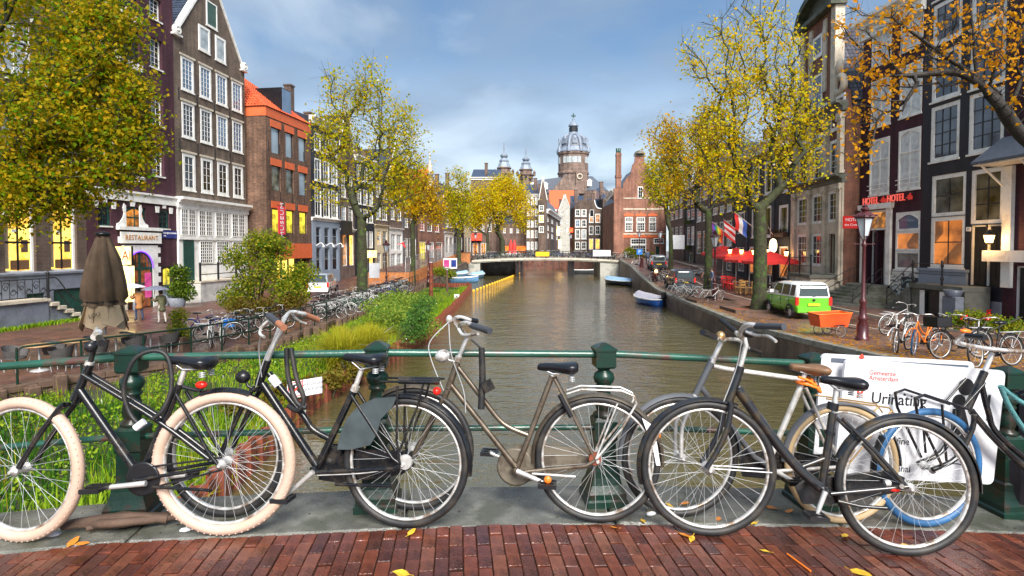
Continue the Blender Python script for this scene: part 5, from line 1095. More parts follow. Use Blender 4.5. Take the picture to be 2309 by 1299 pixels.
def cafe_row():
 z=-1.75;out=[]
 B=row_house('black brick house with white framed windows and flower box above the café',r4,r3,z,'slate_brick',(1749,318),[(1755,1776)],[(361,434),(462,528)],win=dict(fw=.22,nx=2,ny=2,bars='black'),corn=.8,ground=([(1757,1777)],[(556,627)]),gwin=dict(pane='lit_room',fw=.14,nx=1,ny=1),roofm='slate');out.append(B)
 q=MB();u0,u1=B.u(1750),B.u(1779);v=B.v(1764,534);q.box(u0,-.45,v,u1,-.1,v+.3);q.build('flower_box',MT['wood'],B.root);foliage(B.root,'flowers',[(lerp(u0,u1,(k+.5)/7),-.28,v+.35)for k in range(7)],.22,60,'leaf_rust',.09)
 s=thing('round_light_sign','round glowing white sign on the black café front','sign',M=B.M@Matrix.Translation((B.u(1767),-.8,B.v(1767,554))));q=MB();q.lathe([(0,-.1),(.5,-.1),(.55,0),(.5,.1),(0,.1)],24,M=Matrix.Rotation(pi/2,4,'X'),cap=False);q.build('light_disc',MT['lamp_white2'],s);q=MB();q.tube([(0,.1,0),(0,.8,0)],.03,6);q.build('bracket',MT['black'],s)
 B=row_house('black brick café house behind the large tree trunk',r5,r4,z,'slate_brick',(1690,340),[(1694,1710),(1722,1738)],[(375,445),(470,535)],win=dict(fw=.2,nx=2,ny=2,bars='black'),corn=.8,ground=([(1690,1712),(1718,1742)],[(556,618)]),gwin=dict(pane='lit_room',fw=.14,nx=1,ny=1),roofm='slate');out.append(B)
 B=row_house('black brick house with amber lit upper window at the end of the café terrace',r6,r5,z,'slate_brick',(1658,365),[(1664,1678)],[(405,452),(478,525)],win=dict(fw=.16,nx=2,ny=2,panes=['lit_dim','glass'],bars='black'),corn=.6,ground=([(1664,1678)],[(558,612)]),gwin=dict(pane='glass',fw=.14,nx=1,ny=1),roofm='slate');out.append(B)
 B=row_house('brown brick house with tall white sash windows beside the café',r7,r6,z,'dull_brick',(1606,395),[(1607,1617),(1622,1632),(1638,1649)],[(415,450),(468,484),(502,555)],win=dict(fw=.14,ny=4),corn=.6,ground=([(1607,1617),(1638,1649)],[(572,606)]),roofm='tile_dark')
 B=row_house('narrow brown house with white sash windows and tall ground floor',r8,r7,z+.3,'dull_brick',(1570,400),[(1571,1580),(1585,1594)],[(425,455),(470,500)],win=dict(fw=.14,ny=4),gable='neck',ground=([(1571,1580),(1585,1594)],[(522,572)]),gwin=dict(ny=4))
 B=row_house('narrow dark house with green flower boxes under its white windows',r9,r8,z+.7,'slate_brick',(1547,420),[(1549,1555),(1558,1565)],[(440,462),(474,496),(512,552)],win=dict(fw=.12,ny=3),corn=.5,door=(1552,1562,570,'darkgreen'))
 for x,y in((1556,500),(1556,558)):foliage(B.root,'window_box_plants',[(B.u(x)+d,-.3,B.v(x,y))for d in(-.9,-.5,-.1,.3,.7)],.3,90,'leaf_green',.1)
 B=row_house('pale brown house with many narrow white windows near the far bridge',r10,r9,z+1.1,'dull_brick',(1510,425),[(1512,1518),(1522,1528),(1532,1538)],[(445,465),(478,496),(514,542)],win=dict(fw=.13,ny=4),corn=.6,ground=([(1513,1519)],[(560,580)]))
def foliage(parent,name,centres,rad,n,m,size,kind='stuff',sq=1.0):
 V=[];C=np.array(centres,float)
 P=C[NR.integers(0,len(C),n*len(C)if n<500 else n)];k=len(P);P=P+NR.normal(0,1,(k,3))*np.array([rad,rad,rad*sq])*.6
 o=leaves_obj(name,P,size,MT[m],parent);return tag(o,kind=kind)
def leaves_obj(name,P,size,m,parent=None,up=.0,var=.35,bend=True):
 n=len(P);a=NR.normal(0,1,(n,3));a[:,2]-=up;a/=np.linalg.norm(a,axis=1)[:,None]+1e-9
 r=NR.normal(0,1,(n,3));b=np.cross(a,r);b/=np.linalg.norm(b,axis=1)[:,None]+1e-9;c=np.cross(a,b)
 s=size*(1+NR.uniform(-var,var,n))[:,None];A=a*s;Bv=b*s*.36;Cv=c*s*.10
 vs=np.stack([P,P+A*.45+Bv+Cv,P+A*1.0-Cv,P+A*.45-Bv+Cv],1).reshape(-1,3)
 me=bpy.data.meshes.new(name);me.vertices.add(4*n);me.vertices.foreach_set('co',vs.ravel())
 me.loops.add(6*n);q=np.arange(n)[:,None]*4;idx=np.concatenate([q+[[0,1,2]],q+[[0,2,3]]],1).ravel()
 me.loops.foreach_set('vertex_index',idx);me.polygons.add(2*n);me.polygons.foreach_set('loop_start',np.arange(2*n)*3);me.polygons.foreach_set('loop_total',np.full(2*n,3))
 me.materials.append(m);me.update();me.validate();return link(name,me,parent)
MT['leaf_green']=leaf_mat('green_leaves',[(.02,.06,.01),(.05,.12,.015),(.09,.17,.02),(.14,.17,.02)])
MT['leaf_rust']=leaf_mat('rust_leaves',[(.10,.03,.02),(.16,.06,.02),(.10,.08,.02)])
MT['lamp_white2']=glow('pale_sign_light',(1,.85,.5),2.2,(1,.75,.35))
cafe_row()
def church():
 Y=240;o=at(1290,440,Y);g=FPX/Y
 root=thing('church','large brown brick church with grey ribbed dome, two spired towers and slate roofs','church',loc=(0,Y,0))
 def X(x):return at(x,560,Y).x
 def Z(y):return at(1290,y,Y).z
 cx=X(1292)
 def part(name,m,prof,n=8,x=cx,y=0,ph=pi/8,smooth=False):
  b=MB();b.lathe(prof,n,M=Matrix.Translation((x,y,0)),ph=ph,smooth=smooth);return b.build(name,MT[m],root)
 R=(X(1325)-X(1258))/2
 part('drum','church_brick',[(R*1.0,Z(450)),(R*1.0,Z(395)),(R*1.06,Z(394)),(R*1.06,Z(390)),(R,Z(388)),(R,Z(352)),(R*1.06,Z(350)),(R*1.07,Z(346))],16,ph=0)
 part('dome_base','lead_pale',[(R*1.06,Z(346)),(R*1.09,Z(344)),(R*.98,Z(336)),(R*.97,Z(334))],16,ph=0)
 prof=[(R*.95*cos(t),Z(335)+(Z(302)-Z(335))*sin(t)*1.0)for t in np.linspace(0,1.18,9)]
 part('dome','slate2',prof,16,ph=0,smooth=True)
 for k in range(8):
  a=2*pi*(k+.5)/8;q=MB();q.tube([(cx+r*1.015*cos(a),r*1.015*sin(a),z)for r,z in prof],.7,6);q.build('dome_rib',MT['lead_pale'],root)
  a2=2*pi*k/8;r,z=prof[3];q=MB();Mx=Matrix.Translation((cx+r*1.03*cos(a2),r*1.03*sin(a2),z))@Matrix.Rotation(a2,4,'Z');q.box(-.5,-1.0,-1.3,.6,1.0,.8,M=Mx);q.ball((0,0,0),.6,1.0,1.2,M=Mx@Matrix.Translation((.2,0,.8)));q.build('dome_dormer',MT['lead_pale'],root)
  q=MB();q.lathe([(.8,Z(346)),(.8,Z(338)),(.5,Z(335)),(.15,Z(329))],6,M=Matrix.Translation((cx+R*1.04*cos(a),R*1.04*sin(a),0)));q.build('pinnacle',MT['lead_pale'],root)
 rl=prof[-1][0]
 part('lantern','lead_pale',[(rl*1.15,Z(304)),(rl*1.1,Z(301)),(rl*.72,Z(299)),(rl*.62,Z(286)),(rl*.95,Z(285)),(rl*.9,Z(282)),(rl*.55,Z(276)),(rl*.22,Z(272)),(.5,Z(268)),(.25,Z(266))],12)
 for k in range(8):
  a=2*pi*k/8;q=MB();q.box(-.2,-.75,Z(297),.3,.75,Z(288),M=Matrix.Translation((cx+rl*.66*cos(a),rl*.66*sin(a),0))@Matrix.Rotation(a,4,'Z'));q.build('lantern_opening',MT['black'],root)
 q=MB();q.box(cx-.25,-.25,Z(268),cx+.25,.25,Z(256));q.box(cx-1.0,-.24,Z(262.5),cx+1.0,.24,Z(260.5));q.build('cross',MT['darkgreen'],root)
 for k in range(16):
  a=2*pi*(k+.5)/16;q=MB();Mx=Matrix.Translation((cx+R*.985*cos(a),R*.985*sin(a),0))@Matrix.Rotation(a,4,'Z')
  if k%4!=1:[q.box(-.1,y_-.62,Z(371),.12,y_+.62,Z(357),M=Mx)for y_ in(-.75,.75)];q.build('drum_window',MT['glass_pale'],root)
 x0,x1,xa=X(1240),X(1318),X(1276)
 q=MB();q.prism([(X(1243),Z(470)),(X(1243),Z(432)),(X(1272),Z(398)),(X(1300),Z(432)),(X(1300),Z(470))],-8,-7);q.build('transept_gable',MT['church_brick'],root)
 q=MB();q.prism([(X(1241),Z(432)),(X(1272),Z(396)),(X(1302),Z(432))],-6.9,6);q.build('transept_roof',MT['slate'],root)
 q=MB();q.torus((X(1302),-7.4,Z(403)),(0,1,0),1.0,.25,20,6);q.lathe([(0,-.3),(.95,-.3)],20,M=Matrix.Translation((X(1302),-7.2,Z(403)))@Matrix.Rotation(pi/2,4,'X'));q.build('clock_face',MT['stone'],root)
 q=MB();q.box(X(1294),-7.1,Z(440),X(1318),-5,Z(392));q.build('stair_tower',MT['church_brick'],root)
 q=MB();q.prism([(X(1192),Z(438)),(X(1192),Z(425)),(X(1199),Z(411)),(X(1262),Z(403)),(X(1262),Z(438))],-5,6);q.build('nave_roof',MT['slate'],root)
 q=MB();q.box(X(1190),-4.5,Z(480),X(1365),5,Z(437));q.build('nave_wall',MT['church_brick'],root)
 c2=X(1342);ap=(c2-1,2,Z(396));rr=[(X(1308),-6),(X(1330),-9.5),(X(1356),-8.5),(X(1371),-3),(X(1371),6),(X(1308),6)]
 q=MB();q.add([(a,b,Z(434))for a,b in rr]+[ap,(X(1318),2,Z(396))],[(0,1,7),(1,6,7),(1,2,6),(2,3,6),(3,4,6),(4,5,7,6),(5,0,7)]);q.build('choir_roof',MT['slate'],root)
 q=MB();q.prism([(a,b)for a,b in rr],Z(480),Z(434.5),axis='z');q.build('choir_wall',MT['church_brick'],root)
 for x in(1200,1228,1324):
  q=MB();z=Z(418 if x>1300 else 425);q.box(X(x)-.9,-6.6,z-1,X(x)+.9,-4,z+1);q.prism([(X(x)-1.2,z+1),(X(x),z+2),(X(x)+1.2,z+1)],-6.8,-4);q.build('roof_dormer',MT['white'],root)
 for x,t,s_ in((1136,325,1.0),(1187,336,.95)):
  w=3.1*s_;xx=X(x);k=(400-t)/75
  def zt(y):return Z(400-(400-y)*k)
  part('tower','church_brick',[(w*1.15,Z(470)),(w*1.15,zt(388)),(w*1.35,zt(387)),(w*1.35,zt(384)),(w*.95,zt(383)),(w*.95,zt(374)),(w*1.1,zt(373)),(w*1.1,zt(371))],8,x=xx,y=10)
  part('tower_spire','lead',[(w*1.02,zt(371)),(w*.95,zt(368)),(w*.72,zt(359)),(w*.66,zt(358)),(w*.74,zt(355)),(w*.45,zt(349)),(w*.34,zt(348)),(w*.55,zt(345)),(w*.6,zt(342)),(w*.42,zt(339)),(w*.16,zt(335)),(w*.1,zt(330)),(.3,zt(325)),(.28,zt(312))],8,x=xx,y=10)
  for s2 in(-1,1):q=MB();q.lathe([(.5,zt(390)),(.5,zt(381)),(.7,zt(380)),(.1,zt(374))],6,M=Matrix.Translation((xx+s2*w*1.25,9,0)));q.build('pinnacle',MT['church_brick'],root)
  for s2 in(-1,0,1):q=MB();q.box(xx+s2*w*.62-.45,10-w*1.19,zt(400),xx+s2*w*.62+.45,10-w*1.0,zt(391));q.build('louvre',MT['black'],root)
MT['lead_pale']=mat('pale_lead',(.19,.23,.29),.5,var=.15,scale=.4);MT['slate2']=mat('dome_slate',(.12,.135,.165),.5,var=.25,scale=.8)
church()
# ------------------ trees, shrubs, the overgrown bank
def nrm(v):return v/(np.linalg.norm(v)+1e-9)
def tree(label,base,trunk,trunk_r,blobs,n_t,n_leaf,leaf,lm,bark='bark',seed=1,bf=.45,twig=.014,spread=.22,limbs=(),bare=.0,group=None,name='tree',jit=.1,moss=None,bare_above=None):
 """trunk: points from the ground to the fork; blobs: (centre, radii, weight) that the limbs grow into"""
 rng=np.random.default_rng(seed);root=thing(name,label,'tree',loc=base,group=group);O=np.array(base,float)
 P=[];par=[];plen=[]
 def path(pts,k0):
  last=k0
  for p in pts:
   P.append(np.array(p,float));par.append(last);plen.append(0 if last<0 else plen[last]+np.linalg.norm(P[-1]-P[last]));last=len(P)-1
  return last
 tp=[np.array(v)for v in bez([Vector(p)for p in trunk],5)];fork=path(tp,-1);nt=fork+1
 for ln in limbs:path([np.array(v)for v in bez([Vector(p)for p in ln],5)][1:],int(np.argmin([np.linalg.norm(p-np.array(ln[0]))for p in P])))
 w=np.array([b[2]for b in blobs],float);w/=w.sum();T=[]
 for _ in range(n_t):
  c,r,_w=blobs[rng.choice(len(blobs),p=w)];d=nrm(rng.normal(0,1,3))*rng.uniform(.15,1)**.45;T.append(np.array(c)+d*np.array(r))
 F=P[fork];T.sort(key=lambda t:np.linalg.norm(t-F));ends=[]
 for t in T:
  A=np.array(P);dv=t-A;d=np.linalg.norm(dv,axis=1);cost=d+bf*np.array(plen)+np.where(dv[:,2]<-.2*d,.5*d,0);cost[:max(0,nt-4)]+=50
  k=int(np.argmin(cost));D=d[k];n=max(1,int(D/.45));st=P[k];pts=[]
  side=rng.normal(0,1,3);out=nrm(t-F)
  for i in range(1,n+1):
   f=i/n;pts.append(st+(t-st)*f+(side*jit*D+np.array([0,0,-.12*D])*(1 if t[2]>F[2]else-.5))*sin(pi*f)*.6+(rng.normal(0,.03,3)if i<n else 0))
  e=path(pts,k);ends.append((k if n==1 else e-1,e))
 N=len(P);cnt=np.zeros(N);
 for k in range(N-1,-1,-1):
  cnt[k]=max(cnt[k],1)
  if par[k]>=0:cnt[par[k]]+=cnt[k]
 R=twig*cnt**.47;R*=1;top=R[fork];sc=trunk_r/max(R[:nt].max(),1e-6)
 R=np.where(cnt>4,R*(1+(sc-1)*np.clip((np.log(cnt)-np.log(4))/(np.log(cnt.max())-np.log(4)+1e-9),0,1)),R)
 for i in range(nt):R[i]=trunk_r*lerp(1.12,.86,i/nt)*(1.35 if i==0 else 1.1 if i==1 else 1)
 A=np.array(P)-O;b=MB();b.tube([A[i]for i in range(nt)],[float(R[i])for i in range(nt)],12);b.build('trunk',MT[moss or bark],root)
 V=[];Fc=[];n=5
 for k in range(nt,N):
  p,q=A[par[k]],A[k];t=nrm(q-p);u=nrm(np.cross(t,[.3,.2,.9]));v2=np.cross(t,u);r0,r1=min(R[par[k]],R[k]*1.25+.004),R[k];s0=len(V)
  for rr,c in((r0,p),(r1,q)):
   for j in range(n):a=2*pi*j/n;V.append(c+(u*cos(a)+v2*sin(a))*rr)
  Fc+=[(s0+j,s0+(j+1)%n,s0+n+(j+1)%n,s0+n+j)for j in range(n)]
 for k,e in ends:
  for _ in range(4):
   q=A[e]+(A[k]-A[e])*rng.uniform(0,1);d=nrm(nrm(A[e]-A[k])+rng.normal(0,.7,3))*rng.uniform(.25,.75)*(spread/.22);s0=len(V);u=nrm(np.cross(d,[.3,.2,.9]));v2=np.cross(d,u)
   for rr,c in((twig*.6,q),(twig*.25,q+d)):
    for j in range(3):a=2*pi*j/3;V.append(c+(u*cos(a)+v2*sin(a))*rr)
   Fc+=[(s0+j,s0+(j+1)%3,s0+3+(j+1)%3,s0+3+j)for j in range(3)]
 m=MB();m.add(V,Fc,True);m.build('limbs',MT[bark],root)
 E=np.array([A[e]for k,e in ends]);K=np.array([A[k]for k,e in ends]);ok=np.ones(len(E))
 if bare_above is not None:ok=np.where(E[:,2]+O[2]>bare_above,.10,1)
 if bare:ok=ok*np.where(rng.uniform(0,1,len(E))<bare,.06,1)
 ok=ok*rng.gamma(.9,1,len(E));ii=rng.choice(len(E),n_leaf,p=ok/ok.sum());L=E[ii]+(K[ii]-E[ii])*rng.uniform(-.3,1,n_leaf)[:,None]+rng.normal(0,spread,(n_leaf,3))
 o=leaves_obj('crown',L,leaf,MT[lm],root,up=.35);tag(o,kind='stuff');return root
def blob(x,y,rx,ry,Y,w=1,dy=None):
 c=at(x,y,Y);return(tuple(c),(rx/FPX*Y,dy or rx/FPX*Y*.8,ry/FPX*Y),w)
MT['lf_left']=leaf_mat('green_gold_leaves',[(.12,.28,.008),(.20,.40,.010),(.32,.50,.010),(.50,.58,.012),(.66,.58,.012),(.62,.38,.012)],.6)
MT['lf_gold']=leaf_mat('gold_leaves',[(.50,.44,.012),(.74,.62,.012),(.88,.68,.012),(.90,.60,.012),(.78,.42,.012)],.6)
MT['lf_lime']=leaf_mat('yellow_green_leaves',[(.36,.46,.014),(.56,.62,.014),(.74,.72,.014),(.84,.72,.014),(.76,.52,.012)],.6)
MT['lf_yellow']=leaf_mat('bright_yellow_leaves',[(.58,.60,.012),(.80,.76,.012),(.92,.80,.012),(.94,.74,.012),(.86,.54,.012)],.6)
MT['lf_orange']=leaf_mat('orange_leaves',[(.70,.36,.012),(.84,.52,.014),(.88,.64,.016),(.54,.54,.016),(.74,.30,.012)],.6)
def gz(x,Y,left):z=ZL(Y)if left else ZR(Y);return(x,Y,z)
def trees():
 Y=14.5;b=(-16.4,14.6,-2.25)
 tree('large dense green and gold tree filling the upper left corner',b,[b,(-16.3,14.6,0),(-16.0,14.6,2.4)],.34,[blob(60,180,220,210,Y,2.6),blob(170,250,150,150,Y,2.4),blob(210,120,80,110,Y,1),blob(60,400,150,70,Y,1.3),blob(230,330,95,90,Y,1.3),blob(300,290,45,60,Y,.5),blob(100,20,170,90,Y,1.4),blob(120,440,90,45,Y,.5),blob(320,200,30,50,Y,.3),blob(260,40,60,60,Y,.4),blob(290,400,40,30,Y,.3),blob(20,470,60,30,Y,.3)],560,36000,.105,'lf_left',seed=3,spread=.25,jit=.1)
 def T(label,x,Y,fork_y,r,blobs,n,nl,lf,lm,left,seed,**k):
  X=(x-CX)/FPX*Y;b=gz(X,Y,left);f=at(x,fork_y,Y);t2=at(x+2,(fork_y+560)/2+10,Y)
  return tree(label,b,[b,((b[0]+f.x)/2+.05,Y,(b[2]+f.z)/2),tuple(f)],r,[blob(*q[:4],Y,q[4])for q in blobs],n,nl,lf,lm,seed=seed,**k)
 T('tall yellow green elm with an ivy covered trunk on the left quay',815,38,492,.34,[(830,320,105,110,3),(775,215,50,60,1),(835,200,45,55,.8),(900,320,62,70,1.4),(890,420,70,55,1.4),(745,300,38,55,.7),(755,420,50,50,.5),(930,385,30,30,.3)],420,7200,.18,'lf_lime',True,5,moss='bark_moss',spread=.42,bf=.35)
 T('smaller golden tree behind the tall elm on the left quay',930,58,505,.26,[(930,430,48,65,2),(965,450,38,55,1.3),(900,430,30,40,.6),(985,480,20,30,.5)],240,4800,.24,'lf_gold',True,6,moss='bark_moss',spread=.5,bf=.35)
 T('yellow green tree with bare upper twigs beside the left end of the far bridge',1034,78,520,.3,[(1033,440,30,55,2),(1020,470,22,40,1),(1048,480,22,35,1)],200,4200,.25,'lf_lime',True,7,moss='bark_moss',spread=.5,bf=.3)
 T('golden tree with a slim trunk just beyond the far bridge',1099,100,530,.28,[(1085,460,34,48,2),(1070,480,22,40,1),(1105,450,22,40,1)],220,5200,.30,'lf_yellow',True,8,spread=.6,bf=.35)
 T('broad bright yellow tree with dark trunk beyond the far bridge',1133,104,540,.45,[(1150,440,48,48,3),(1130,425,30,35,1),(1180,480,26,45,1.2),(1125,480,28,35,1)],300,8500,.32,'lf_yellow',True,9,spread=.6,bf=.3)
 T('tall yellow tree with thick mossy trunk and bare top twigs beside the green car',1713,29.3,470,.33,[(1700,260,120,120,3),(1620,330,70,90,1.2),(1800,270,70,110,1.5),(1745,120,100,110,1.6),(1600,120,65,110,.7),(1790,380,60,40,.5),(1720,10,90,60,.5),(1660,420,60,40,.4)],560,9200,.155,'lf_yellow',False,10,moss='bark_moss',bark='bark',spread=.32,bf=.4,bare_above=13.2,twig=.016)
 T('sparse yellow tree with a mossy trunk beside the second lamp post',1597,45,478,.29,[(1560,330,70,75,2),(1600,280,45,60,1.2),(1500,320,40,60,.8),(1640,380,40,50,.8),(1540,420,60,40,.7)],380,5200,.19,'lf_gold',False,11,moss='bark_moss',spread=.38,bf=.4,bare=.35)
 T('thin green yellow tree beyond the parked black car',1512,60,520,.24,[(1500,410,42,60,2),(1475,400,25,50,1),(1530,380,28,60,1),(1510,340,30,35,.6)],300,4600,.23,'lf_lime',False,12,moss='bark_moss',spread=.45,bf=.4,bare=.2)
 Y=8.6;b=(10.2,9.2,-.95);L=lambda x,y,Y=Y:tuple(at(x,y,Y))
 tree('near tree with dark boughs and orange leaves hanging in at the upper right',b,[b,(10.1,9.2,1.0),(9.8,9.1,2.2)],.105,[blob(2190,110,120,90,Y,1.6),blob(2060,130,100,90,Y,1.2),blob(1980,200,70,110,Y,1.3),blob(1940,300,45,90,Y,.7),blob(2250,60,80,90,Y,1),blob(2080,40,100,50,Y,1),blob(1930,60,50,60,Y,.5),blob(2290,200,60,80,Y,.5)],320,1600,.07,'lf_orange',bark='bark_dark',seed=13,twig=.005,spread=.10,limbs=[[(9.8,9.1,2.2),L(2330,330,8.9),L(2255,240),L(2205,175),L(2195,80),L(2185,-40)],[L(2205,175),L(2150,140),L(2080,90),L(2010,40)],[L(2230,205),L(2160,165),L(2060,170),L(1960,172)],[L(2270,260),L(2309,150),L(2300,20)]],bf=.35,jit=.12)
trees()
MT['lf_bush']=leaf_mat('shrub_leaves',[(.05,.16,.015),(.09,.24,.018),(.16,.32,.02),(.27,.36,.02),(.38,.34,.02)],.45)
MT['lf_conifer']=leaf_mat('feathery_green',[(.03,.08,.012),(.08,.15,.012),(.14,.2,.015)],.3)
MT['lf_weed']=leaf_mat('weed_leaves',[(.09,.22,.03),(.16,.32,.04),(.26,.42,.05),(.36,.42,.06)],.45);MT['lf_teal']=leaf_mat('sage_leaves',[(.04,.11,.03),(.09,.19,.045),(.14,.26,.06),(.10,.22,.03)],.35)
MT['lf_fern']=leaf_mat('rusty_fern',[(.16,.09,.015),(.26,.15,.02),(.22,.2,.02),(.12,.13,.015)],.3)
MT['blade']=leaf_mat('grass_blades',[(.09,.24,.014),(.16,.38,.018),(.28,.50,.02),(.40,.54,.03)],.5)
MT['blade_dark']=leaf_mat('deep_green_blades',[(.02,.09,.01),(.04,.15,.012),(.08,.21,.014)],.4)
MT['blade_gold']=leaf_mat('golden_blades',[(.44,.38,.03),(.62,.48,.04),(.70,.50,.04),(.40,.42,.03)],.45)
def shrub(label,cat,base,cents,rad,n,m,size,name='shrub',stems=6,seed=1,sq=1.0):
 rng=np.random.default_rng(seed);root=thing(name,label,cat,loc=base);b=MB();C=[np.array(c)-np.array(base)for c in cents]
 for k in range(stems):
  c=C[k%len(C)];b.tube(bez([(rng.uniform(-.1,.1),rng.uniform(-.1,.1),0),tuple(c*.5+rng.normal(0,.1,3)),tuple(c+rng.normal(0,.2,3))],4),[.03]*8+[.012],5)
 b.build('stem',MT['bark'],root);C=np.array(C);P=C[rng.integers(0,len(C),n)]+nrm_rows(rng.normal(0,1,(n,3)))*(rng.uniform(0,1,n)**.5)[:,None]*np.array(rad);P=P[P[:,2]>.02]
 tag(leaves_obj('leaves',P,size,MT[m],root,up=.3),kind='stuff');return root
def nrm_rows(a):return a/np.linalg.norm(a,axis=1)[:,None]
def blades(name,P,h,m,w=.012,lean=.35,parent=None):
 n=len(P);hh=h*NR.uniform(.5,1.25,n)[:,None];d=NR.normal(0,1,(n,3));d[:,2]=0;d=nrm_rows(d);s=np.stack([-d[:,1],d[:,0],np.zeros(n)],1)*w;up=np.array([0,0,1.0])
 ln=np.abs(NR.normal(0,lean,n))[:,None];M1=P+up*hh*.6+d*hh*ln*.3;T=P+up*hh*(1-ln*.3)+d*hh*ln
 vs=np.stack([P-s,P+s,M1+s*.8,M1-s*.8,T],1).reshape(-1,3);me=bpy.data.meshes.new(name);me.vertices.add(5*n);me.vertices.foreach_set('co',vs.ravel());q=np.arange(n)[:,None]*5
 me.loops.add(9*n);me.loops.foreach_set('vertex_index',np.concatenate([q+[[0,1,2]],q+[[0,2,3]],q+[[3,2,4]]],1).ravel());me.polygons.add(3*n);me.polygons.foreach_set('loop_start',np.arange(3*n)*3);me.polygons.foreach_set('loop_total',np.full(3*n,3))
 me.materials.append(MT[m]);me.update();me.validate();return tag(link(name,me,parent),kind='stuff')
def bank():
 def pts(n,y0,y1,t0=0,t1=1,dens=None):
  Y=y0*(y1/y0)**NR.uniform(0,1,n);t=NR.uniform(t0,t1,n);X=np.array([lerp(XL(y)+.1,XS(y)-.05,a)for y,a in zip(Y,t)]);return np.stack([X,Y,np.full(n,-2.62)],1)
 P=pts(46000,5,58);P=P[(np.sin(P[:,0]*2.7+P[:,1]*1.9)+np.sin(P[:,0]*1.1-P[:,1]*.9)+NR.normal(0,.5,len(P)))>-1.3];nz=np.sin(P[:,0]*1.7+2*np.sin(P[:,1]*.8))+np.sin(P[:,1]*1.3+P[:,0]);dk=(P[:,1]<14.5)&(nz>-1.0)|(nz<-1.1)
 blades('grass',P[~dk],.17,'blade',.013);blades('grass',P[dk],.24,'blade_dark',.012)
 Q=pts(30000,5,45);Q[:,2]+=NR.uniform(.06,.26,len(Q));nq=np.sin(Q[:,0]*2.1+Q[:,1]*.6)+np.sin(Q[:,1]*1.1);Q=Q[nq>-.2]
 tag(leaves_obj('ground_cover',Q,.075,MT['lf_lime2'],up=.8),kind='stuff')
 S=pts(2600,5,50);S=S[np.sin(S[:,0]*1.9+S[:,1]*1.3)>.2];tag(leaves_obj('dead_leaves',S+[0,0,.1],.11,MT['lf_fern'],up=.5),kind='stuff')
 S=pts(900,5,50);blades('dead_stems',S,.6,'blade_gold',.006,.5)
 Rm=pts(7000,7,57,.80,1.0);blades('tall_grass',Rm,.45,'blade',.012,.5)
 Rg=pts(2600,6,57,.9,1.02);blades('dry_grass',Rg,.4,'blade_gold',.01,.8)
 g=thing('ornamental_grass','arching golden ornamental grass tuft spilling over the sheet piling','plant',loc=(XS(19)-.3,19,-2.4))
 for k,(dx,dy)in enumerate(((0,0),(-.35,-1.1),(.05,1.0),(-.8,.2))):
  n=1500;P=np.zeros((n,3));P[:,0]=dx+NR.normal(0,.14,n);P[:,1]=dy+NR.normal(0,.14,n);blades('grass_tuft',P,1.15,'blade_gold',.014,.7,g)
 def cl(x,y,Y):return tuple(at(x,y,Y))
 shrub('bushy sage green shrub on the bank edge above the water','shrub',(XS(25)-.6,25,-2.45),[cl(905,712,25),cl(930,726,25),cl(880,702,26),cl(950,738,24)],(1.0,1.2,.5),3000,'lf_weed',.11,seed=4)
 shrub('loose green shrub on the bank in front of the quay bicycles','shrub',(XS(29)-1.2,29,-2.45),[cl(860,690,29),cl(890,672,30),cl(930,682,29)],(1.1,1.4,.5),3000,'lf_weed',.11,seed=5)
 shrub('feathery grey green bush leaning over the water','shrub',(XS(22)-.1,22,-2.4),[cl(945,715,22.5),cl(930,745,22),cl(955,690,24)],(.6,.8,.55),1900,'lf_teal',.09,seed=6)
 for k,(x,y,Y)in enumerate(((735,838,15.4),(640,860,13.2),(790,815,16.5),(560,900,11.5))):
  shrub(['rusty fern clump beside the quicksand notice','brown fern clump low on the bank left of the notice','small rusty fern on the rim of the piling','dark fern clump on the near bank behind the bicycles'][k],'plant',tuple(gnd(x,y+40,-2.45)),[tuple(gnd(x,y+40,-2.45)+Vector((a,b_,.25)))for a,b_ in((0,0),(.3,.2),(-.3,.1))],(.4,.4,.22),700,'lf_fern',.11,name='fern',seed=20+k)
 shrub('large leafy roadside shrub with long sprays before the museum','shrub',(-13.2,29.5,-2.2),[cl(*p)for p in((600,600,29),(560,640,29),(640,640,29),(540,580,29),(590,545,29),(660,660,28),(620,560,30),(530,670,29),(680,620,28.5))],(.95,.9,.75),9000,'lf_bush',.13,stems=18,seed=8)
 shrub('russet lower bush in front of the large roadside shrub','shrub',(-13.6,28,-2.2),[cl(540,690,28),cl(600,690,28),cl(660,675,27.5)],(.7,.6,.5),2600,'lf_fern',.10,seed=9)
 s=shrub('feathery green conifer bush in a low pot by the marble stoop','potted plant',(-21.0,35.6,-2.2),[cl(412,640,35.6),cl(405,615,35.6),cl(420,660,35.6),cl(398,655,35.6)],(.65,.6,.55),2600,'lf_conifer',.14,name='potted_shrub',seed=10)
 q=MB();q.lathe([(.4,0),(.55,.55),(.5,.55)],14);q.build('pot',MT['greybase'],s)
 s=shrub('small clipped box bush in a planter by the terrace tables','potted plant',tuple(gnd(403,790,-2.2)),[cl(403,712,20.3),cl(398,740,20.3),cl(410,750,20.3)],(.34,.34,.3),2200,'lf_bush',.06,name='potted_shrub',seed=11)
 q=MB();q.cbox(-.3,-.3,0,.3,.3,.5,.03);q.build('pot',MT['wood'],s)
 shrub('green hedge plants beside the far left quay boat','shrub',tuple(gnd(1000,640,-2.0)),[cl(1000,612,57),cl(985,612,57),cl(1012,618,57)],(.8,.8,.5),1500,'lf_bush',.16,seed=12)
 shrub('climbing green bush beside the ground floor windows of the gabled brick house','shrub',(20.4,90.5,-.2),[cl(1420,570,90),cl(1440,580,90),cl(1465,580,90)],(1.0,.6,.9),1800,'lf_bush',.3,seed=13)
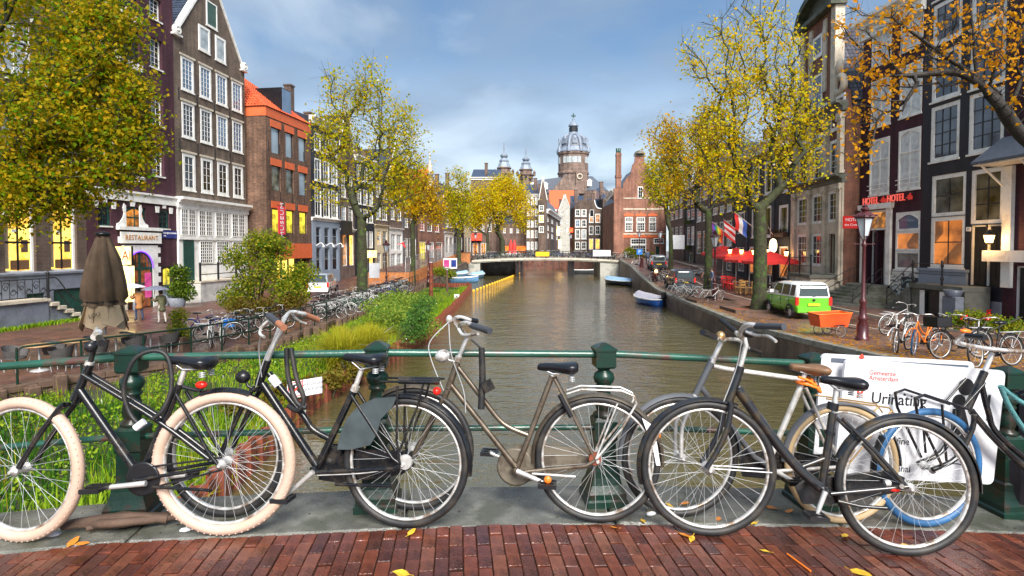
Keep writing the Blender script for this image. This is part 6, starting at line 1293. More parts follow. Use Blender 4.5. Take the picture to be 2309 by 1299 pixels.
 shrub('flower bed of green leaves and red blooms below the dark stoop','flower bed',tuple(gnd(2195,765,-1.35)),[cl(x,y,18.5)for x,y in((2160,722),(2190,715),(2220,725),(2245,732),(2280,735))],(.5,.4,.28),2300,'lf_bush',.09,name='flower_bed',seed=14)
 P=[np.array(cl(x,y,18.2))for x,y in((2172,716),(2228,708),(2222,718),(2180,722))];F=np.concatenate([p+NR.normal(0,.05,(14,3))for p in P]);tag(leaves_obj('flowers',F,.08,MT['red_plastic']),kind='stuff')
 n=1600;t=NR.uniform(0,1,n);P=np.stack([-23.0+NR.normal(0,.12,n)+(t-.5)*.1,24+t*6.5,np.full(n,-2.2)],1);P[:,0]=-26.5+.106*P[:,1]+1.55+NR.normal(0,.12,n);blades('weeds',P,.22,'blade',.02,.5)
MT['lf_lime2']=leaf_mat('lime_ground_leaves',[(.08,.22,.012),(.15,.34,.016),(.25,.44,.02),(.34,.44,.03)],.4)
bank()
def fallen():
 def flat(name,P,size,m):
  o=leaves_obj(name,P,size,MT[m],up=0);me=o.data;n=len(P);co=np.empty(12*n);me.vertices.foreach_get('co',co);co=co.reshape(-1,4,3);c=P[:,None,:];co[:,:,2]=c[:,:,2]+(co[:,:,2]-c[:,:,2])*.12;me.vertices.foreach_set('co',co.ravel());me.update();return tag(o,kind='stuff')
 n=5200;Y=9*(60/9)**NR.uniform(0,1,n);e=NR.exponential(1.5,n);X=np.array([XR(y)for y in Y])+.1+e;Z=np.array([ZR(y)for y in Y])+.03;k=NR.uniform(0,1,n)<np.clip(24/Y,.3,1)
 flat('fallen_leaves',np.stack([X,Y,Z],1)[k],.11,'lf_orange')
 n=1500;Y=NR.uniform(17,40,n);X=np.array([XL(y)for y in Y])-.3-NR.exponential(1.6,n);Z=np.array([ZL(y)for y in Y])+.03;flat('fallen_leaves',np.stack([X,Y,Z],1),.09,'lf_fern')
 for i in range(0):
  pass
fallen()
MT['boat_blue']=mat('bright_blue_hull',(.012,.10,.42),.2,coat=.5);MT['boat_sky']=mat('sky_blue_hull',(.16,.36,.62),.35);MT['boat_dark']=mat('navy_hull',(.012,.02,.04),.25,coat=.4);MT['tarp']=mat('pale_tarp',(.52,.50,.56),.5,var=.15);MT['tarp_blue']=mat('light_blue_tarp',(.30,.48,.66),.5,var=.2);MT['yellow']=mat('signal_yellow',(.85,.52,.01),.4,var=.05)
MT['trailer_orange']=mat('orange_painted_plywood',(.72,.085,.012),.5,var=.15,dirt=(.5,.06,.012));MT['sign_park']=mat('parking_blue',(.03,.2,.62),.4)
# ------------------ the far bridge
def far_bridge():
 Y0,Y1=84.0,91.0;xa,xb=at(1064,600,Y0).x,at(1398,600,Y0).x;root=thing('arched_bridge','low grey bridge across the far end of the canal crowded with bicycles','bridge',loc=((xa+xb)/2,Y0,0));hw=(xb-xa)/2
 zt=lambda t:-.32+.38*(1-t*t);b=MB();n=20;vs=[]
 for i in range(n+1):
  t=-1+2*i/n;x=t*hw
  for y,z in((0,zt(t)),(7,zt(t)),(7,zt(t)-.42),(0,zt(t)-.42)):vs.append((x,y,z))
 b.add(vs,[(i*4+j,i*4+(j+1)%4,i*4+4+(j+1)%4,i*4+4+j)for i in range(n)for j in range(4)]+[(0,1,2,3),(n*4+3,n*4+2,n*4+1,n*4)]);b.build('deck',MT['plaster'],root)
 q=MB()
 for i in range(n):t0,t1=-1+2*i/n,-1+2*(i+1)/n;q.add([(t0*hw,-.12,zt(t0)-.26),(t1*hw,-.12,zt(t1)-.26),(t1*hw,-.12,zt(t1)-.02),(t0*hw,-.12,zt(t0)-.02),(t0*hw,.0,zt(t0)-.02),(t1*hw,0,zt(t1)-.02),(t0*hw,0,zt(t0)-.26),(t1*hw,0,zt(t1)-.26)],[(0,1,2,3),(3,2,5,4),(0,6,7,1)])
 q.build('stone_edge',MT['stone'],root)
 for x0,x1 in((-hw-1.5,-hw+1.2),(hw-2.9,hw+1)):q=MB();q.box(x0,.15,-3.2,x1,6.9,zt(1)-.3);q.build('abutment',MT['plaster'],root)
 for x in(1167,1176,1285,1293):q=MB();q.box(-.2,.3,-3.2,.2,1.0,-.4);q.build('pier',MT['black'],root,loc=(at(x,600,Y0).x-(xa+xb)/2,.6 if x in(1176,1293)else .2,0))
 q=MB();m=26
 for i in range(m+1):t=-1+2*i/m;q.tube([(t*hw,.15,zt(t)),(t*hw,.15,zt(t)+1)],.04,5)
 for h in(.45,1.0):q.tube([((-1+2*i/m)*hw,.15,zt(-1+2*i/m)+h)for i in range(m+1)],.03,5)
 tag(q.build('railing',MT['green_iron'],root),kind='stuff')
 b=MB();b.box(-40,Y1,-3.3,.6,112,-.14);b.box(17.5,Y1,-3.3,60,112,-.14);b.box(-40,112.01,-3.3,60,190,-.14);b2=b.build('plaza',MT['street']);tag(b2,kind='structure')
 b=MB();b.box(-30,Y0+.3,-3.2,xa+.2,Y1+.1,-.36);b.box(xb-.2,Y0+.3,-3.2,50,Y1+.1,-.2);tag(b.build('bridge_approach',MT['street']),kind='structure')
 return(xa+xb)/2,hw,zt
FB=far_bridge()
# ------------------ parked bicycles (plain kind for the middle distance)
SB={}
def bike_meshes():
 w=MB();w.torus((0,0,0),(0,1,0),.325,.02,26,6);SB['tyre']=w.mesh('tyre',MT['rubber'])
 w=MB();w.torus((0,0,0),(0,1,0),.30,.011,26,5);
 for k in range(12):a=2*pi*k/12;w.tube([(0,.02*(-1)**k,0),(.3*cos(a),0,.3*sin(a))],.0022,3,cap=False)
 w.lathe([(.02,-.05),(.03,-.03),(.03,.03),(.02,.05)],8,M=Matrix.Rotation(pi/2,4,'X'));SB['wheel']=w.mesh('wheel',MT['alloy'])
 w=MB();w.torus((0,0,0),(0,1,0),.325,.022,26,6);SB['tyre_white']=w.mesh('tyre',MT['white']);w=MB();w.torus((0,0,0),(0,1,0),.325,.022,26,6);SB['tyre_blue']=w.mesh('tyre',MT['blue_rubber'])
 RH,FH,BBk,ST,HT,HB=Vector((0,0,.345)),Vector((1.08,0,.345)),Vector((.46,0,.30)),Vector((.30,0,.80)),Vector((.86,0,.88)),Vector((.92,0,.70))
 for nm,m in(('black','blackmetal'),('white','white'),('silver','alloy'),('orange','orange_plastic'),('blue','sign_blue'),('green','doorgreen'),('red','maroon'),('sky','glass_sky')):
  f=MB();f.tube([HB,BBk],.018,6);f.tube([HT,ST+Vector((0,0,-.12))],.014,6)if nm in('black','silver','blue','red')else f.tube(bez([HT,(.66,0,.62),(.40,0,.50)],4),.016,6);f.tube([BBk,ST],.016,6);f.tube([HT,HB],.02,6)
  for s in(-.05,.05):f.tube([BBk,RH+Vector((0,s,0))],.011,5);f.tube([ST+Vector((0,0,-.06)),RH+Vector((0,s,0))],.009,5);f.tube([HB,(.95,s,.66),(1.03,s,.48),FH+Vector((0,s,0))],.011,5)
  n=12;f.tube([RH+Vector((.365*cos(a),0,.365*sin(a)))for a in np.linspace(.35,pi+.15,n)],.018,4);f.tube([FH+Vector((.365*cos(a),0,.365*sin(a)))for a in np.linspace(.5,pi+.05,n)],.016,4)
  SB['f_'+nm]=f.mesh('frame',MT[m])
 f=MB();f.tube([HT,(.82,0,1.02)],.013,6);f.tube(bez([(.66,-.29,1.05),(.78,-.28,1.08),(.86,-.12,1.07),(.83,0,1.03),(.86,.12,1.07),(.78,.28,1.08),(.66,.29,1.05)],4),.012,6);SB['bar']=f.mesh('handlebar',MT['chrome'])
 f=MB();f.ball((.22,0,.95),.14,.085,.045,10,6);f.ball((.36,0,.955),.09,.04,.035,8,6);f.tube([ST,(.26,0,.93)],.013,6);SB['saddle']=f.mesh('saddle',MT['vinyl'])
 f=MB();[f.tube([(-.30,y,.74),(.20,y,.74)],.007,4)for y in(-.07,0,.07)];f.tube([(-.3,-.07,.74),(-.3,.07,.74)],.007,4);[f.tube([(-.2,y,.74),RH],.006,4)for y in(-.07,.07)];SB['rack']=f.mesh('rack',MT['steel'])
 f=MB();f.prism([(-.02,.29),(.40,.22),(.52,.24),(.55,.34),(.48,.38),(-.02,.36)],-.06,-.03);f.tube([BBk+Vector((0,-.07,0)),(.58,-.08,.18)],.012,5);f.box(.54,-.17,.16,.63,-.08,.19);f.tube([BBk+Vector((0,.07,0)),(.34,.08,.42)],.012,5);f.box(.30,.08,.41,.39,.17,.44);SB['crank']=f.mesh('chain_case',MT['blackmetal'])
 f=MB();f.box(-.2,-.2,0,.2,.2,.02);[f.box(-.2,s,.0,.2,s+.015,.24)for s in(-.2,.185)];[f.box(s,-.2,.0,s+.015,.2,.24)for s in(-.2,.185)];SB['crate']=f.mesh('crate',MT['black'])
 f=MB();f.box(-.2,-.06,0,.2,.06,.3);f.prism([(-.2,0),(.2,0),(.26,.3),(-.1,.36)],-.14,.14);SB['bag']=f.mesh('pannier',mat('blue_pannier',(.02,.20,.62),.5))
 for nm in('black','silver','blue','red','white','green'):
  f=MB()
  for src,M in((SB['tyre'],Matrix.Translation(RH)),(SB['tyre'],Matrix.Translation(FH)),(SB['wheel'],Matrix.Translation(RH)),(SB['wheel'],Matrix.Translation(FH)),(SB['f_'+nm],Matrix()),(SB['bar'],Matrix()),(SB['saddle'],Matrix()),(SB['crank'],Matrix())):
   f.cur={'tyre':0,'wheel':1,'frame':2,'handlebar':1,'saddle':0,'chain_case':0}[src.name.split('.')[0]];f.add([M@v.co for v in src.vertices],[list(p.vertices)for p in src.polygons])
  me=f.mesh('bicycle',[MT['rubber'],MT['alloy'],SB['f_'+nm].materials[0]]);SB['one_'+nm]=me
bike_meshes()
def parked_bike(loc,rz,col,label,group=None,lean=.08,tyre='tyre',rack=True,crate=False,bag=False,scale=1,steer=.25):
 t=thing('bicycle',label,'bicycle',group=group);t.matrix_basis=Matrix.Translation(loc)@Matrix.Rotation(rz,4,'Z')@Matrix.Rotation(lean,4,'X')@Matrix.Scale(scale,4)
 link('frame',SB['f_'+col],t);FHm=Matrix.Translation((.9,0,0))@Matrix.Rotation(steer,4,'Z')@Matrix.Translation((-.9,0,0))
 for i,x in enumerate((0,1.08)):w=link('wheel',SB['wheel'],t,M=(FHm if i else Matrix())@Matrix.Translation((x,0,.345)));link('tyre',SB[tyre if i or tyre!='tyre_blue' else 'tyre'],w)
 link('handlebar',SB['bar'],t,M=FHm);link('saddle',SB['saddle'],t);link('chain_case',SB['crank'],t)
 if rack:link('rack',SB['rack'],t)
 if crate:link('crate',SB['crate'],t,loc=(1.12,0,.78))
 if bag:link('pannier',SB['bag'],t,loc=(-.12,-.12,.44))
 return t
def street_bikes():
 R_=random.Random(5);K=['black','silver','black','blue','black','red','white','green','black','silver']
 cx,hw,zt=FB
 for i in range(46):
  t=-.97+1.94*(i+R_.uniform(-.3,.3))/46;c=R_.choice(['black','silver','blue','red','black','green','black','white']);o=tag(link('bicycle',SB['one_'+c],None),c+' bicycle in the dense row parked along the railing of the far bridge','bicycle',c+' bicycles parked on the far bridge')
  o.matrix_basis=Matrix.Translation((cx+t*hw,84.6+R_.uniform(0,.9),zt(t)))@Matrix.Rotation(R_.choice([0,pi])+R_.uniform(-.7,.7),4,'Z')@Matrix.Rotation(R_.uniform(-.12,.12),4,'X')
 for i in range(34):
  Y=29+23*(i/34)**1.15+R_.uniform(-.2,.2);x=XL(Y)-.75;c=R_.choice(K);o=parked_bike((x,Y,ZL(Y)),R_.choice([pi,0])+R_.uniform(-.35,.35),c,c+' bicycle in the crowded rack along the left quay railing',c+' bicycles crowded along the left quay',R_.uniform(-.15,.15),steer=R_.uniform(-.5,.5))
 sp=[(545,745,24.2,.6,'black',{},'black bicycle furthest back in the quay group beside the large shrub'),(515,748,23.4,.9,'black',dict(bag=True),'black bicycle carrying a bright blue pannier'),(555,750,22.8,2.6,'black',{},'black bicycle to the right of the blue pannier'),(455,752,22.0,.5,'silver',{},'silver bicycle left in the quay group, beside the box planter'),(478,760,21.6,-1.2,'white',{},'white bicycle with its front wheel at the quay railing'),(495,756,22.2,-1.1,'white',{},'second white bicycle just behind the first white one'),(425,738,23.5,.2,'blue',{},'dark blue bicycle behind the silver one on the quay'),(590,742,25.5,.4,'black',{},'black bicycle under the right side of the large shrub')]
 for x,y,Y,rz,c,kw,lb in sp:p=gnd(x,y+20,-2.2);p=Vector(((x-CX)/FPX*Y,Y,-2.2));parked_bike(p,rz,c,lb,'bicycles on the quay before the shrub',R_.uniform(-.1,.1),**kw)
 G='bicycles on the right quay'
 def rb(x,Y,rz,c,lb,**k):parked_bike(Vector(((x-CX)/FPX*Y,Y,ZR(Y)+.01)),rz,c,lb,G,**k)
 rb(2052,15.4,pi+.62,'silver','silver bicycle standing just right of the maroon lamp post',lean=-.06,steer=.5)
 rb(2108,15.0,pi+.5,'orange','orange bicycle with a blue front tyre',tyre='tyre_blue',lean=-.05,steer=.3)
 rb(2215,13.8,pi+.12,'black','black bicycle with a black crate over its front wheel',crate=True,lean=.05,steer=.1)
 rb(2290,12.3,pi+.25,'black','black bicycle behind the crate bicycle near the right edge',lean=.1)
 rb(2000,19.5,.3,'silver','silver bicycle standing behind the cargo trailer',lean=.1)
 rb(1548,37,2.4,'white','white bicycle leaning at the mossy tree by the second lamp',lean=.1);rb(1562,37.4,2.2,'sky','pale blue bicycle beside the white one at the mossy tree',lean=.08);rb(1575,36.5,2.8,'white','white bicycle nearest the mossy tree trunk',lean=-.1);rb(1590,33.5,.3,'silver','silver bicycle lying across the tree pit at the second lamp post',lean=.1);rb(1555,38.5,2.3,'black','black bicycle behind the white pair at the mossy tree')
 for k,(x,Y,rz,c)in enumerate(((1492,50,2.2,'black'),(1500,49,2.4,'silver'),(1508,48.2,2.1,'black'),(1497,51.5,2.6,'black'))):parked_bike(Vector(((x-CX)/FPX*Y,Y,ZR(Y))),rz,c,'dark bicycle in the cluster between the two parked cars','bicycle cluster between the parked cars')
 rb(1566,52,.4,'sky','pale blue bicycle beyond the black car by the house steps');rb(1555,53,.8,'black','black bicycle beyond the black car by the house steps');rb(1590,50,.2,'orange','orange bicycle half hidden behind the mossy trunk')
 for k,(x,c)in enumerate(((1402,'silver'),(1412,'white'),(1420,'black'),(1428,'black'))):o=tag(link('bicycle',SB['one_'+c],None,loc=((x-CX)/FPX*82,82,-.15),rot=(0,0,.5+k)),['silver','white','first black','second black'][k]+' bicycle at the right end of the far bridge','bicycle','bicycles at the right bridge end')
 o=tag(link('bicycle',SB['one_silver'],None,loc=at(1430,606,62),rot=(0,0,.5)),'pale bicycle lying by the red post on the right quay','bicycle');o.location.z=ZR(62)
street_bikes()
# ------------------ street lamps, railings, signs
def lamp_mesh():
 d={};b=MB();b.lathe([(.20,0),(.20,.10),(.16,.13),(.17,.45),(.12,.62),(.15,.66),(.15,.72),(.11,.78),(.085,1.15),(.11,1.2),(.11,1.26),(.06,1.34),(.05,2.95),(.075,3.0),(.075,3.06),(.05,3.1),(.05,3.2)],14);d['post']=b.mesh('post',MT['maroon'])
 b=MB();S=6
 for k in range(S):a=2*pi*k/S;b.tube([(.05*cos(a),.05*sin(a),3.18),(.13*cos(a),.13*sin(a),3.3)],.012,4);b.tube([(.13*cos(a),.13*sin(a),3.3),(.26*cos(a),.26*sin(a),3.86)],.014,4)
 b.tube([(-.3,0,3.05),(.3,0,3.05)],.014,6);[b.ball((s*.3,0,3.05),.03)for s in(-1,1)]
 b.lathe([(.30,3.86),(.34,3.90),(.33,3.93),(.22,4.02),(.13,4.07),(.08,4.08),(.13,4.12),(.14,4.16),(.08,4.22),(.10,4.25),(.03,4.29),(0,4.33)],6,smooth=False)
 for k in range(12):a=2*pi*k/12;b.ball((.325*cos(a),.325*sin(a),3.95),.03,n=6,m=4)
 d['head']=b.mesh('lantern_frame',MT['maroon'])
 b=MB();b.lathe([(.125,3.31),(.25,3.85)],6,smooth=False,cap=False);d['glass']=b.mesh('lamp_glass',MT['lamp_glass'])
 return d
LM=lamp_mesh()
def lamp(x,Y,left,label,sc=1.0):
 z=ZL(Y)if left else ZR(Y);t=thing('street_lamp',label,'street lamp',loc=((x-CX)/FPX*Y,Y,z),group='maroon street lamps');t.scale=(sc,)*3
 link('post',LM['post'],t);h=link('lantern_frame',LM['head'],t);link('lamp_glass',LM['glass'],h);return t
lamp(1948,18,False,'near maroon lamp post beside the orange cargo trailer');lamp(1612,34.2,False,'maroon lamp post before the mossy tree and café');lamp(1488,60,False,'distant maroon lamp post beside the parked silver car');lamp(1441,84,False,'small distant lamp post before the gabled brick house');lamp(966,58,True,'maroon lamp post at the orange hoarding on the left quay');lamp(871,48,True,'dark lamp post before the white shop front on the left quay');lamp(634,31,True,'lamp post half hidden in the roadside shrub');lamp(1072,93,True,'far lamp post beyond the left end of the bridge');lamp(1287,100,False,'far lamp post before the alley beyond the bridge')
def quay_railing():
 r=thing('quay_railing','green tube railing running along the left quay from the terrace','railing');Ys=[15.1]
 while Ys[-1]<54:Ys.append(Ys[-1]+(1.55 if Ys[-1]>24 else 1.25))
 P=[Vector((XL(Y)-.12,Y,ZL(Y)))for Y in Ys];b=MB();b.tube([(0,0,0),(0,0,1.0)],.03,8);me=b.mesh('post',MT['green_iron'])
 for p in P:link('post',me,r,loc=p)
 for h in(.52,1.0):
  b=MB();pts=[p+Vector((0,0,h))for p in P]
  if h==1.0:pts=[P[0]+Vector((0,0,.9))]+[pts[0]+Vector((.05,.12,0))]+pts[1:]
  b.tube(pts,.03,8);b.build('rail',MT['green_iron'],r)
quay_railing()
def board(name,label,x,y,Y,w,h,m='signwhite',face=0,th=.03,cat='sign',post=0,tilt=0):
 s=thing(name,label,cat,M=Matrix.Translation(at(x,y,Y))@Matrix.Rotation(face,4,'Z')@Matrix.Rotation(tilt,4,'X'));b=MB();b.cbox(-w/2,-th/2,-h/2,w/2,th/2,h/2,min(th*.4,.02));b.build('panel',MT[m],s)
 if post:q=MB();q.tube([(0,th,-h/2-post),(0,th,h/2)],.03,6);q.build('post',MT['steel'],s)
 return s
s=board('warning_sign','white board with no parking symbol warning of quicksand',688,874,13.6,.86,.40,face=.75,post=.5)
text(s,'WATCH OUT',.088,'ink',Matrix.Translation((.20,-.017,.07)),extrude=.001);text(s,'QUICKSAND',.088,'ink',Matrix.Translation((.20,-.017,-.05)),extrude=.001);text(s,'R',.30,'ink',Matrix.Translation((-.22,-.018,0)),extrude=.001,bold=.006)
q=MB();q.box(-.08,-.0185,-.2,-.06,-.016,.2);q.box(-.4,-.0185,.155,-.06,-.016,.175);q.box(-.4,-.0185,-.175,-.06,-.016,-.155);q.box(-.42,-.0185,-.2,-.40,-.016,.2);q.prism([(-.40,-.15),(-.36,-.17),(-.09,.13),(-.12,.16)],-.0215,-.0195);q.build('red_frame',MT['signred'],s)
s=board('water_sign','small white sign panel standing on the sheet piling by the water',1030,674,44,.4,.72,post=.4,face=.2);q=MB();q.box(-.06,-.02,.1,.06,-.016,.22);q.box(-.06,-.02,-.1,.06,-.016,.02);q.build('print',MT['ink'],s)
s=board('info_cabinet','white cabinet with two posters near the far bridge',1015,594,66,1.6,1.2,th=.5,face=.1,cat='cabinet');q=MB();q.box(-.7,-.275,-.4,-.1,-.256,.4);q.build('poster',MT['sign_pink'],s);q=MB();q.box(.12,-.275,-.4,.7,-.256,.4);q.build('poster',MT['sign_blue'],s)
s=board('parking_sign','blue parking sign with a white letter P',1442,568,76,.75,.75,m='sign_park',post=1.8);text(s,'P',.65,'signwhite',Matrix.Translation((0,-.02,0)),extrude=.002)
s=board('notice_hoarding','white panel leaning on the right side of the far bridge railing',1357,571,83.8,2.6,.9);s=board('yellow_crate','bright yellow crate on the far bridge',1223,573,83.9,2.0,.65,m='yellow',th=.5,cat='crate')
s=board('white_billboard','white lit board on the brown house wall by the thin tree',1526,546,69,1.9,1.7,m='signwhite')
s=board('a_board','white pavement board outside the cream shop',844,610,50,.9,1.3,m='signwhite',face=.3)
def hoarding():
 h=thing('hoarding','orange brown timber hoarding with wire mesh fence on the left quay','fence');Y=56.0
 b=MB();b.box(0,-.04,0,1.95,.04,1.15);[b.box(k*.49-.03,-.07,0,k*.49+.03,-.041,1.15)for k in range(5)];me=b.mesh('timber_panel',MT['orange_wood']);f=MB();f.tube([(0,0,1.0),(0,0,2.6),(1.9,0,2.6),(1.9,0,1.0)],.025,5);[f.tube([(x*.19,0,1.0),(x*.19,0,2.6)],.008,3)for x in range(1,10)];[f.tube([(0,0,1+z*.27),(1.9,0,1+z*.27)],.008,3)for z in range(1,6)];fm=f.mesh('mesh_panel',MT['steel'])
 while Y<82:
  a=Vector((XL(Y)-1.3,Y,ZL(Y)));c=Vector((XL(Y+1.9)-1.3,Y+1.9,ZL(Y+1.9)));M=frameM(a,c-a);link('timber_panel',me,h,M=M);link('mesh_panel',fm,h,M=M@Matrix.Translation((0,.3,0)));Y+=1.95
 for k in range(2):link('timber_panel',me,h,M=Matrix.Translation((XL(56)-1.3-1.95*(k+1),56,ZL(56))))
 t=thing('container','orange brown steel container at the left end of the far bridge','container',loc=at(1047,592,82));q=MB();q.cbox(-.85,-.6,-.1,.85,.6,1.4,.04);[q.box(x,-.64,0,x+.06,-.601,1.35)for x in(-.6,-.2,.2,.6)];q.build('body',MT['orange_wood'],t);q=MB();q.cbox(-.9,-.66,1.41,.9,.66,1.48,.02);q.build('lid',MT['rust'],t)
MT['orange_wood']=mat('orange_timber',(.42,.16,.05),.65,var=.3,scale=3)
hoarding()
for k,(x,Y,h)in enumerate(((972,46,2.9),(1008,52,2.1))):
 p=at(x,640,Y);o=thing('mooring_pole',['thick rusty mooring pole standing in the reed bank','slim weathered mooring pole on the bank near the blue boat'][k],'pole',loc=(p.x,Y,-2.6));q=MB();q.tube([(0,0,0),(0,0,h)],.16-.05*k,10);q.build('timber',MT['wood' if k else 'rust'],o);q=MB();q.lathe([(.17-.05*k,h),(.14-.05*k,h+.05),(0,h+.07)],10);q.build('cap',MT['steel'],o)
 # ------------------ boats and floats
def boat(label,loc,rz,L,Wd,hull,cover,motor=False):
 t=thing('boat',label,'boat',loc=loc,rz=rz);b=MB();st=[(-.5,.80,.42),(-.3,.98,.40),(0,1,.40),(.25,.86,.44),(.42,.45,.52),(.5,.04,.60)];vs=[];n=7
 for s,w,z in st:
  for j in range(n):a=pi*j/(n-1);x=cos(a);vs.append((s*L,x*Wd/2*w,z-(1-abs(x)**2.2)*(.75)))
 fs=[(i*n+j,(i+1)*n+j,(i+1)*n+j+1,i*n+j+1)for i in range(len(st)-1)for j in range(n-1)];fs.append(tuple(range(n)));b.add(vs,fs,True);b.build('hull',MT[hull],t)
 r=MB();r.tube([(s*L,w*Wd/2,z)for s,w,z in st]+[(s*L,-w*Wd/2,z)for s,w,z in st[::-1]],.045,6,closed=True);r.build('gunwale',MT['white'],t)
 if cover:
  b=MB();vs=[];m=9
  for i,(s,w,z)in enumerate(st):
   for j in range(m):x=-1+2*j/(m-1);vs.append((s*L,x*Wd/2*w*.98,z+.02+(1-x*x)*(.32 if 0<i<5 else .1)*RND.uniform(.8,1.1)))
  b.add(vs,[(i*m+j,(i+1)*m+j,(i+1)*m+j+1,i*m+j+1)for i in range(len(st)-1)for j in range(m-1)],True);b.build('cover',MT[cover],t)
 else:
  for s in(-.25,.1):q=MB();q.box(s*L-.12,-Wd*.46,.25,s*L+.12,Wd*.46,.29);q.build('thwart',MT['wood'],t)
 if motor:q=MB();q.cbox(-.16,-.17,.0,.16,.17,.42,.05,M=Matrix.Translation((-L/2-.1,.1,.55)));q.box(-.06,-.06,-.6,.06,.06,.55,M=Matrix.Translation((-L/2-.1,.1,0)));q.build('outboard_motor',MT['black'],t)
 return t
MT['buoy']=mat('yellow_float',(.85,.45,.02),.35,var=.08)
boat('bright blue boat under a pale tarpaulin with black outboard motor',(10.25,42.6,ZW+.1),-pi/2+.25,4.0,1.6,'boat_blue','tarp',True).scale=(-1,1,1)
boat('navy boat with light blue tarpaulin moored near the far bridge',(12.3,65,ZW+.15),pi/2+.5,5.2,2.0,'boat_dark','tarp_blue')
boat('sky blue rowing boat beyond the end of the sheet piling',(-6.3,70,ZW+.2),.25,4.4,1.7,'boat_sky',None);boat('sky blue covered boat at the left bridge abutment',(-4.9,80,ZW+.15),1.2,4,1.7,'boat_sky','tarp_blue');boat('small blue boat drawn up under a blue cover behind the rowing boat',(-7.0,74,ZW+.5),.9,3.6,1.6,'boat_sky','tarp_blue')
boat('grey boat moored under the right end of the far bridge',(12.6,95,ZW+.2),.1,5,1.8,'greybase',None)
b=MB();b.ball((0,0,0),.15,.15,.14,12,8);b.tube([(-.42,0,-.05),(.42,0,-.05)],.012,5);fm=b.mesh('float',MT['buoy']);A_,B_=gnd(1068,657,ZW),gnd(1172,617,ZW)
for k in range(22):p=A_.lerp(B_,k/21);tag(link('buoy',fm,None,loc=(p.x,p.y,ZW+.05),rot=(0,0,atan2(B_.y-A_.y,B_.x-A_.x))),'yellow float in the line of buoys running to the far bridge','buoy','yellow floats in a line across the water')
for k in range(9):p=at(1098+k*7,615,97);tag(link('buoy',fm,None,loc=(p.x,97,ZW+.05)),'yellow float in the short line of buoys under the far bridge','buoy','yellow floats beyond the bridge')
# ------------------ cars
def wheel_parts(parent,x,y,r,side,m='alloy'):
 w=MB();w.torus((0,0,0),(0,1,0),r*.8,r*.2,28,8,r*.28);o=w.build('wheel',MT['rubber'],parent,loc=(x,y,r));h=MB();h.lathe([(0,.05),(r*.3,.06),(r*.62,.03),(r*.66,.0),(r*.66,-.05)],24,M=Matrix.Rotation(pi/2*side,4,'X'));[h.box(-.012,-.075,.05+r*.1,.012,-.06,r*.6,M=Matrix.Rotation(2*pi*k/7,4,'Y')@Matrix.Diagonal((1,side,1,1)))for k in range(7)];h.build('hubcap',MT[m],o);return o
def car(label,loc,rz,L,Wd,H,low,up,sh,group='parked cars',lit=False,plate=None):
 """x runs from the rear (0) to the nose (L); sh: side line (x share, belt z, roof z, width share)"""
 t=thing('parked_car',label,'car',loc=loc,rz=rz,group=group);hw=Wd/2
 st=sh;n=12;vs=[]
 def ring(x,zb,z1,z2,w,wr):
  return[(x,s*a,z)for s,a,z in((-1,.80*w,zb),(-1,.97*w,zb+.12),(-1,w,(zb+z1)*.55),(-1,.95*w,z1),(-1,wr,z2-.06),(-1,wr*.80,z2),(1,wr*.80,z2),(1,wr,z2-.06),(1,.95*w,z1),(1,w,(zb+z1)*.55),(1,.97*w,zb+.12),(1,.80*w,zb))]
 rings=[ring(x*L,zb*H,z1*H,z2*H,w*hw,wr*hw)for x,zb,z1,z2,w,wr in st];b=MB();vs=[v for r in rings for v in r]
 for i in range(len(rings)-1):
  for j in range(n-1):b.cur=1 if 3<=j<=7 else 0;b.add([rings[i][j],rings[i][j+1],rings[i+1][j+1],rings[i+1][j]],[(0,3,2,1)],True)
  b.cur=0;b.add([rings[i][0],rings[i][n-1],rings[i+1][n-1],rings[i+1][0]],[(0,1,2,3)])
 b.add(rings[0][0:4]+rings[0][8:12],[tuple(range(8))]);b.cur=1;b.add(rings[0][3:9],[tuple(range(6))]);b.cur=0;b.add(rings[-1],[tuple(range(n-1,-1,-1))])
 me=b.mesh('body',[MT[low],MT[up]]);bm=bmesh.new();bm.from_mesh(me);bmesh.ops.remove_doubles(bm,verts=bm.verts,dist=.001);bmesh.ops.recalc_face_normals(bm,faces=bm.faces);bm.to_mesh(me);bm.free();link('body',me,t)
 return t,rings
def pane(parent,name,m,pts,off,inset=.0):
 P=[Vector(p)for p in pts];nn=(P[1]-P[0]).cross(P[2]-P[0]).normalized()*off;b=MB();b.add([p+nn for p in P]+[p+nn*.3 for p in P],[tuple(range(len(P)))]+[(i,(i+1)%len(P),(i+1)%len(P)+len(P),i+len(P))for i in range(len(P))]);return b.build(name,MT[m],parent)
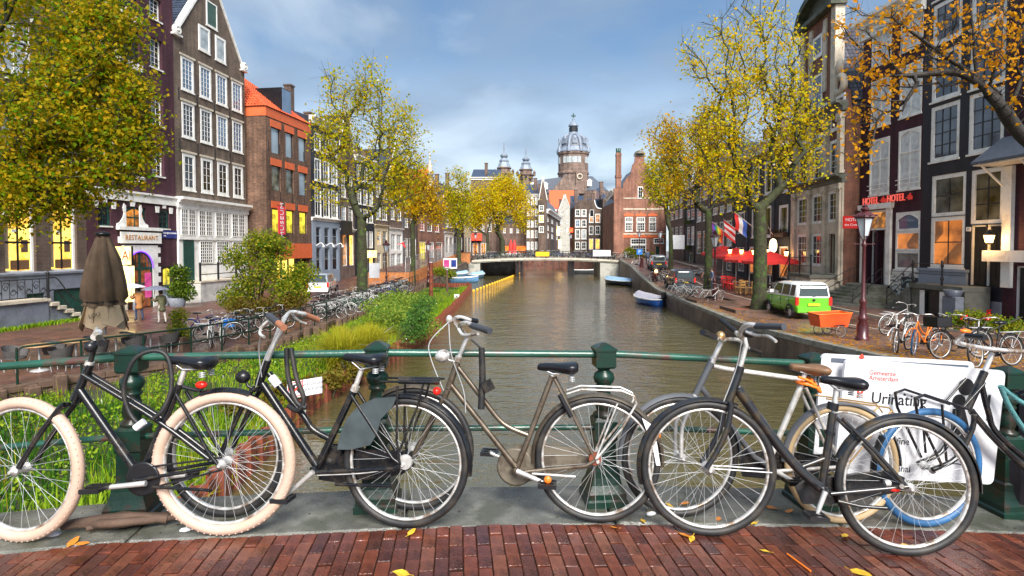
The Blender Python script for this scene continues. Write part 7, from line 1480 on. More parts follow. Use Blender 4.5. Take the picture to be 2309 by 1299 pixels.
def cars():
 W_,H_=1.62,1.68;hw=W_/2
 sh=[(0,.20,.60,.62,.90,.84),(.012,.18,.60,.90,.96,.80),(.05,.17,.60,.985,.99,.79),(.25,.17,.60,1.0,1,.81),(.5,.17,.59,.99,1,.81),(.62,.17,.585,.96,1,.80),(.78,.17,.58,.66,.99,.84),(.9,.18,.54,.575,.95,.84),(1,.22,.40,.43,.80,.70)]
 def mpv(label,loc,rz,low,up,detail=True,plate=None,tail='red_plastic',lit=False,L=3.5,sc=1):
  t,R=car(label,loc,rz,L,W_,H_,low,up,sh,plate=plate);t.scale=(sc,)*3
  for x in(.58,L-.68):[wheel_parts(t,x,s*(hw-.07),.29,-s)for s in(-1,1)]
  for x in(.58,L-.68):
   for s in(-1,1):q=MB();q.tube([(x+.36*cos(a),s*(hw-.015),.29+.36*sin(a))for a in np.linspace(0,pi,12)],.05,6);q.build('wheel_arch',MT['rubber'],t)
  g=.99
  pane(t,'rear_window','carglass',[(.018,s*hw*.80,.63*H_)for s in(1,-1)]+[(.085,s*hw*.70,.94*H_)for s in(-1,1)],.03)
  for s in(-1,1):
   def sw(x0,x1,xt0,xt1):
    pts=[(x0,s*hw*.935,.635*H_),(x1,s*hw*.935,.635*H_),(xt1,s*hw*.815,.92*H_),(xt0,s*hw*.815,.92*H_)]
    pane(t,'side_window','carglass',pts if s<0 else pts[::-1],.022)
   sw(.20,.62,.24,.62);sw(.72,1.42,.72,1.40);sw(1.52,2.45,1.50,2.05)
   q=MB();q.box(2.25,s*hw*.95,1.08,2.42,s*(hw+.16),1.22);q.build('wing_mirror',MT[up],t)
   q=MB();q.box(-.02,s*hw*.82,.66,.055,s*hw*.99,1.02);q.build('tail_light',MT[tail],t)
   q=MB();[q.box(x,s*(hw*1.0-.004),.86,x+.16,s*(hw+.018),.90)for x in(.75,1.55)];q.build('door_handle',MT[up],t)
   q=MB();q.box(.55,s*(hw-.012),.50,2.6,s*(hw+.012),.56);q.build('side_trim',MT[low],t);q=MB();[q.box(x,s*(hw-.01),.35,x+.012,s*(hw+.006),1.0)for x in(.68,1.47,2.42)];q.build('door_seam',MT['black'],t)
  pane(t,'windscreen','carglass',[(.635*L,hw*.74,.94*H_),(.635*L,-hw*.74,.94*H_),(.775*L,-hw*.8,.655*H_),(.775*L,hw*.8,.655*H_)][::-1],-.03)
  q=MB();q.cbox(-.075,-hw*.92,.34,.06,hw*.92,.58,.03);q.build('bumper',MT[low],t)
  q=MB();q.box(-.098,-.26,.60,-.08,.26,.71);p=q.build('number_plate',MT['plate'],t,loc=(.05,0,.03))
  q=MB();q.tube([(-.01,.05,1.04),(.0,-.38,1.12)],.012,4);q.build('wiper',MT['black'],t);q=MB();q.lathe([(.055,-.01),(.055,.012),(0,.014)],14,M=Matrix.Translation((-.03,0,.90))@Matrix.Rotation(-pi/2,4,'Y'));q.build('badge',MT['black'],t)
  return t
 MT['plate']=mat('yellow_plate',(.75,.50,.02),.4)
 Y=25.3;mpv('small green and white people carrier parked by the lamp post',(13.45,Y,ZR(Y+1.5)+.0),pi/2-.02,'carpaint_g','carpaint_w')
 Y=42.6;mpv('small black hatchback parked beyond the mossy tree',(13.0,Y,ZR(Y)),pi/2-.03,'carpaint_d','carpaint_d',L=3.7,sc=.96)
 Y=58;mpv('silver grey car parked beside the distant lamp post',(15.0,Y,ZR(Y+1)),pi/2-.12,'carpaint_d','carpaint_s',L=3.8,sc=.95)  # black car; silver upper body is white reflections painted as colour
 Y=41.5;mpv('silver white hatchback parked behind the bicycle rack on the left',(-14.2,Y,ZL(Y)+.15),pi/2+.12,'carpaint_w','carpaint_s',L=4.0,sc=.98)
 sc=thing('scooter','scooter with a lit amber headlamp on the right quay','scooter',loc=((1473-CX)/FPX*50,50,ZR(50)),rz=-pi/2)
 for x in(0,1.2):q=MB();q.torus((x,0,.25),(0,1,0),.19,.06,18,6);q.build('wheel',MT['rubber'],sc)
 q=MB();q.prism([(-.15,.45),(.35,.35),(.8,.3),(1.0,.75),(1.08,.7),(.95,.25),(.3,.2),(-.1,.3)],-.17,.17);q.cbox(-.2,-.16,.55,.5,.16,.78,.05);q.tube([(1.15,0,.3),(.95,0,1.05)],.04,6);q.tube([(.9,-.3,1.08),(.9,.3,1.08)],.025,6);q.build('body',MT['maroon'],sc);q=MB();q.ball((1.05,0,.9),.13);q.build('headlight',MT['lamp_warm'],sc)
 t=thing('cargo_trailer','orange wooden box cargo trailer standing beside the green car','trailer',loc=((1873-CX)/FPX*19.3,19.3,ZR(19.3)),rz=.06);t.scale=(.8,)*3;q=MB()
 w0,w1,z0,z1=.62,.72,.42,1.02;q.add([(-w0,-.38,z0),(w0*.9,-.38,z0),(w1,-.42,z1),(-w1,-.42,z1-.06),(-w0,.38,z0),(w0*.9,.38,z0),(w1,.42,z1),(-w1,.42,z1-.06)],[(0,1,2,3),(5,4,7,6),(1,5,6,2),(4,0,3,7),(0,4,5,1)]);q.add([(-w1*.98,-.40,z1-.12),(w1*.98,-.40,z1-.06),(w1*.98,.40,z1-.06),(-w1*.98,.40,z1-.12)],[(0,1,2,3)]);q.build('box',MT['trailer_orange'],t)
 q=MB();q.tube([(-w1,-.43,z1-.06),(w1,-.43,z1),(w1,.43,z1),(-w1,.43,z1-.06)],.02,6,closed=True);q.build('rim',MT['orange_plastic'],t)
 for y in(-.5,.45):w=link('wheel',SB['wheel'],t,M=Matrix.Translation((.18,y,.25))@Matrix.Scale(.72,4));link('tyre',SB['tyre'],w)
 q=MB();q.tube([(.18,-.55,.25),(.18,.5,.25)],.02,6);q.tube([(.6,0,.42),(1.1,0,.30),(1.3,0,.32)],.025,6);q.tube([(-.05,-.44,.5),(.18,-.5,.52),(.4,-.44,.5)],.02,5);q.build('drawbar',MT['black'],t)
 w=link('wheel',SB['wheel'],t,M=Matrix.Translation((-.28,.3,.25))@Matrix.Scale(.72,4));link('tyre',SB['tyre'],w)
cars()
# ------------------ people
def skin_mesh(name,verts,edges,radii,mats,root=0,sub=1):
 me=bpy.data.meshes.new(name);me.from_pydata([tuple(v)for v in verts],edges,[]);o=bpy.data.objects.new(name,me);COL.objects.link(o)
 o.modifiers.new('s','SKIN');sv=me.skin_vertices[0].data
 for i,r in enumerate(radii):sv[i].radius=(r,r)if not isinstance(r,tuple)else r
 sv[root].use_root=True;m=o.modifiers.new('u','SUBSURF');m.levels=sub;m.render_levels=sub
 bpy.context.view_layer.update();out=bpy.data.meshes.new_from_object(o.evaluated_get(bpy.context.evaluated_depsgraph_get()));bpy.data.objects.remove(o);out.name=name
 out.polygons.foreach_set('use_smooth',[True]*len(out.polygons));out.materials.clear();[out.materials.append(x)for x in mats];return out
def person(label,loc,rz,h,coat,legs,hair='hair_grey',shoes='black',hem=.46,arm=None,stride=.12,group=None,lean=.04):
 t=thing('person',label,'person',loc=loc,rz=rz,group=group);t.scale=(h/1.75,)*3
 s=stride;V=[(0,0,.95),(.01,0,1.15),(lean,0,1.36),(lean+.01,0,1.47),(lean+.03,0,1.56),(lean+.04,0,1.68)];E=[(0,1),(1,2),(2,3),(3,4),(4,5)];Rr=[(.15,.12),(.14,.11),(.15,.11),.055,.085,.075]
 for sd in(-1,1):
  b=len(V);V+=[(0,sd*.09,.88),(s*sd*.7,sd*.10,.50),(s*sd*1.0-.05,sd*.10,.10),(s*sd+.10,sd*.11,.04)];E+=[(0,b),(b,b+1),(b+1,b+2),(b+2,b+3)];Rr+=[.09,.062,.045,.04]
 hands=[]
 for sd in(-1,1):
  b=len(V);up=arm and sd==arm
  V+=[(lean,sd*.19,1.38)]+([(lean+.08,sd*.24,1.14),(lean+.27,sd*.17,1.22),(lean+.32,sd*.16,1.27)]if up else[(lean-.03,sd*.25,1.12),(lean+.08,sd*.25,.90),(lean+.11,sd*.24,.82)]);E+=[(2,b),(b,b+1),(b+1,b+2),(b+2,b+3)];Rr+=[.062,.048,.036,.034];hands.append(Vector(V[-1]))
 me=skin_mesh('body',V,E,Rr,[MT['skin'],MT[legs],MT[shoes]]);
 for p in me.polygons:p.material_index=2 if p.center.z<.09 else 1 if p.center.z<1.0 and abs(p.center.y)<.19 else 0
 bd=link('body',me,t)
 CV=[(0,0,.98),(.01,0,1.16),(lean,0,1.36),(lean+.01,0,1.44),(0,0,.75),(0,0,hem*1.75-.1)];CE=[(0,1),(1,2),(2,3),(0,4),(4,5)];CR=[(.19,.16),(.175,.145),(.18,.14),.085,(.215,.19),(.23,.20)]
 for i,sd in enumerate((-1,1)):
  b=len(CV);a=V[-8+i*4:][:4];CV+=[a[0],a[1],a[2]];CE+=[(2,b),(b,b+1),(b+1,b+2)];CR+=[.085,.07,.055]
 link('coat',skin_mesh('coat',CV,CE,CR,[MT[coat]]),t)
 q=MB();q.ball((lean+.015,0,1.655),.108,.094,.12,12,8);q.ball((lean-.03,0,1.60),.085,.088,.1,10,6);q.build('hair',MT[hair],t)
 q=MB();q.ball((lean+.135,0,1.62),.022,.018,.028,6,4);[q.ball((lean+.125,sd*.035,1.65),.012,.014,.01,6,4)for sd in(-1,1)];q.build('face',MT['skin'],bd)
 for hd in hands:
  q=MB();q.ball(hd,.045,.03,.05,8,6);[q.tube([hd+Vector((.02,dy,-.02)),hd+Vector((.055,dy*1.2,-.06)),hd+Vector((.04,dy,-.10))],.010,5)for dy in(-.026,-.009,.009,.026)];q.tube([hd+Vector((.01,.035,.0)),hd+Vector((.05,.05,-.02))],.012,5);q.build('hand',MT['skin'],bd)
 return t,[t.matrix_basis@h_ for h_ in hands]
def umbrella(label,hand,top,r,m,tilt=(0,0)):
 u=thing('umbrella',label,'umbrella',loc=hand);d=top-hand;q=MB();q.tube([(0,0,-.08),d],.012,6);q.build('shaft',MT['black'],u);n=8;b=MB();vs=[d+Vector((0,0,.03))]
 for ring,(rr,dz)in enumerate(((.35,-.03),(.7,-.11),(1.0,-.24))):
  for k in range(n*2):a=pi*k/n;s=rr*r*(1 if k%2==0 else .965-.02*ring);vs.append(d+Vector((cos(a)*s,sin(a)*s,dz*r*1.25+(.012*ring if k%2 else 0))))
 m2=n*2;fs=[(0,1+k,1+(k+1)%m2)for k in range(m2)]+[(1+i*m2+k,1+(i+1)*m2+k,1+(i+1)*m2+(k+1)%m2,1+i*m2+(k+1)%m2)for i in range(2)for k in range(m2)];b.add(vs,fs);b.build('canopy',MT[m],u)
 q=MB();[q.tube([d+Vector((0,0,-.02)),d+Vector((cos(pi*2*k/n)*r,sin(pi*2*k/n)*r,-.3*r))],.006,4)for k in range(n)];q.build('ribs',MT['black'],u);return u
MT['coat_camel']=mat('camel_coat',(.36,.155,.045),.8,var=.15);MT['coat_olive']=mat('olive_coat',(.085,.085,.04),.75,var=.2);MT['denim']=mat('denim',(.03,.045,.09),.8,var=.2);MT['pale_trousers']=mat('pale_trousers',(.48,.44,.40),.8);MT['hair_grey']=mat('brown_hair',(.06,.04,.025),.6);MT['coat_blue']=mat('grey_blue_jacket',(.12,.15,.24),.7);MT['umb_lilac']=mat('lilac_umbrella',(.60,.56,.68),.4);MT['umb_grey']=mat('grey_umbrella',(.16,.17,.23),.4)
def people():
 p=gnd(314,724,-2.2);t,hd=person('person in a camel coat walking under a pale lilac umbrella',p,pi-.45,1.72,'coat_camel','denim',hem=.38,arm=1,group='walkers with umbrellas');umbrella('pale lilac umbrella held by the person in the camel coat',hd[1],at(298,640,p.y),.62,'umb_lilac')
 p=gnd(365,730,-2.2);t,hd=person('person in an olive padded coat walking under a grey umbrella',p,pi-.35,1.66,'coat_olive','pale_trousers',hem=.40,arm=1,group='walkers with umbrellas');umbrella('dark grey umbrella held by the person in the olive coat',hd[1],at(350,645,p.y),.62,'umb_grey')
 Y=66;person('person in a grey blue jacket walking away at the right end of the far bridge',((1460-CX)/FPX*Y,Y,ZR(Y)),pi/2,1.8,'coat_blue','denim',hem=.58)
 Y=44;person('person in a violet blue jacket standing at the end of the café terrace',((1607-CX)/FPX*Y,Y,ZR(Y)),pi,1.7,'coat_blue','denim',hem=.55)
people()
# ------------------ terraces
def parasol_red(label,x,Y,sz):
 p=Vector(((x-CX)/FPX*Y,Y,ZR(Y)));u=thing('parasol',label,'parasol',loc=p,group='red café parasols');q=MB();q.tube([(0,0,0),(0,0,3.05)],.035,8);q.lathe([(.3,0),(.3,.08),(.05,.1)],12);q.build('pole',MT['white'],u)
 n=8;b=MB();vs=[(0,0,3.0)];rg=[]
 for j in range(4):
  t=(j+1)/4
  for k in range(n*4):a=2*pi*k/(n*4);sqr=1/max(abs(cos(a)),abs(sin(a)));sag=.05*sin(pi*((k%4)/4))*t;vs.append((cos(a)*t*sz*sqr*.5,sin(a)*t*sz*sqr*.5,3.0-.72*t-sag))
 m=n*4;fs=[(0,1+k,1+(k+1)%m)for k in range(m)]+[(1+j*m+k,1+(j+1)*m+k,1+(j+1)*m+(k+1)%m,1+j*m+(k+1)%m)for j in range(3)for k in range(m)];b.add(vs,fs,True);last=vs[-m:];lo=[(x_*1.005,y_*1.005,z_-.2)for x_,y_,z_ in last];b.add(last+lo,[(k,(k+1)%m,m+(k+1)%m,m+k)for k in range(m)]);b.build('canopy',MT['red_cloth'],u)
 q=MB();[q.tube([(0,0,2.9),(sx*sz*.49,sy*sz*.49,2.25)],.015,4)for sx in(-1,0,1)for sy in(-1,0,1)if sx or sy];q.build('ribs',MT['wood'],u)
for k,(x,Y,s)in enumerate(((1737,41.8,3.0),(1690,45.5,3.0),(1660,49,3.0),(1630,52.5,3.0))):parasol_red(['nearest red café parasol right of the thick trunk','second red café parasol just left of the thick trunk','third red café parasol along the terrace','furthest red café parasol beside the lamp post'][k],x,Y,s)
def chair_mesh():
 d={};b=MB();[b.tube([(sx*.19,sy*.19,0),(sx*.18,sy*.18,.45 if sy<0 else .92)],.018,5)for sx in(-1,1)for sy in(-1,1)];d['leg']=b
 q=MB();q.cbox(-.21,-.21,.44,.21,.21,.48,.02);d['seat']=q;k=MB();[k.box(-.19,.165,z,.19,.19,z+.1)for z in(.62,.8)];d['back']=k;return d
CM=chair_mesh()
def cafe_chairs():
 mm={c:{k:v.mesh({'leg':'legs','seat':'seat','back':'backrest'}[k],MT[m])for k,v in CM.items()}for c,m in(('wood','chair_wood'),('red','red_cloth'),('dark','wicker'))};R_=random.Random(3)
 def ch(x,Y,c,lb,g):t=thing('chair',lb,'chair',loc=((x-CX)/FPX*Y,Y,ZR(Y)+.01),rz=R_.uniform(0,6.28),group=g);link('seat',mm[c]['seat'],t);link('backrest',mm[c]['back'],t);link('legs',mm[c]['leg'],t)
 for x,Y in((1664,40.2),(1672,39.6),(1684,40.4),(1694,39.4),(1702,40.4),(1676,41.2)):ch(x,Y,'wood','yellow wooden chair on the café terrace left of the thick trunk','wooden café chairs')
 for x,Y in((1634,46),(1640,45),(1646,44.4),(1652,43.6),(1656,45),(1644,46)):ch(x,Y,'red','red seated chair on the far part of the café terrace','red café chairs')
 for x,Y in((1737,38.5),(1748,38.2),(1760,38),(1772,37.8),(1784,38.4),(1752,39.6),(1768,39.4)):ch(x,Y,'dark','dark grey chair under the nearest red parasol','dark café chairs')
 for k,(x,Y)in enumerate(((1744,38.8),(1764,38.6),(1680,40.0),(1698,40),(1650,44.8))):
  t=thing('cafe_table',['dark café table under the nearest parasol, left one','dark café table under the nearest parasol, right one','café table among the wooden chairs, left one','café table among the wooden chairs, right one','café table among the red chairs'][k],'table',loc=((x-CX)/FPX*Y,Y,ZR(Y)+.01));q=MB();q.lathe([(.36,.72),(.36,.75)],16);q.build('tabletop',MT['wood'],t);q=MB();q.tube([(0,0,0),(0,0,.72)],.03,6);q.lathe([(.22,0),(.2,.03),(.03,.05)],10);q.build('pedestal',MT['black'],t)
MT['chair_wood']=mat('yellow_wood',(.45,.24,.07),.5,var=.2)
cafe_chairs()
for k,(x,y,Y)in enumerate(((1646,566,47),(1672,567,45),(1700,568,43.2),(1730,566,42.4),(1773,571,41))):
 s=thing('wall_lantern',['leftmost','second','third','fourth','rightmost'][k]+' of five lit amber lanterns above the café parasols','wall lamp',loc=at(x,y,Y+.8),group='amber café lanterns');q=MB();q.lathe([(.1,-.2),(.17,.12)],6);q.build('lamp_glass',MT['lamp_warm'],s);q=MB();q.lathe([(.22,.12),(.12,.25),(0,.3)],6);q.build('lamp_hood',MT['black'],s)
def terrace():
 b=MB();n=14;vs=[]
 for j,(z,r)in enumerate(((.40,.24),(.46,.27),(.62,.30),(.78,.33))):
  for k in range(n):a=pi*.5+2*pi*.86*(k/(n-1)-.5);h=z if z<.5 else .46+(z-.46)*(.55+.45*max(0,sin(a)));vs.append((cos(a)*r,sin(a)*r,h))
 b.add(vs,[(j*n+k,j*n+k+1,(j+1)*n+k+1,(j+1)*n+k)for j in range(3)for k in range(n-1)],True);back=b.mesh('backrest',MT['wicker']);b=MB();b.lathe([(.0,.43),(.25,.43),(.25,.38),(0,.38)],16,cap=False);seat=b.mesh('seat',MT['wicker']);b=MB();b.tube([(0,0,0),(.0,.0,.40)],.014,5);leg=b.mesh('leg',MT['steel'])
 b=MB();b.lathe([(.40,.735),(.42,.75),(.42,.765),(.40,.78)],24);top=b.mesh('tabletop',MT['tabletop']);b=MB();b.tube([(0,0,.0),(0,0,.74)],.03,8);b.lathe([(.24,0),(.22,.03),(.04,.05)],14);ped=b.mesh('pedestal',MT['steel'])
 T=[(88,778,'round wooden table at the left end of the terrace'),(171,768,'second round wooden table from the left on the terrace'),(261,757,'round wooden table behind the folded parasol pole'),(339,747,'round wooden table nearest the box planter')];C=0
 for x,y,lb in T:
  p=gnd(x,y,-1.43);p.z=-2.2;t=thing('terrace_table',lb,'table',loc=p,group='terrace tables');link('tabletop',top,t);link('pedestal',ped,t)
  for s,(dx,dy,rz,side)in enumerate(((-.62,-.1,pi/2,'left'),(.62,.05,-pi/2,'right'))):
   c=thing('tub_chair','wicker tub chair '+side+' of the '+lb.replace('round wooden ',''),'chair',loc=p+Vector((dx,dy,0)),rz=rz+RND.uniform(-.4,.4),group='wicker terrace chairs');link('seat',seat,c);link('backrest',back,c);[link('leg',leg,c,loc=(sx*.18,sy*.18,0),rot=(sy*-.12,sx*.12,0))for sx in(-1,1)for sy in(-1,1)]
 p=Vector(((233-CX)/FPX*20,20,-2.2));u=thing('folded_parasol','tall folded parasol in brown canvas with a pale printed valance','parasol',loc=p);q=MB();q.tube([(0,0,0),(0,0,4.15)],.05,8);q.build('pole',MT['white'],u)
 n=40;b=MB();vs=[];prof=[(4.12,.16),(4.0,.22),(3.3,.42),(2.5,.56),(1.95,.60),(1.78,.50),(1.65,.58)]
 for i,(z,r)in enumerate(prof):
  for k in range(n):a=2*pi*k/n;f=1+(.22*sin(a*7+z*.6)+.12*sin(a*13+z))*(min(1,i/2));vs.append((cos(a)*r*f,sin(a)*r*f*.9,z+.03*sin(a*5)))
 b.add(vs,[(i*n+k,(i+1)*n+k,(i+1)*n+(k+1)%n,i*n+(k+1)%n)for i in range(len(prof)-1)for k in range(n)],True);b.build('canvas',MT['brown_canvas'],u)
 q=MB();q.lathe([(.05,4.25),(.24,4.18),(.24,4.1),(.1,4.08)],16);q.build('cap',MT['black'],u);q=MB();q.torus((0,0,1.79),(0,0,1),.52,.03,24,6);q.build('tie_strap',MT['black'],u)
 for k in range(9):
  a=2*pi*k/9-pi/2+.2;r0,r1=.52,.66+.08*sin(k*2.1);w=.30;d=Vector((cos(a),sin(a)*.9,0));s=Vector((-sin(a),cos(a)*.9,0));z0,z1=1.62,.92+.12*sin(k*1.7)
  pts=[d*r0-s*w+Vector((0,0,z0)),d*r0+s*w+Vector((0,0,z0+.05)),d*r1+s*w*1.2+Vector((0,0,z1+.1)),d*(r1+.02)+Vector((.08,0,z1-.12)),d*r1-s*w*1.2+Vector((0,0,z1+.05))];b=MB();b.add(pts+[p_-d*.012 for p_ in pts],[(0,1,2,3,4),(9,8,7,6,5)]+[(i,(i+1)%5,(i+1)%5+5,i+5)for i in range(5)]);f=b.build('valance_flap',MT['tan_canvas'],u)
  if k==1:pass
 text(u,'LOU',.20,'ink',Matrix.Translation((.12,-.66,1.36))@Matrix.Rotation(-.25,4,'Y'),extrude=.002)
terrace()
def flags():
 def flag(label,x,y,Y,cols,vertical=False,w=1.3,h=1.0,emblem=None,lean=.9):
  f=thing('flag',label,'flag',loc=at(x,y,Y));q=MB();q.tube([(0,0,0),(-1.9,0,1.5)],.025,6);q.build('flagpole',MT['white'],f);n=10;k=len(cols)
  for c,m in enumerate(cols):
   b=MB();vs=[]
   for i in range(n+1):
    for j in(c/k,(c+1)/k):
     a,d=(j,i/n)if vertical else(i/n,j)
     px_=-1.85+.95*d;pz=1.46-.75*d;vs.append((px_+.05*a,.09*sin(a*7+d*3)-.02,pz-a*w))
   b.add(vs,[(2*i,2*i+1,2*i+3,2*i+2)for i in range(n)],True);b.build('flag_stripe',m,f)
  return f
 fl=lambda nm,c:mat(nm,c,.7,var=.08)
 rb=[fl('flag_'+n_,c)for n_,c in(('red',(.7,.03,.03)),('orange',(.8,.28,.02)),('yellow',(.8,.65,.03)),('green',(.05,.4,.08)),('blue',(.04,.12,.5)),('violet',(.25,.05,.4)))];rd,wh,bl=rb[0],fl('flag_white',(.75,.75,.75)),rb[4]
 flag('rainbow striped flag hanging on a white pole',1652,537,51,rb[::-1],False);flag('red and white flag hanging in the middle of three flags',1681,534,48.5,[rd,wh,rd,wh,rd],True);flag('red white and blue flag hanging on the black house',1708,520,46,[rd,wh,bl],False);f=thing('flagpole','bare white flagpole on the black café house','flagpole',loc=at(1742,529,43.4));q=MB();q.tube([(0,0,0),(-.7,-.8,.55)],.025,6);q.build('pole',MT['white'],f)
 f=thing('pennant','small red pennant before the white shop front on the left','flag',loc=at(893,552,68));q=MB();q.prism([(0,0),(.9,.35),(1.2,-.3),(1.0,-.35),(.7,.1)],-.02,.02);q.build('cloth',MT['banner_red'],f);q=MB();q.tube([(-.1,0,-.2),(1.1,0,.5)],.025,5);q.build('pole',MT['white'],f)
flags()
for k,(x,y)in enumerate(((1152,568),(1160,566))):
 o=thing('folded_parasol',['left','right'][k]+' one of two folded red parasols beyond the far bridge','parasol',loc=at(x,575,96));q=MB();q.lathe([(.32,.1),(.42,.4),(.3,1.6),(.08,2.5),(0,2.6)],10);q.build('canvas',MT['red_cloth'],o);q=MB();q.tube([(0,0,-.6),(0,0,.2)],.05,6);q.build('pole',MT['wood'],o)
def pits():
 for k,(x,Y,lb)in enumerate(((1690,29.0,'low timber edging of the tree pit at the thick yellow tree'),(1600,34,'low timber edging of the tree pit by the second lamp post'))):
  t=thing('tree_pit',lb,'edging',loc=((x-CX)/FPX*Y,Y,ZR(Y)));
  for a,b,c,d in((-1.1,-1.1,1.3,-1.0),(-1.1,1.0,1.3,1.1),(-1.1,-.99,-1.0,.99),(1.2,-.99,1.3,.99)):q=MB();q.box(a,b,0,c,d,.16);q.build('edging_board',MT['wood'],t)
  q=MB();q.box(-.99,-.99,0,1.19,.99,.05);q.build('soil',MT['rusty_soil'],t)
 t=thing('bollard','red brown iron bollard on the right quay near the bridge','bollard',loc=((1447-CX)/FPX*62,62,ZR(62)));q=MB();q.lathe([(.25,0),(.2,.3),(.14,.9),(.2,1.0),(.1,1.15),(0,1.2)],12);q.build('post',MT['maroon'],t)
MT['rusty_soil']=mat('leafy_soil',(.20,.06,.025),.9,var=.4,scale=8)
pits()
# ------------------ the bicycles on our bridge, joints measured from the photograph
HW={}
def wheel_set(r,tr,tyre):
 k=(r,tr,tyre)
 if k not in HW:
  b=MB();b.torus((0,0,0),(0,1,0),r-tr,tr,72,10)
  if tyre=='cream_rubber':[b.box(-.002,s*tr*.55-.006,r-tr*.75,.004,s*tr*.55+.006,r-tr*.22,M=Matrix.Rotation(2*pi*i/70,4,'Y'))for i in range(70)for s in(-1,1)]
  t=b.mesh('tyre',MT[tyre]);R=r-2*tr-.004;b=MB();b.torus((0,0,0),(0,1,0),R,.008,72,8,.013);rim=b.mesh('wheel',MT['chrome']);b=MB()
  for i in range(32):
   a=2*pi*i/32;s=1 if i%2 else-1;a2=a+(.55 if i%4<2 else-.55);b.tube([(.022*cos(a2),s*.03,.022*sin(a2)),(R*cos(a),s*.003,R*sin(a))],.001,4,cap=False)
  sp=b.mesh('spokes',MT['steel']);tag
  b=MB();b.lathe([(.008,-.06),(.012,-.045),(.026,-.036),(.026,-.03),(.016,-.026),(.016,.026),(.026,.03),(.026,.036),(.012,.045),(.008,.06)],14,M=Matrix.Rotation(pi/2,4,'X'));HW[k]=(rim,t,sp,b.mesh('hub',MT['alloy']))
 return HW[k]
class Bike:
 def __init__(s,label,cr,cf,r,tr=.02,tyre='rubber',tyre_r=None,steer=0,lean=.07,only='rf'):
  A,B=deck(*cr),deck(*cf);x=(B-A).normalized();s.t=thing('bicycle',label,'bicycle',group='bicycles leaning on the near bridge railing');y0=Vector((0,0,1)).cross(x);x0=Vector((x.x,x.y,0)).normalized();y0=Vector((0,0,1)).cross(x0);z=(Vector((0,0,1))*cos(lean)-y0*sin(lean)*(1 if y0 .y<0 else-1));s.M=frameM(A,x,z);s.t.matrix_basis=s.M;s.I=s.M.inverted();s.n=s.M.to_3x3()@Vector((0,1,0));s.r=r;s.W=(B-A).length;s.R=Vector((0,0,r));s.F=Vector((s.W,0,r));s.sg=1 if s.n.y<0 else-1
  for nm,p,st,ty in(('r',s.R,0,tyre_r or tyre),('f',s.F,steer,tyre)):
   if nm not in only:continue
   m=wheel_set(r,tr,ty);w=link('wheel',m[0],s.t,M=Matrix.Translation(p)@Matrix.Rotation(st,4,'Z'));[link(n_,q,w)for n_,q in(('tyre',m[1]),('spokes',m[2]),('hub',m[3]))]
 def p(s,x,y,o=0):return s.I@on_plane(x,y,s.M@Vector((0,o*s.sg,0)),s.n)
 def part(s,name,m,*tubes,parent=None,n=10):
  b=MB()
  for tb in tubes:
   r,pts=tb[0],[s.p(*q)if not isinstance(q,Vector)else q for q in tb[1]];w=tb[2]if len(tb)>2 else 0
   if len(tb)>3:pts=bez(pts,tb[3])
   for sg in((-1,1)if w else(0,)):b.tube([q+Vector((0,sg*w,0))for q in pts],r,n)
  return b.build(name,MT[m],parent or s.t)
 def guard(s,hub,a0,a1,m='blackmetal',R=None,w=.024,name='mudguard'):
  R=R or s.r+.018;b=MB();vs=[];k=22
  for i in range(k):
   a=lerp(a0,a1,i/(k-1));d=Vector((cos(a),0,sin(a)))
   for j in range(7):c=-1+j/3;vs.append(hub+d*(R-.018*c*c)+Vector((0,c*w,0)))
  b.add(vs,[(i*7+j,i*7+j+1,(i+1)*7+j+1,(i+1)*7+j)for i in range(k-1)for j in range(6)],True)
  b.add([v+(v-hub)*.004 for v in vs],[(i*7+j,(i+1)*7+j,(i+1)*7+j+1,i*7+j+1)for i in range(k-1)for j in range(6)],True);return b.build(name,MT[m],s.t)
 def saddle(s,nose,tail,m='vinyl',wd=.095,post=None,pm='chrome'):
  a,c=s.p(*nose),s.p(*tail);b=MB();vs=[];k=12
  for i,(t,w,h,dz)in enumerate(((0,.012,.012,-.012),(.06,.022,.022,-.004),(.3,.03,.026,0),(.55,.055,.03,.002),(.75,.085,.036,.006),(.92,.088,.038,.012),(1,.05,.02,.008))):
   q=a.lerp(c,t)
   for j in range(k):an=2*pi*j/k;zz=sin(an);vs.append(q+Vector((0,cos(an)*w*wd/.095,dz+(zz*h*.6 if zz>0 else zz*h*1.25))))
  b.add(vs,[(i*k+j,i*k+(j+1)%k,(i+1)*k+(j+1)%k,(i+1)*k+j)for i in range(6)for j in range(k)]+[tuple(range(k-1,-1,-1)),tuple(range(6*k,7*k))],True);o=b.build('saddle',MT[m],s.t)
  if post:s.part('seat_post',pm,(.0135,post));q=s.p(*post[-1]);b=MB();[b.tube([a.lerp(c,.25)+Vector((0,y_,-.03)),q+Vector((0,y_,-.0)),a.lerp(c,.9)+Vector((0,y_,-.03))],.0035,5)for y_ in(-.02,.02)];[b.torus(a.lerp(c,.85)+Vector((0,y_,-.045-.01*k_)),(0,0,1),.014,.003,12,5)for y_ in(-.045,.045)for k_ in range(3)];b.build('saddle_springs',MT['steel'],o)
  return o
 def pedal(s,x,y,o,arm,m='black',cm='alloy'):
  c=s.part('crank',cm,([.014,.011],[(arm[0],arm[1],o*.6),(x,y,o*.7)]));q=MB();P=s.p(x,y,o);[q.box(-.045,dy-.006,-.011,.045,dy+.006,.011,M=Matrix.Translation(P))for dy in(-.04,0,.04)];[q.box(dx-.008,-.045,-.009,dx+.008,.045,.009,M=Matrix.Translation(P))for dx in(-.04,.04)];q.tube([P,s.p(x,y,o*.6)],.007,6);q.build('pedal',MT[m],c)
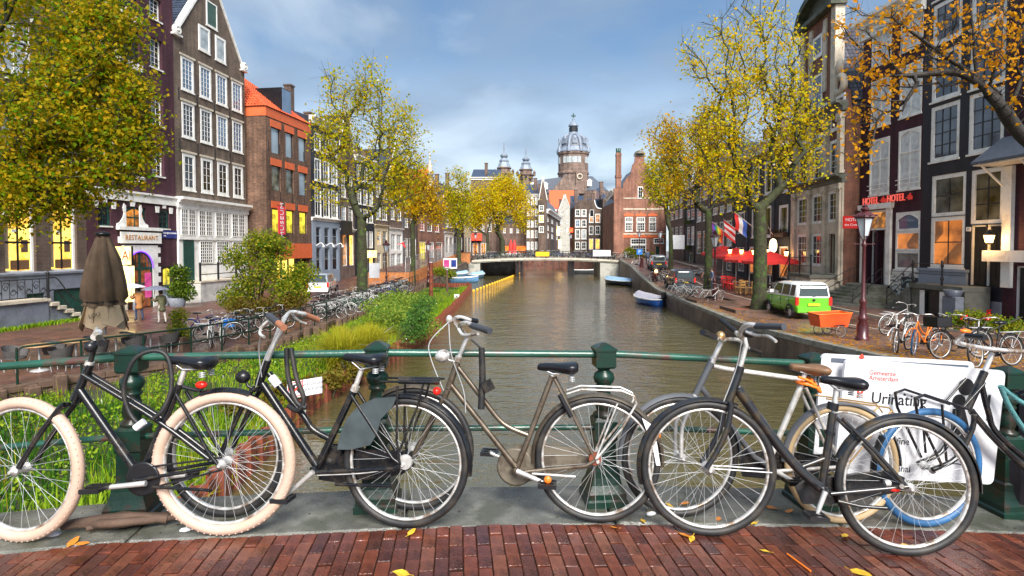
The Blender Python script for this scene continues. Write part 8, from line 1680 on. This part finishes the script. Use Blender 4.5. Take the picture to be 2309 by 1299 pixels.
 def plate(s,name,m,pts,y0,y1):b=MB();b.prism([((q:=s.p(*v)).x,q.z)for v in pts],min(y0*s.sg,y1*s.sg),max(y0*s.sg,y1*s.sg));return b.build(name,MT[m],s.t)
 def blob(s,name,m,x,y,o,rx,ry,rz,rot=0,parent=None):b=MB();b.ball((0,0,0),rx,ry,rz,14,10,M=Matrix.Translation(s.p(x,y,o))@Matrix.Rotation(rot,4,'Y'));return b.build(name,MT[m],parent or s.t)
 def disc(s,name,m,x,y,o,r,th=.01):b=MB();b.lathe([(r*.9,-th),(r,-th*.5),(r,th*.5),(r*.9,th)],28,M=Matrix.Translation(s.p(x,y,o))@Matrix.Rotation(pi/2,4,'X'));return b.build(name,MT[m],s.t)
def bridge_bikes():
 B=Bike('black bicycle with thick cream tyres and a looped cable lock at the left',(507,1207),(46,1222),.362,.028,'cream_rubber',steer=-.16)
 B.part('frame','blackmetal',(.021,[(203,822),(167,904)]),(.021,[(179,878),(314,1072)]),(.0125,[(193,843),(362,947),(479,1034)],.022,5),(.019,[(318,1076),(405,866)]),(.009,[(318,1076),(477,1049)],.05),(.009,[(408,885),(440,940),(478,1010),(500,1040)],.045,4),(.019,[(318,1072),(318,1082)],.03))
 B.part('fork','blackmetal',(.013,[(164,908),(150,918),(100,985),(62,1048)],.052,4),(.012,[(152,916),(166,908)],.03));B.part('axle','chrome',(.008,[(36,1063,.07),(80,1058,-.07)]))
 B.part('stem','blackmetal',(.0125,[(203,820),(212,786),(220,764)]));B.part('headset','chrome',(.021,[(200,824),(203,815)]));h=B.part('handlebar','chrome',(.011,[(228,772,.27),(221,757,.12),(218,752,0),(216,748,-.12),(219,741,-.27)],0,4),(.02,[(214,760,.03),(222,750,-.03)]));B.part('grip','black',(.016,[(229,774,.30),(224,762,.20)]),parent=h);B.blob('bell','black',205,782,.03,.03,.03,.03)
 B.saddle((376,806),(482,820),post=[(405,868),(417,832)]);B.pedal(214,1102,.12,(329,1090),cm='alloy');B.pedal(420,1072,-.12,(318,1080));B.disc('chainring','black',322,1080,.035,.085,.004)
 B.part('kickstand','blackmetal',(.008,[(345,1098,.05),(476,1106,.08)]));B.part('chain','black',(.005,[(322,1105,.035),(500,1060,.035)]),(.005,[(322,1055,.035),(500,1032,.035)]))
 q=B.part('lamp_bracket','black',(.01,[(412,872),(450,880),(455,862)],0,4));B.blob('tail_light','red_plastic',454,868,0,.03,.02,.02,parent=q);B.guard(B.R,pi*.40,pi*.62)
 l=thing('cable_lock','black cable lock looped round the bridge post from the cream tyred bicycle','lock',M=B.M);b=MB();b.tube(bez([B.p(*v)for v in((318,962,.06),(292,930,.05),(279,875,.05),(302,812,.05),(345,791,.03),(378,806,.02),(387,868,.03),(370,920,.05),(345,945,.06))],6),.011,8);b.build('cable',MT['rubber'],l);b=MB();b.tube([B.p(326,950,.07),B.p(305,966,.08)],.018,10);b.build('lock_barrel',MT['signwhite'],l)
 B=Bike('black step through bicycle with grey skirt guard and tan grips',(912,1190),(505,1166),.337,.02,steer=.05)
 B.part('frame','blackmetal',(.023,[(603,812),(583,868)]),(.022,[(592,865),(715,1051)]),(.017,[(606,842),(682,934),(706,968),(747,991)],0,5),(.019,[(716,1053),(799,880)]),(.009,[(800,888),(891,1028),(911,1042)],.045),(.011,[(720,1058),(893,1050),(911,1042)],.05),(.02,[(712,1048),(716,1060)],.03))
 B.part('fork','blackmetal',(.013,[(581,874),(560,910),(530,975),(505,1030)],.05,4),(.013,[(583,870),(578,880)],.03));B.part('stem','alloy',([.014,.014,.02],[(603,812),(620,770),(634,738)]));B.part('head_decal','signwhite',(.0232,[(612,850),(628,870)]))
 h=B.part('handlebar','chrome',(.0115,[(624,722,.30),(612,716,.24),(602,722,.14),(634,735,.03),(640,722,-.05),(655,704,-.16),(685,708,-.24),(690,712,-.3)],0,5));B.part('grip','grey_grip',(.017,[(607,712,.26),(629,730,.38)]),parent=h);B.part('grip','tan_grip',(.0165,[(628,729,.38),(640,739,.43)]),parent=h);B.part('grip','tan_grip',(.017,[(684,708,-.26),(717,721,-.38)]),parent=h)
 for o,pts in((.2,[(607,722,.2),(592,735,.2),(586,752,.2),(596,760,.22)]),(-.2,[(655,705,-.2),(672,722,-.24),(690,730,-.28)])):B.part('brake_lever','chrome',(.008,pts,0,4),parent=h)
 B.part('brake_cable','steel',(.003,[(590,745,.2),(584,790,.08),(590,850,.03)],0,5),(.003,[(645,720,.1),(600,800,.06),(575,880,.03)],0,5))
 B.saddle((774,800),(868,812),post=[(798,882),(816,832)],wd=.11);B.part('seat_clamp','chrome',(.021,[(798,882),(803,870)]))
 B.plate('skirt_guard','guard_grey',[(769,1008),(775,975),(790,940),(815,912),(850,895),(902,891),(890,915),(866,940),(856,975),(842,998),(800,1008)],.035,.05)
 B.guard(B.R,pi*.02,pi*1.05);B.guard(B.F,pi*.12,pi*.95);B.plate('chain_case','blackmetal',[(712,1030),(740,1012),(925,1022),(930,1055),(900,1075),(760,1092),(715,1085)],-.045,-.02)
 B.part('rack','blackmetal',(.006,[(866,856),(996,858)],.06),(.006,[(905,866),(903,985),(911,1040)],.065),(.006,[(962,862),(950,910),(905,1020)],.065),(.02,[(900,857),(990,859)]));B.pedal(638,1124,.13,(706,1064));B.pedal(760,1010,-.12,(715,1056));B.part('kickstand','blackmetal',(.009,[(756,1092,.05),(882,1096,.08)]));B.part('gear_cable','alloy',(.003,[(716,1072,.05),(830,1066,.055),(905,1050,.05)],0,5))
 B.blob('tail_light','red_plastic',985,882,0,.022,.025,.022);b=B.part('lamp_bracket','black',(.008,[(580,880),(560,872),(556,862)]));B.blob('headlight','black',548,850,0,.04,.035,.035,parent=b);B.disc('hub_brake','alloy',914,1042,.03,.038,.015)
 l=thing('chain_lock','black chain lock hanging from the frame of the step through bicycle','lock',M=B.M);b=MB();[b.tube(bez([B.p(*v)for v in pts],6),.013,7)for pts in(((646,785,.05),(650,850,.05),(668,905,.06),(690,920,.06)),((656,785,.05),(668,850,.06),(685,900,.06),(672,926,.06),(650,915,.03)))];b.build('chain',MT['rubber'],l)
 B=Bike('taupe metallic step through bicycle with matching chain guard and chrome headlamp',(1343,1178),(928,1150),.338,.019)
 B.part('frame','bronze',(.019,[(1031,818),(1011,876)]),(.016,[(1017,868),(1163,1052)]),(.014,[(1033,828),(1089,900),(1135,955),(1190,981)],0,6),(.016,[(1166,1055),(1245,848)]),(.009,[(1251,852),(1333,1015),(1341,1031)],.042),(.010,[(1172,1058),(1320,1044),(1341,1032)],.05),(.019,[(1160,1052),(1166,1062)],.03))
 B.part('fork','bronze',(.0125,[(1002,898),(985,925),(955,985),(930,1036)],.05,4),(.018,[(1010,878),(1000,900)]));B.part('stem','alloy',(.0125,[(1033,810),(1053,762)]));B.part('headset','chrome',(.02,[(1032,815),(1035,803)]))
 h=B.part('handlebar','chrome',(.0115,[(1062,722,-.26),(1036,715,-.22),(1024,725,-.12),(1052,758,0),(1036,735,.14),(1050,728,.24),(1068,734,.28)],0,5));B.part('grip','black',(.016,[(1034,717,-.24),(1075,724,-.38)]),parent=h);B.part('grip','grey_grip',(.0165,[(1062,733,.26),(1105,747,.40)]),parent=h);B.part('brake_lever','chrome',(.009,[(1034,742,.2),(1046,756,.24),(1078,752,.34)],0,4),parent=h);B.blob('bell','chrome',1013,720,-.1,.02,.02,.025)
 B.part('brake_cable','steel',(.003,[(1012,726,0),(970,770,.02),(972,810,.02),(1000,880,0)],0,6),(.003,[(1012,730,.05),(1018,800,.05),(1045,880,.03),(1050,930,.02)],0,6))
 B.saddle((1212,822),(1304,830),post=[(1244,850),(1247,842)],wd=.1);B.disc('chain_guard','taupe_guard',1163,1052,-.02,.105,.012);B.plate('chain_guard','taupe_guard',[(1163,1006),(1330,1012),(1352,1040),(1330,1058),(1170,1094)],-.035,-.021)
 B.guard(B.R,-.12,pi*1.02,'bronze');B.guard(B.F,pi*.05,pi*.62,'bronze');B.plate('white_fender_tip','signwhite',[(1446,940),(1468,955),(1480,1000),(1487,1046),(1478,1046),(1470,1005),(1456,968)],-.03,.03)
 B.part('rack','chrome',(.0055,[(1278,884),(1310,874),(1400,877),(1428,890)],.055),(.006,[(1428,890),(1432,905),(1400,960),(1345,1026)],.06),(.005,[(1390,905),(1342,1028)],.06));B.pedal(1234,1092,.12,(1165,1062));B.pedal(1104,1020,-.12,(1160,1045));B.blob('pedal_reflector','orange_plastic',1235,1082,.13,.02,.012,.02);B.part('kickstand','alloy',(.007,[(1200,1068,.05),(1298,1075,.07)]))
 b=B.part('lamp_bracket','chrome',(.006,[(1028,816),(1012,812)]));B.blob('headlight','chrome',998,803,.0,.045,.036,.036,.3,parent=b);B.blob('rear_reflector','orange_plastic',1486,975,0,.01,.02,.035);B.part('frame_pump','black',(.014,[(1262,890,.05),(1288,940,.05)]));B.disc('rusty_hub','rust',1341,1034,.03,.034,.02)
 l=thing('strap_lock','black strap with a padlock hanging from the taupe bicycle handlebar','lock',M=B.M);b=MB();b.tube([B.p(1062,765,.05),B.p(1085,785,.05)],.006,6);b.tube([B.p(*v)for v in((1086,784,.05),(1088,850,.05),(1085,922,.05))],[.018,.02,.02],6);b.build('strap',MT['rubber'],l);b=MB();b.box(-.028,-.012,-.03,.028,.012,.03,M=Matrix.Translation(B.p(1100,870,.07))@Matrix.Rotation(.5,4,'Y'));b.build('padlock',MT['blackmetal'],l)
 B=Bike('silver and grey bicycle with white top tube and brown leather saddle',(1893,1180),(1527,1165),.335,.019,tyre_r='tan_rubber')
 B.part('frame','silver_paint',(.014,[(1608,826),(1640,832),(1811,856)]),(.017,[(1807,868),(1735,1035)]),(.009,[(1808,872),(1880,1030)],.04),(.010,[(1742,1056),(1893,1046)],.05));B.part('head_tube','grey_paint',(.019,[(1606,812),(1568,890)]),(.016,[(1580,872),(1700,1030),(1740,1054)]))
 B.part('fork','alloy',(.0125,[(1566,893),(1548,920),(1531,960),(1529,1025)],.05,4),(.017,[(1570,885),(1560,905)]));B.part('stem','alloy',(.014,[(1606,814),(1630,764)]));B.part('headset','chrome',(.02,[(1604,818),(1609,806)]))
 h=B.part('handlebar','chrome',(.0115,[(1616,762,.30),(1628,768,.1),(1640,765,0),(1668,768,-.15),(1690,788,-.28)],0,5));B.part('grip','black',(.016,[(1584,749,.42),(1615,762,.28)]),parent=h);B.part('grip','black',(.016,[(1688,787,-.26),(1713,796,-.40)]),parent=h);B.blob('bell','brass',1625,758,.15,.025,.025,.028)
 B.saddle((1782,822),(1856,836),'leather',post=[(1808,862),(1815,842)],wd=.12);B.guard(B.F,-.1,pi*.98,'grey_paint');B.guard(B.R,0,pi,'grey_paint');B.plate('chain_case','blackmetal',[(1672,1040),(1690,1020),(1900,1030),(1900,1062),(1760,1085),(1680,1078)],-.04,-.02);B.pedal(1690,1022,-.12,(1740,1054));B.pedal(1790,1086,.1,(1742,1058))
 B.part('rack','brass',(.005,[(1850,895),(1990,915),(2005,935)],.055),(.005,[(1995,922),(1900,1040)],.055))
 l=thing('orange_lock','orange cable lock wound round the silver seat post','lock',M=B.M);b=MB();[b.torus(B.p(1812+6*k,858+3*k,.0),(.3-.3*k,.25,1),.042+.006*k,.008,22,6)for k in range(3)];b.tube(bez([B.p(1800,850,.05),B.p(1830,862,.05),B.p(1850,885,.04),B.p(1846,870,.0)],5),.008,6);b.build('cable',MT['orange_plastic'],l)
 B=Bike('black bicycle with one fat curved down tube, nearest the camera on the right',(2036,1253),(1588,1208),.352,.021,lean=.08)
 B.part('frame','blackworn',(.022,[(1669,830),(1643,908)]),(.027,[(1662,876),(1746,992),(1800,1056),(1856,1104)],0,5),(.020,[(1853,1096),(1868,1000),(1878,930)],0,3),(.010,[(1890,940),(1960,1010),(2034,1092)],.045),(.011,[(1862,1106),(2034,1090)],.05),(.014,[(1800,1056),(1868,1030)]),(.022,[(1852,1098),(1862,1112)],.03))
 B.part('fork','blackworn',(.014,[(1643,908),(1634,960),(1612,1010),(1587,1050)],.05,4),(.015,[(1645,905),(1640,925)],.03));B.part('stem','chrome',(.0135,[(1668,832),(1682,778),(1678,762)]));B.part('headset','black',(.024,[(1665,842),(1669,826)]))
 h=B.part('handlebar','chrome',(.0125,[(1660,750,-.26),(1676,765,-.04),(1668,752,.1),(1685,733,.22),(1712,735,.28)],0,6));B.part('grip','grey_grip',(.0165,[(1704,735,.26),(1768,737,.42)]),parent=h);B.part('grip','black',(.0165,[(1626,722,-.40),(1660,749,-.26)]),parent=h);B.part('brake_lever','chrome',(.0075,[(1682,748,.22),(1705,756,.26),(1732,758,.34),(1750,770,.40)],0,5),parent=h);B.part('brake_cable','steel',(.003,[(1672,770,.1),(1660,830,.06),(1632,905,.04)],0,5));B.blob('lamp_holder','black',1690,752,.1,.03,.03,.025)
 B.saddle((1850,850),(1944,868),post=[(1880,932),(1886,878)],wd=.11);B.part('seat_clamp','vinyl',(.028,[(1876,925),(1880,908)]),(.027,[(1870,980),(1872,972)]));B.guard(B.R,pi*.10,pi*1.0,'blackworn');B.guard(B.F,-.32,pi*.62,'blackworn');B.part('fender_stay','steel',(.0035,[(1588,1052),(1736,1062)],.03))
 B.plate('chain_case','blackmetal',[(1800,1105),(1822,1085),(2010,1065),(2046,1080),(2040,1112),(1880,1140),(1815,1140)],-.045,-.02);B.pedal(1840,1164,.13,(1861,1108));B.part('kickstand','blackmetal',(.009,[(1890,1130,.05),(1940,1142,.07),(2000,1146,.09)]));B.blob('hub_reflector','red_plastic',2016,1103,.05,.03,.012,.014);B.part('axle_nut','chrome',(.011,[(2034,1097,.05),(2034,1097,.09)]));B.part('gear_arm','chrome',(.016,[(1995,1090,.05),(2006,1089,.05)]))
 B=Bike('black bicycle with a blue front tyre and front carrier at the white sign',(2540,1200),(2083,1188),.343,.021,'blue_rubber',tyre_r='rubber',lean=.03)
 B.saddle((2470,880),(2570,892),post=[(2480,910),(2488,888)]);B.part('rear_stays','blackmetal',(.01,[(2400,1118),(2540,1070)],.05),(.009,[(2478,915),(2540,1070)],.045));B.guard(B.R,0,pi);B.pedal(2380,1175,.12,(2400,1125))
 B.part('frame','blackmetal',(.021,[(2220,838),(2183,918)]),(.019,[(2190,926),(2262,1010),(2400,1130)],0,3),(.016,[(2211,856),(2228,928),(2256,985),(2400,1105)],0,5),(.018,[(2400,1125),(2480,900)]));B.part('fork','blackmetal',(.014,[(2178,930),(2174,962),(2140,1025),(2086,1052)],.05,4));B.part('stem','chrome',(.0135,[(2220,838),(2238,796)]))
 h=B.part('handlebar','chrome',(.013,[(2330,794,.05),(2240,788,.06),(2163,774,.12),(2166,762,.2),(2180,756,.24)],0,5));B.part('grip','black',(.0165,[(2180,757,.24),(2222,761,.34)]),parent=h);B.blob('bell','orange_plastic',2177,747,.2,.032,.02,.014,parent=h)
 B.part('front_carrier','blackmetal',(.008,[(2040,892),(2062,884),(2165,918)],.07),(.008,[(2040,890),(2045,925),(2100,1040)],.07),(.007,[(2100,905),(2110,1030)],.07),(.007,[(2150,914),(2200,858)],.06),(.007,[(2040,890,.07),(2040,890,-.07)]));B.part('brake_cable','black',(.004,[(2080,1058),(2150,1045),(2195,1060)],0,5));B.guard(B.F,-.5,.5,'blackmetal')
MT['guard_grey']=mat('grey_green_guard',(.045,.06,.065),.45,var=.3,scale=9);MT['taupe_guard']=mat('taupe_enamel',(.135,.115,.085),.4,var=.15,dirt=(.07,.055,.04),dscale=9);MT['silver_paint']=mat('silver_paint',(.62,.60,.56),.3,.3,var=.1,dirt=(.35,.3,.25),dscale=12);MT['grey_paint']=mat('grey_paint',(.10,.105,.115),.35,var=.2);MT['brass']=mat('tarnished_brass',(.50,.32,.14),.35,.8,var=.3,scale=15);MT['blackworn']=mat('worn_black_enamel',(.012,.013,.016),.28,var=.3,spec=.6,coat=.5,dirt=(.045,.03,.012),dscale=13)
bridge_bikes()
def notices():
 def brd(name,label,TL,TR,BR,off,m='signwhite'):
  n=RM.to_3x3()@Vector((0,1,0));p0=RM@Vector((0,off,0));a,c,d=[on_plane(*v,p0,n)for v in(TL,TR,BR)];w=(c-a).length;x=(c-a).normalized();h=abs((d-c).dot(x.cross(n)));z=-x.cross(n)if x.cross(n).z<0 else x.cross(n);M=frameM(a,x,z);s=thing(name,label,'sign',M=M);b=MB();r=.035
  pts=[(r*(1-cos(t)),-r*(1-sin(t)))for t in np.linspace(0,pi/2,5)];pts=pts+[(w-q[0],q[1])for q in pts[::-1]]+[(w-q[0],-h-q[1])for q in pts]+[(q[0],-h-q[1])for q in pts[::-1]];b.prism(pts,-.006,.012);b.build('panel',MT[m],s);return s,M,w,h
 s,M,w,h=brd('notice_board','white notice board reading Gemeente Amsterdam and Urinating behind the blue tyred bicycle',(1906,808),(2266,836),(2240,1092),-.13);I=M.inverted();n=M.to_3x3()@Vector((0,1,0));p0=M.translation
 def L(x,y,t,size,m,al='LEFT',**k):q=I@on_plane(x,y,p0,n);text(s,t,size,m,Matrix.Translation((q.x,-.0075,q.z)),extrude=.0008,align=al,**k)
 u=FPX/p0 .y
 L(1958,839,'Gemeente',15.5/u,'signred');L(1957,851,'Amsterdam',15.5/u,'signred');L(1962,897,'Urinating',37/u,'ink',bold=.0006);L(2003,936,'te',24/u,'ink');L(2020,994,'fine',22/u,'ink',bold=.0004);L(2023,1031,'e',22/u,'ink',bold=.0004);L(2024,1056,'inal',22/u,'ink',bold=.0004)
 for k,y in enumerate((862,888)):q=MB();c=I@on_plane(1937,y,p0,n);[q.box(-.024,-.0085,-.006,.024,-.0065,.006,M=Matrix.Translation(c)@Matrix.Rotation(sg*pi/4,4,'Y')@Matrix.Translation((0,-c.y-.0003*sg,0)))for sg in(-1,1)];q.build('red_cross',MT['signred'],s)
 for x,y,r in((2176,872,20),(2160,905,17)):q=MB();c=I@on_plane(x,y,p0,n);q.lathe([(r/u,0),(r/u,.0015)],20,M=Matrix.Translation((c.x,-.0066,c.z))@Matrix.Rotation(pi/2,4,'X'));q.build('icon',MT['ink'],s)
 for pts in([(2146,922),(2172,918),(2190,990),(2150,1030),(2140,985)],[(2226,890),(2232,890),(2226,948),(2220,948)]):q=MB();q.prism([((v:=I@on_plane(*p_,p0,n)).x,v.z)for p_ in pts],-.0079,-.0064);q.build('icon',MT['ink'],s)
 s,M,w,h=brd('notice_board','second white board with grey edge standing behind the notice board',(1852,797),(2196,816),(2180,1070),-.06)
 q=MB();q.box(.06,-.0075,-.05,w-.04,-.0061,-.022);q.build('dark_stripe',MT['slate'],s);q=MB();c=M.inverted()@on_plane(1941,805,M.translation,M.to_3x3()@Vector((0,1,0)));q.prism([(c.x-.02,c.z),(c.x,c.z+.022),(c.x+.02,c.z),(c.x,c.z-.02)],-.0088,-.0077);q.build('red_mark',MT['signred'],s)
 r=thing('rope','teal rope tied between the notice board and the bridge post at the right edge','rope');b=MB()
 for pts in(((2255,870),(2275,915),(2309,968),(2345,1010)),((2258,872),(2285,895),(2320,915),(2360,920))):b.tube(bez([at(x,y,3.33)for x,y in pts],6),.014,8)
 b.build('strands',MT['teal_rope'],r)
 b=thing('luggage','dark bicycle bags heaped at the right end of the railing','bag',loc=deck(2300,1160));q=MB();[q.cbox(dx-.16,dy-.07,z,dx+.16,dy+.07,z+.38,.045)for dx,dy,z in((.05,0,.02),(.3,.05,.05),(.14,.03,.42),(.42,0,.5))];q.build('bags',MT['vinyl'],b)
MT['teal_rope']=mat('teal_rope',(.07,.22,.23),.8,var=.3,scale=40,bump=.6,bscale=150)
notices()
def litter():
 R_=random.Random(9)
 def leaf(x,y,sz,m,lb,z=.006):
  b=MB();p=[(-1,0,0),(-.5,.42,.10),(.1,.5,.06),(.7,.25,.14),(1.1,0,.05),(.7,-.25,.1),(.1,-.5,.12),(-.5,-.42,.04),(0,0,0)];b.add([tuple(c*sz for c in v)for v in p],[(8,i,(i+1)%8)for i in range(8)],True);b.tube([(-1*sz,0,0),(-1.5*sz,.1*sz,.1*sz)],.0015,4);tag(b.build('fallen_leaf',MT[m],None,loc=deck(x,y,z),rot=(R_.uniform(-.2,.2),R_.uniform(-.2,.2),R_.uniform(0,6))),lb,'leaf','autumn leaves on the bridge deck')
 for x,y,sz in((928,1200,.032),(1545,1208,.04),(1560,1215,.03),(1738,1145,.04),(1779,1153,.032),(1468,1155,.034),(1545,1135,.036),(1450,1175,.03),(1725,1243,.028),(1940,1292,.05),(905,1293,.04),(1510,1140,.03),(1620,1170,.03),(1905,1208,.035),(2040,1230,.03),(1700,1180,.03),(880,1150,.03),(1385,1190,.025)):leaf(x,y,sz,R_.choice(['leaf_y','leaf_y','leaf_o']),'yellow autumn leaf lying on the wet stones of the bridge deck')
 for x,y,sz in((165,1222,.04),(185,1226,.03)):leaf(x,y,sz,'leaf_o','curled orange leaf beside the left railing post')
 n=420;P=np.array([tuple(deck(R_.uniform(-50,2350),R_.uniform(1100,1299)if R_.random()<.75 else R_.uniform(1150,1200),.003))for _ in range(n)]);o=leaves_obj('grit',P,.012,MT['leaf_grit'],var=.8);co=np.empty(12*n);o.data.vertices.foreach_get('co',co);co=co.reshape(-1,4,3);co[:,:,2]=P[:,None,2]+(co[:,:,2]-P[:,None,2])*.1;o.data.vertices.foreach_set('co',co.ravel());tag(o,kind='stuff')
 p=deck(270,1196);o=thing('debris','dark sodden heap of rag and bark at the foot of the left post','rubbish',loc=p);b=MB();[b.tube(bez([(R_.uniform(-.3,-.1),R_.uniform(-.05,.05),.025),(0,R_.uniform(-.05,.05),.04+R_.uniform(0,.03)),(R_.uniform(.1,.3),R_.uniform(.0,.1),.035)],5),R_.uniform(.014,.028),7)for _ in range(9)];b.build('heap',MT['wood'],o)
 for x,y,m,lb in((122,1210,'tarp','crumpled pale paper scrap near the front cream tyre'),(505,1108,'signwhite',None),(1468,1163,'signwhite','crumpled white wrapper beside the black front wheel'),(420,1199,'signwhite','white paper strip under the rear cream tyre')):
  if lb:b=MB();b.ball((0,0,.012),.035,.018,.012,7,4);tag(b.build('paper_scrap',MT[m],None,loc=deck(x,y),rot=(0,0,.4)),lb,'litter')
 a,c=deck(1775,1249,.006),deck(1828,1288,.006);b=MB();b.tube([a,c],.0045,6);tag(b.build('stick',MT['orange_plastic'],None),'thin orange stick lying on the bricks at the right','stick')
MT['leaf_grit']=leaf_mat('leaf_crumbs',[(.05,.03,.02),(.30,.18,.06),(.45,.40,.35),(.10,.06,.03)],.1);MT['leaf_y']=mat('yellow_leaf',(.62,.38,.03),.45,var=.3,scale=30);MT['leaf_o']=mat('orange_leaf',(.60,.20,.02),.45,var=.3,scale=30)
litter()
